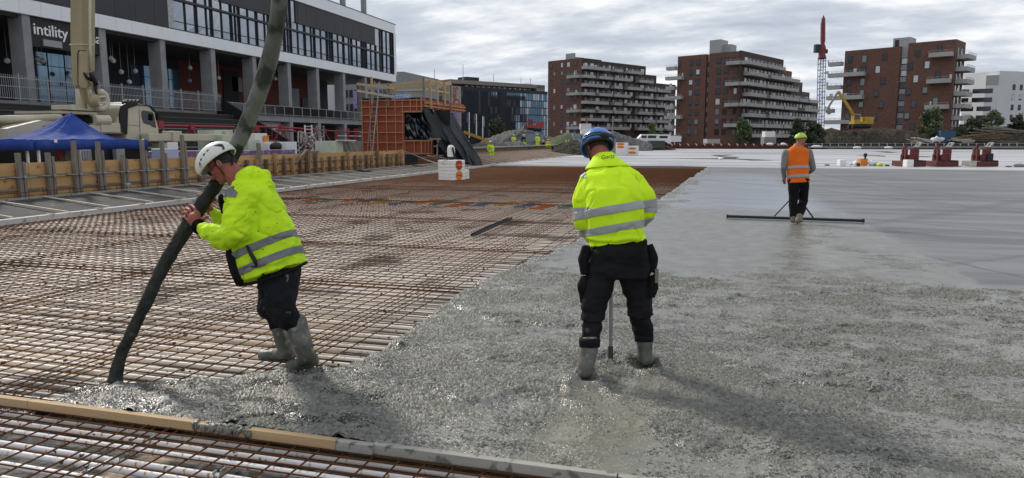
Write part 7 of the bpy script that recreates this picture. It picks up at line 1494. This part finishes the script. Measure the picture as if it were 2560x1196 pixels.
# shoulder reflective patch: strip between planes limited to the near shoulder
def patch(me, par, planes, name, m_, grow=.005):
    bm = bmesh.new(); bm.from_mesh(me); bm.transform(Matrix.Translation(world_loc(par)))
    for p, n_ in planes: bmesh.ops.bisect_plane(bm, geom=bm.verts[:]+bm.edges[:]+bm.faces[:], plane_co=p, plane_no=n_, clear_outer=True)
    bm.normal_update()
    for v in bm.verts: v.co += v.normal*grow
    r = bpy.data.meshes.new(name); bm.to_mesh(r); bm.free(); return finish(r, name, m_, par)
def pl2(x0, y0, x1, y1, keep):   # image line as a plane through the camera; keep is a pixel on the kept side
    a = V3(ray(x0, y0)); b_ = V3(ray(x1, y1)); n_ = a.cross(b_).normalized()
    if V3(ray(*keep)).dot(n_) > 0: n_ = -n_
    return V3(CP), n_
def garment_patch(me, par, poly, w_, near, name, m_, grow=.005):   # convex outline on the side facing us / far side cut at depth
    cx = sum(p[0] for p in poly)/len(poly); cy = sum(p[1] for p in poly)/len(poly); c = W(cx, cy, w_); n_ = -FWv
    pls = []
    for i in range(len(poly)):   # planes square to the cloth there, not through the lens
        a = W(*poly[i], w_); b_ = W(*poly[(i+1) % len(poly)], w_); q = (b_-a).cross(FWv).normalized()
        if (c-a).dot(q) > 0: q = -q
        pls.append((a, q))
    pls.append((c, FWv)) if near else pls.append((c, -FWv))
    return patch(me, par, pls, name, m_, grow)
garment_patch(J1, jk, [(556, 480), (598, 468), (628, 487), (624, 500), (562, 493)], 5.12, True, 'shoulder_patch', 'reflect_dark')
# black hem, front edge and pocket zip
mb = MB()
hem = [W(599, 714, 4.99), W(640, 706, 4.925), W(690, 692, 4.93), W(735, 673, 4.98), W(764, 658, 5.09), W(766, 656, 5.2)]
mb.path(hem, [.011]*6, 8); mb.build('hem', 'trouser', jk, smooth=True)
mb = MB(); mb.path([W(575, 612, 5.02), W(577, 640, 4.98), W(588, 680, 4.97), W(601, 713, 4.98)], [.03, .034, .036, .028], 10); mb.build('front_edge', 'trouser', jk, smooth=True)
mb = MB(); mb.path([W(617, 614, 4.905), W(626, 633, 4.895), W(636, 650, 4.90), W(642, 667, 4.905)], [.008, .014, .016, .006], 8); mb.path([W(628, 667, 4.91), W(642, 666, 4.905)], .005, 6); mb.build('pocket_zip', 'strap', jk, smooth=True)
mb = MB(); mb.path([W(498, 567, 5.0), W(492, 566, 5.03)], [.056, .040], 16); mb.build('cuff', 'trouser', jk, smooth=True)
mb = MB(); mb.path([W(552, 490, 5.15), W(556, 505, 5.2), W(563, 530, 5.25)], [.02, .03, .03], 8); mb.build('front_flap', 'trouser', jk, smooth=True)
# hood seam
mb = MB(); mb.path([W(590, 462, 5.02), W(625, 466, 5.03), W(655, 470, 5.06), W(682, 463, 5.12)], [.006]*4, 6); mb.build('hood_seam', 'hivis', jk, smooth=True)
# trousers
mb = MB(); oval(mb, [((632, 672), (752, 640), 5.17, .17), ((640, 700), (752, 682), 5.17, .175), ((648, 722), (745, 718), 5.17, .165)], 28, 2.2)
limb(mb, [(708, 705, 5.06, .122), (702, 765, 5.03, .108), (722, 800, 5.06, .088), (740, 818, 5.09, .072)]); limb(mb, [(684, 705, 5.3, .118), (678, 772, 5.26, .098), (692, 800, 5.27, .074)])
T1 = remesh(mb, .010, 4); displace(T1, lambda c, n_: wrinkle(6, .028, 13)(c, n_)+wrinkle(14, .012, 4)(c, n_)); tr1 = finish(T1, 'trousers', 'trouser_mud', w1)
mb = MB(); mb.ell(W(672, 765, 5.20), RTv*.065, FWv*.08, UPv*.075, 14, 10); kp = remesh(mb, .008, 2); displace(kp, wrinkle(12, .012, 8)); finish(kp, 'knee_pocket', 'trouser_mud', tr1)
# boots
def boot(par, shaft, heel, toe, m_='boot', sole='boot_sole', r=.05, voxel=.008, wf=.047):
    mb = MB(); limb(mb, shaft, 20); h = V3(heel); t_ = V3(toe); d = (t_-h).normalized()
    mb.cap(h+V3((0, 0, .045)), t_+V3((0, 0, .03)), wf, wf*.92, 16); mb.cap(W(*shaft[-1][:3]), h.lerp(t_, .45)+V3((0, 0, .055)), shaft[-1][3]*.95, wf*.95, 16); mb.cap(h+V3((0, 0, .06)), W(*shaft[-1][:3]), wf, shaft[-1][3]*.9, 16)
    me = remesh(mb, voxel, 3); displace(me, wrinkle(9, .008, 17)); o = finish(me, 'boot', m_, par)
    up = V3((0, 0, 1)); sd_ = d.cross(up).normalized(); R_ = []
    for f, wd in ((-.035, .02), (0, .044), (.3, .046), (.7, .050), (.95, .042), (1.12, .02)): c = h.lerp(t_, f); R_.append([c+sd_*wd, c-sd_*wd, c-sd_*wd+up*.026, c+sd_*wd+up*.026])
    mb = MB(); mb.rings(R_); mb.build('sole', sole, o, bevel=.004); return o
boot(w1, [(742, 808, 5.09, .078), (752, 850, 5.10, .076), (765, 888, 5.11, .062)], G(781, 916, -.01), G(726, 927, -.015), wf=.050)
boot(w1, [(690, 800, 5.27, .062), (708, 850, 5.30, .062), (716, 880, 5.32, .055)], G(726, 903, -.04), G(658, 898, -.04), wf=.048)
# ---------------------------------------------------------------- worker seen from behind in the blue helmet
w2 = thing('person', tuple(G(1540, 930)), 'worker seen from behind in a blue helmet, clean yellow hi-vis top and black trousers', 'person')
f2 = (FWv*.84-RTv*.30-UPv*.45).normalized(); u2 = (UPv*.88+FWv*.42-RTv*.05).normalized(); h2 = W(1492, 366, 5.34); s2 = f2.cross(u2).normalized(); u2 = (u2-f2*u2.dot(f2)).normalized()
mb = MB(); mb.ell(h2, f2*.098, s2*.078, u2*.112, 22, 14); mb.cap(h2+f2*.05-u2*.05, h2+f2*.055-u2*.095, .055, .038); mb.cap(h2-u2*.07, h2+f2*.05-u2*.097, .045, .034); mb.cap(h2+f2*.09-u2*.02, h2+f2*.112-u2*.05, .010, .013, 8)
for s_ in (-1, 1): mb.ell(h2-f2*.006-u2*.02+s2*.080*s_, f2*.018, s2*.011, u2*.032, 12, 8)
mb.cap(h2-f2*.03-u2*.06, W(1510, 425, 5.22), .064, .075); mb.cap(W(1532, 455, 5.14), W(1540, 620, 5.05), .09, .09); mb.cap(W(1482, 455, 5.14), W(1588, 452, 5.14), .045, .045)
limb(mb, [(1475, 462, 5.13, .04), (1462, 556, 5.14, .042), (1500, 590, 5.45, .030)]); limb(mb, [(1598, 460, 5.13, .04), (1612, 530, 5.14, .042), (1560, 570, 5.45, .030)]); limb(mb, [(1540, 640, 5.05, .08), (1503, 690, 5.05, .06), (1483, 790, 5.01, .045), (1474, 850, 4.98, .04), (1466, 915, 4.96, .035)]); limb(mb, [(1540, 640, 5.05, .08), (1582, 688, 5.08, .06), (1603, 785, 5.13, .045), (1610, 840, 5.16, .038), (1613, 885, 5.17, .034)])
stk = [W(1527, 560, 5.52), W(1526, 898, 5.42)]
for (a, b_, sg) in (((1500, 590, 5.45), (1518, 596, 5.50), 1), ((1560, 570, 5.45), (1538, 575, 5.50), -1)):
    mb.cap(W(*a), W(*b_), .036, .034, 12)
    for k in range(4): p0 = W(b_[0]+2*sg, b_[1]-12+k*7, 5.52); p1 = W(b_[0]+12*sg, b_[1]-12+k*7, 5.56); p2 = W(b_[0]+16*sg, b_[1]-11+k*7, 5.52); mb.cap(p0, p1, .011, .010, 8); mb.cap(p1, p2, .010, .009, 8)
    mb.cap(W(b_[0], b_[1]-10, 5.48), W(b_[0]+12*sg, b_[1]-14, 5.48), .013, .011, 8)
finish(remesh(mb, .006, 2), 'body', 'skin_red', w2)
mb = MB(); mb.ell(h2-f2*.016+u2*.004, f2*.092, s2*.083, u2*.104, 20, 12); me = remesh(mb, .008, 1); bm = bmesh.new(); bm.from_mesh(me); bmesh.ops.bisect_plane(bm, geom=bm.verts[:]+bm.edges[:]+bm.faces[:], plane_co=h2-u2*.055, plane_no=(-u2+f2*.45), clear_outer=True); bm.to_mesh(me); bm.free(); finish(me, 'hair', 'hair', w2)
hm2, HP2, hs2 = helmet(h2+u2*.006, f2, u2, .150, .122, .136, 'helmet_blue', w2, back=103, side=92, front=92, visor=.12,
    vents=[[(212, 38), (222, 36), (226, 50), (216, 52)], [(178, 32), (182, 32), (183, 52), (179, 52)], [(148, 38), (138, 36), (134, 50), (144, 52)], [(236, 50), (245, 48), (248, 62), (240, 64)], [(122, 50), (112, 48), (110, 62), (118, 64)]])
mb = MB(); a_ = [HP2(az, 74+10*math.cos(R((az-180)*1.0))**2, 1.02) for az in range(100, 262, 9)]; mb.path(a_, .004, 6)
a_ = [HP2(az, 84+8*math.cos(R((az-180)))**2, 1.02) for az in range(95, 267, 9)]; mb.path(a_, .005, 6); mb.ell(HP2(180, 93, 1.0), s2*.045, f2*.02, u2*.022, 12, 8); mb.path([HP2(262, 86, 1.0), h2-u2*.06-s2*.085-f2*.01, h2-u2*.12-s2*.05+f2*.03], .006, 6); mb.path([HP2(98, 86, 1.0), h2-u2*.06+s2*.085-f2*.01, h2-u2*.12+s2*.05+f2*.03], .006, 6); mb.build('helmet_strap', 'strap', w2, smooth=True)
mb = MB(); a_ = [HP2(az, 100+3*math.cos(R((az-180)))**2, .93) for az in range(90, 272, 7)]; mb.path(a_, .012, 8); mb.build('helmet_band', 'strap', w2, smooth=True)
mb = MB(); oval(mb, [((1486, 392), (1534, 388), 5.27, .062), ((1480, 404), (1545, 400), 5.25, .082), ((1470, 420), (1565, 412), 5.22, .11), ((1458, 442), (1596, 432), 5.16, .14), ((1457, 480), (1606, 472), 5.09, .165), ((1463, 530), (1610, 524), 5.05, .175), ((1464, 575), (1612, 568), 5.04, .17), ((1466, 600), (1618, 590), 5.04, .168), ((1474, 622), (1616, 608), 5.04, .15)], 36, 2.3)
limb(mb, [(1476, 456, 5.14, .070), (1463, 505, 5.12, .084), (1463, 552, 5.13, .078), (1478, 585, 5.28, .066), (1498, 590, 5.42, .052)]); limb(mb, [(1590, 450, 5.14, .070), (1609, 500, 5.12, .084), (1612, 530, 5.13, .080), (1590, 556, 5.30, .066), (1564, 570, 5.42, .052)])
J2 = remesh(mb, .0085, 5)
def j2d(co, no):
    f = wrinkle(4.2, .024, 23)(co, no)+wrinkle(10, .010, 29, (0, 0, 1), .5)(co, no)-.010*np.exp(-(fbm(co*np.array([1.4, 1.4, .7]), 5, 2, 95)/.055)**2); z0 = W(1540, 598, 5.05).z; f += .010*np.sin((co[:, 2]-z0)*85+2.5*fbm(co, 4, 2, 5))*np.clip(1-np.abs(co[:, 2]-z0)/.075, 0, 1); return f
displace(J2, j2d); jk2 = finish(J2, 'jacket', 'hivis_clean', w2)
pc = W(1538, 560, 5.05); nb2 = (UPv*.985-RTv*.17).normalized()
pick2 = lambda c: (c-W(1538, 545, 5.05)).length < .24
band(J2, W(1538, 524, 5.05), nb2, .055, 0, pick2, 'reflective_band', 'reflect', jk2); band(J2, W(1538, 570, 5.05), nb2, .052, 0, pick2, 'reflective_band', 'reflect', jk2)
for q, n_ in ((W(1452, 530, 5.12), UPv), (W(1625, 522, 5.12), UPv-RTv*.1)):
    sgn = 1 if q.dot(RTv) > pc.dot(RTv) else -1
    try:
        patch(J2, jk2, [(q+UPv*.028, UPv), (q-UPv*.028, -UPv), (W(1470 if sgn < 0 else 1607, 520, 5.1), -RTv*sgn)], 'reflective_band', 'reflect')
    except Exception as ex: print('patch', ex)
garment_patch(J2, jk2, [(1447, 442), (1462, 430), (1461, 450), (1452, 447)], 5.2, True, 'shoulder_patch', 'reflect'); garment_patch(J2, jk2, [(1570, 411), (1582, 414), (1594, 423), (1590, 425)], 5.22, True, 'shoulder_patch', 'reflect')
mb = MB(); mb.path([W(1482, 408, 5.17), W(1505, 409, 5.15), W(1530, 405, 5.16), W(1546, 402, 5.19)], .005, 6); mb.build('collar_seam', 'hivis', jk2, smooth=True)
mb = MB(); R_ = []
for (a, b_, w_, hd) in (((1490, 384), (1531, 381), 5.26, .066), ((1485, 389), (1536, 386), 5.25, .072), ((1480, 399), (1544, 396), 5.235, .085), ((1470, 413), (1562, 408), 5.215, .108), ((1462, 424), (1580, 417), 5.20, .115)):
    A = W(a[0], a[1], w_); B = W(b_[0], b_[1], w_); c = (A+B)/2; p = (B-A)/2; R_.append([c+p*math.cos(2*math.pi*j/32)+FWv*hd*math.sin(2*math.pi*j/32) for j in range(32)])
vs = [p for r in R_ for p in r]; fs = [(i*32+j, i*32+(j+1) % 32, (i+1)*32+(j+1) % 32, (i+1)*32+j) for i in range(4) for j in range(32)]; mb.add(vs, fs); col2_ = mb.build('collar', 'hivis_clean', jk2, smooth=True); s_ = col2_.modifiers.new('s', 'SOLIDIFY'); s_.thickness = .006; s_.offset = 0
ss_ = col2_.modifiers.new('sub', 'SUBSURF'); ss_.levels = 1; ss_.render_levels = 1
q_, n_ = surf(col2_, 1499, 401, .006); text('Gortz', 'black', .042, q_-FWv*.004+RTv*.012, tuple(RTv+UPv*.16), tuple(UPv+FWv*.10), jk2, 'collar_print', ext=.0008)
# arm seams
for pts in (((1465, 450), (1461, 470), (1463, 500), (1465, 530), (1467, 560)), ((1588, 436), (1598, 460), (1603, 490), (1604, 520), (1601, 548))):
    mb = MB(); mb.path([surf(jk2, x, y, .001)[0] for x, y in pts], .004, 6); mb.build('seam', 'hivis', jk2, smooth=True)
mb = MB(); oval(mb, [((1476, 604), (1616, 598), 5.06, .14), ((1466, 640), (1624, 636), 5.06, .165), ((1462, 675), (1626, 672), 5.06, .17), ((1464, 700), (1624, 697), 5.06, .15)], 30, 2.5)
limb(mb, [(1503, 690, 5.05, .112), (1490, 740, 5.03, .100), (1482, 790, 5.01, .082), (1477, 845, 4.99, .072)]); limb(mb, [(1582, 688, 5.08, .112), (1597, 740, 5.10, .100), (1603, 785, 5.13, .082), (1609, 832, 5.16, .070)])
T2 = remesh(mb, .010, 4)
def t2d(co, no): f = wrinkle(5.5, .026, 33)(co, no)+wrinkle(12, .012, 37, (0, 0, 1), 2.0)(co, no); z0 = W(1480, 800, 5).z; f += .012*np.clip(1-np.abs(co[:, 2]-z0)/.06, 0, 1)*np.sign(np.sin((co[:, 2]-z0)*60)); return f
displace(T2, t2d); tr2 = finish(T2, 'trousers', 'trouser_w2', w2)
for (pts, nm) in ((((1466, 615), (1458, 650), (1462, 688)), 'holster_pocket'), (((1462, 690), (1457, 720), (1462, 758)), 'tool_pocket'), (((1622, 612), (1632, 645), (1628, 682)), 'holster_pocket'), (((1627, 688), (1632, 715), (1626, 745)), 'tool_pocket')):
    mb = MB(); mb.path([W(x, y, 5.02) for x, y in pts], [.03, .044, .032], 10); me = remesh(mb, .008, 3); displace(me, wrinkle(10, .012, 3)); finish(me, nm, 'trouser', tr2)
for x, y, w_, r in ((1474, 856, 4.975, .074), (1610, 843, 5.165, .068)): mb = MB(); c = W(x, y, w_); mb.path([c+UPv*.032, c+UPv*.01, c-UPv*.03], [r, r*1.04, r*1.0], 24); mb.build('rolled_cuff', 'trouser_mud', tr2, smooth=True)
mb = MB(); mb.ob(W(1640, 690, 5.0), RTv*.012, FWv*.03, UPv*.05); mb.build('tool_handle', 'boot_tan', tr2)
a = G(1464, 946, -.05); boot(w2, [(1474, 855, 4.975, .067), (1467, 905, 4.96, .062), (1463, 930, 4.95, .056)], a+FWv*.02, a+V3((-.02, .17, -.02)), wf=.052)
a = G(1614, 916, -.04); boot(w2, [(1610, 842, 5.165, .062), (1613, 880, 5.17, .056), (1614, 896, 5.17, .052)], a, a+V3((.11, .13, -.02)), wf=.046)
st_ = thing('level_staff', tuple(G(1526, 898)), 'grey square level staff held upright between the legs of the blue-helmeted worker', 'level staff')
mb = MB(); mb.bar(stk[0], stk[1], .030, .036, up=tuple(FWv)); mb.build('staff', 'stone_grey', st_, bevel=.003); mb = MB(); mb.bar(stk[1]+UPv*.10, stk[1]-UPv*.01, .036, .042, up=tuple(FWv)); mb.build('muddy_end', 'boot_sole', st_)
# ---------------------------------------------------------------- generic figures farther away
def figure(lb, w_, sc_, x0, y0, J, top, leg, bootm, helm, facing=0., sleeves=None, vox=.018, vest=False, bands=True, sleeve_m=None):
    """J: joints in photo pixels relative to (x0,y0), sc_ = px per metre; joint = (dx, dy, dw)"""
    t = thing('person', tuple(W(x0, y0, w_)), lb, 'person'); q = lambda k: W(x0+J[k][0], y0+J[k][1], w_+J[k][2]); r = 1.0
    f = (FWv*math.cos(facing)+RTv*math.sin(facing)); f = (f-UPv*.15).normalized(); u = UPv; s_ = f.cross(u).normalized(); hd = q('head')
    mb = MB(); mb.ell(hd, f*.095, s_*.077, u*.115, 16, 12); mb.cap(hd+f*.045-u*.05, hd+f*.05-u*.09, .055, .04, 10); mb.cap(hd+f*.09-u*.02, hd+f*.115-u*.045, .012, .014, 8); mb.cap(hd-u*.06-f*.01, q('neck'), .058, .065, 12)
    for g in (-1, 1): mb.ell(hd-u*.02+s_*g*.08, f*.018, s_*.012, u*.03, 8, 6)
    mb.cap(q('neck'), q('pelvis'), .09, .11); 
    for L_ in ('l', 'r'):
        mb.cap(q('sh'+L_), q('el'+L_), .05, .04, 10); mb.cap(q('el'+L_), q('ha'+L_), .04, .03, 10); d = (q('ha'+L_)-q('el'+L_)).normalized(); mb.cap(q('ha'+L_), q('ha'+L_)+d*.08, .036, .032, 10)
        o_ = d.orthogonal().normalized()
        for k in range(4): a = q('ha'+L_)+d*.08+o_*(k-1.5)*.02; mb.cap(a, a+d*.05+f*.01, .011, .010, 6); mb.cap(a+d*.05+f*.01, a+d*.065+f*.035, .010, .009, 6)
        mb.cap(q('ha'+L_)+d*.03+o_*.03, q('ha'+L_)+d*.07+o_*.06, .013, .011, 6); mb.cap(q('pelvis'), q('kn'+L_), .08, .05, 10); mb.cap(q('kn'+L_), q('an'+L_), .05, .035, 10)
    finish(remesh(mb, vox*.55, 1), 'body', 'skin', t)
    mb = MB(); nk, pv = q('neck'), q('pelvis'); axv = (nk-pv).normalized(); wd = (q('shr')-q('shl')); hw_ = wd.length/2; wd.normalize(); th_ = wd.cross(axv).normalized(); R_ = []
    for ff, a, b_ in ((1.06, .06, .06), (.98, hw_*.75, .10), (.88, hw_*1.0, .125), (.65, hw_*.98, .135), (.35, hw_*.92, .135), (.05, hw_*.93, .14), ((-.04 if vest else -.18), hw_*.97, .15)):
        c = pv.lerp(nk, ff); R_.append([c+wd*a*math.copysign(abs(math.cos(k*math.pi/12))**.85, math.cos(k*math.pi/12))+th_*b_*math.copysign(abs(math.sin(k*math.pi/12))**.85, math.sin(k*math.pi/12)) for k in range(24)])
    mb.rings(R_)
    if not vest:
        for L_ in ('l', 'r'): mb.cap(q('sh'+L_), q('el'+L_), .078, .068, 12); mb.cap(q('el'+L_), q('ha'+L_), .066, .05, 12)
    me = remesh(mb, vox, 3); displace(me, lambda c, n_: wrinkle(6, .014, 3)(c, n_)); jk_ = finish(me, 'vest' if vest else 'jacket', top, t)
    if vest:
        mb = MB()
        for L_ in ('l', 'r'): mb.cap(q('sh'+L_), q('el'+L_), .075, .066, 12); mb.cap(q('el'+L_), q('ha'+L_), .064, .048, 12)
        mb.cap(q('shl'), q('shr'), .07, .07); m3 = remesh(mb, vox, 3); displace(m3, wrinkle(9, .014, 6)); finish(m3, 'shirt', sleeve_m, t)
    if bands:
        for ff in (.42, .16): 
            c = pv.lerp(nk, ff); band(me, c, axv, .055, 0, lambda k, c=c: (k-c).length < .13, 'reflective_band', 'reflect', jk_, .006)
    mb = MB(); mb.cap(pv+axv*.02-wd*hw_*.4, pv+axv*.02+wd*hw_*.4, .13, .13)
    for L_, sg in (('l', -1), ('r', 1)): mb.cap(pv+wd*hw_*.42*sg-axv*.04, q('kn'+L_), .118, .090, 12); mb.cap(q('kn'+L_), q('an'+L_)+ (q('kn'+L_)-q('an'+L_))*.3, .088, .078, 12)
    me = remesh(mb, vox, 3); displace(me, lambda c, n_: wrinkle(7, .014, 9)(c, n_)); finish(me, 'trousers', leg, t)
    for L_ in ('l', 'r'):
        mb = MB(); a, k_ = q('an'+L_), q('kn'+L_); mb.cap(k_.lerp(a, .12), a, .080, .060, 12); mb.cap(a, a+V3((f.x, f.y, 0)).normalized()*.16-V3((0, 0, .01)), .048, .045, 12); finish(remesh(mb, vox*.8, 2), 'boot', bootm, t)
    helmet(hd+u*.025, f, u, .145, .115, .115, helm, t, n=24, visor=.12, vents=[[(150, 40), (160, 40), (160, 60), (150, 60)], [(200, 40), (210, 40), (210, 60), (200, 60)]] if vox < .02 else ())
    return t
Jo = dict(head=(10, -211, .0), neck=(1, -192, 0), pelvis=(4, -106, 0), shl=(-28, -178, 0), shr=(30, -180, 0), ell=(-33, -142, .02), elr=(40, -140, .02), hal=(-32, -118, .12), har=(22, -125, .25), knl=(-8, -55, .03), knr=(17, -60, .12), anl=(-9, -10, 0), anr=(3, -9, -.12))
figure('worker in an orange vest and lime helmet walking away with a wide black float', 14.14, 124, 1992, 561, Jo, 'orange_vis', 'trouser', 'boot_tan', 'helmet_lime', .75, vox=.013, vest=True, sleeve_m='grey_sleeve')
fl = thing('bull_float', tuple(G(1988, 547)), 'wide black aluminium float with two braces pulled by the orange-vested worker', 'float')
a = G(1818, 541, .05); b_ = G(2158, 552, .05); mb = MB(); mb.bar(a, b_, .12, .055); mb.build('blade', 'alu_black', fl, bevel=.006)
for xa, ya, xb, yb in ((1936, 541, 1978, 497), (2033, 545, 2013, 517)): mb = MB(); mb.bar(W(xa, ya, 14.35), W(xb, yb, 14.2), .022, .022); mb.build('brace', 'alu_black', fl)
mb = MB(); mb.tube(W(1996, 500, 14.3), W(1999, 440, 14.4), .016, 8); mb.build('handle', 'alu_black', fl)
for f_ in (0., 1.): mb = MB(); c = a.lerp(b_, f_); mb.ob(c, (b_-a).normalized()*.015, (0, .07, 0), (0, 0, .035)); mb.build('end_cap', 'black', fl)
def stand(s=1., lean=0, arms=(-.1, .25), knee=0.): # proportions in metres -> pixel offsets
    return lambda k: {n_: (v[0]*k, v[1]*k, v[2]) for n_, v in dict(head=(lean*1.25, -1.66+abs(lean)*.35, 0), neck=(lean, -1.46+abs(lean)*.22, 0), pelvis=(0, -.92, 0), shl=(lean-.2, -1.38+abs(lean)*.2, 0), shr=(lean+.2, -1.38+abs(lean)*.2, 0), ell=(lean-.26, -1.1+abs(lean)*.3, 0), elr=(lean+.27, -1.1+abs(lean)*.3, 0), hal=(lean*1.5+arms[0], -.88, -.15), har=(lean*1.5+arms[1], -.88, -.15), knl=(-.12+knee, -.48, -.03), knr=(.12+knee, -.48, 0), anl=(-.13, -.06, 0), anr=(.14, -.06, 0)).items()}
def small(lb, px, py, h_px, lean, top, leg, helm, facing, knee=0.):
    k = h_px/1.80; w_ = F/k; figure(lb, w_, k, px, py, stand(1, lean, knee=knee)(k), top, leg, 'boot_sole', helm, facing, vox=.028, bands=True)
small('lime-clad worker with a dark vest opening stooping beside the foam blocks', 1229, 406, 54, -.08, 'hivis', 'hivis', 'helmet_white', -.4)
small('lime-clad worker bending to the left before the stone heap', 1282, 372, 36, .10, 'hivis', 'trouser', 'helmet_white', 1.2)
small('dark-clad worker with lime trousers before the pale blue skip', 1312, 372, 36, -.12, 'trouser', 'hivis', 'helmet_white', -.8)
small('lime-clad worker standing upright before the left brick block', 1344, 372, 37, 0, 'hivis', 'hivis', 'helmet_white', .5)
def squat(lb, px, py, h_px, top, leg, helm, facing):
    k = h_px/1.1; w_ = F/k; J = {n_: (v[0]*k, v[1]*k, v[2]) for n_, v in dict(head=(.12, -.98, 0), neck=(.05, -.82, 0), pelvis=(-.08, -.36, 0), shl=(-.14, -.74, 0), shr=(.22, -.74, 0), ell=(-.1, -.5, -.1), elr=(.3, -.5, -.1), hal=(.1, -.35, -.25), har=(.3, -.3, -.25), knl=(.1, -.42, -.3), knr=(.24, -.42, -.2), anl=(-.05, -.06, -.1), anr=(.12, -.06, -.1)).items()}
    figure(lb, w_, k, px, py, J, top, leg, 'boot_sole', helm, facing, vox=.028, bands=False)
squat('lime-clad worker crouching, left of the others on the walkway', 1296, 373, 20, 'hivis', 'hivis', 'helmet_white', .5)
squat('lime-clad worker kneeling low beside the bending worker', 1286, 372, 24, 'hivis', 'hivis', 'helmet_lime', -1.2)
squat('dark-clad worker in a white helmet crouching next to the yellow-clad one', 1357, 372, 20, 'trouser', 'trouser', 'helmet_white', 0)
squat('worker in a yellow-orange jacket crouching at the right end of the walkway', 1369, 372, 24, 'sleeve_yellow', 'hivis', 'helmet_lime', .8)
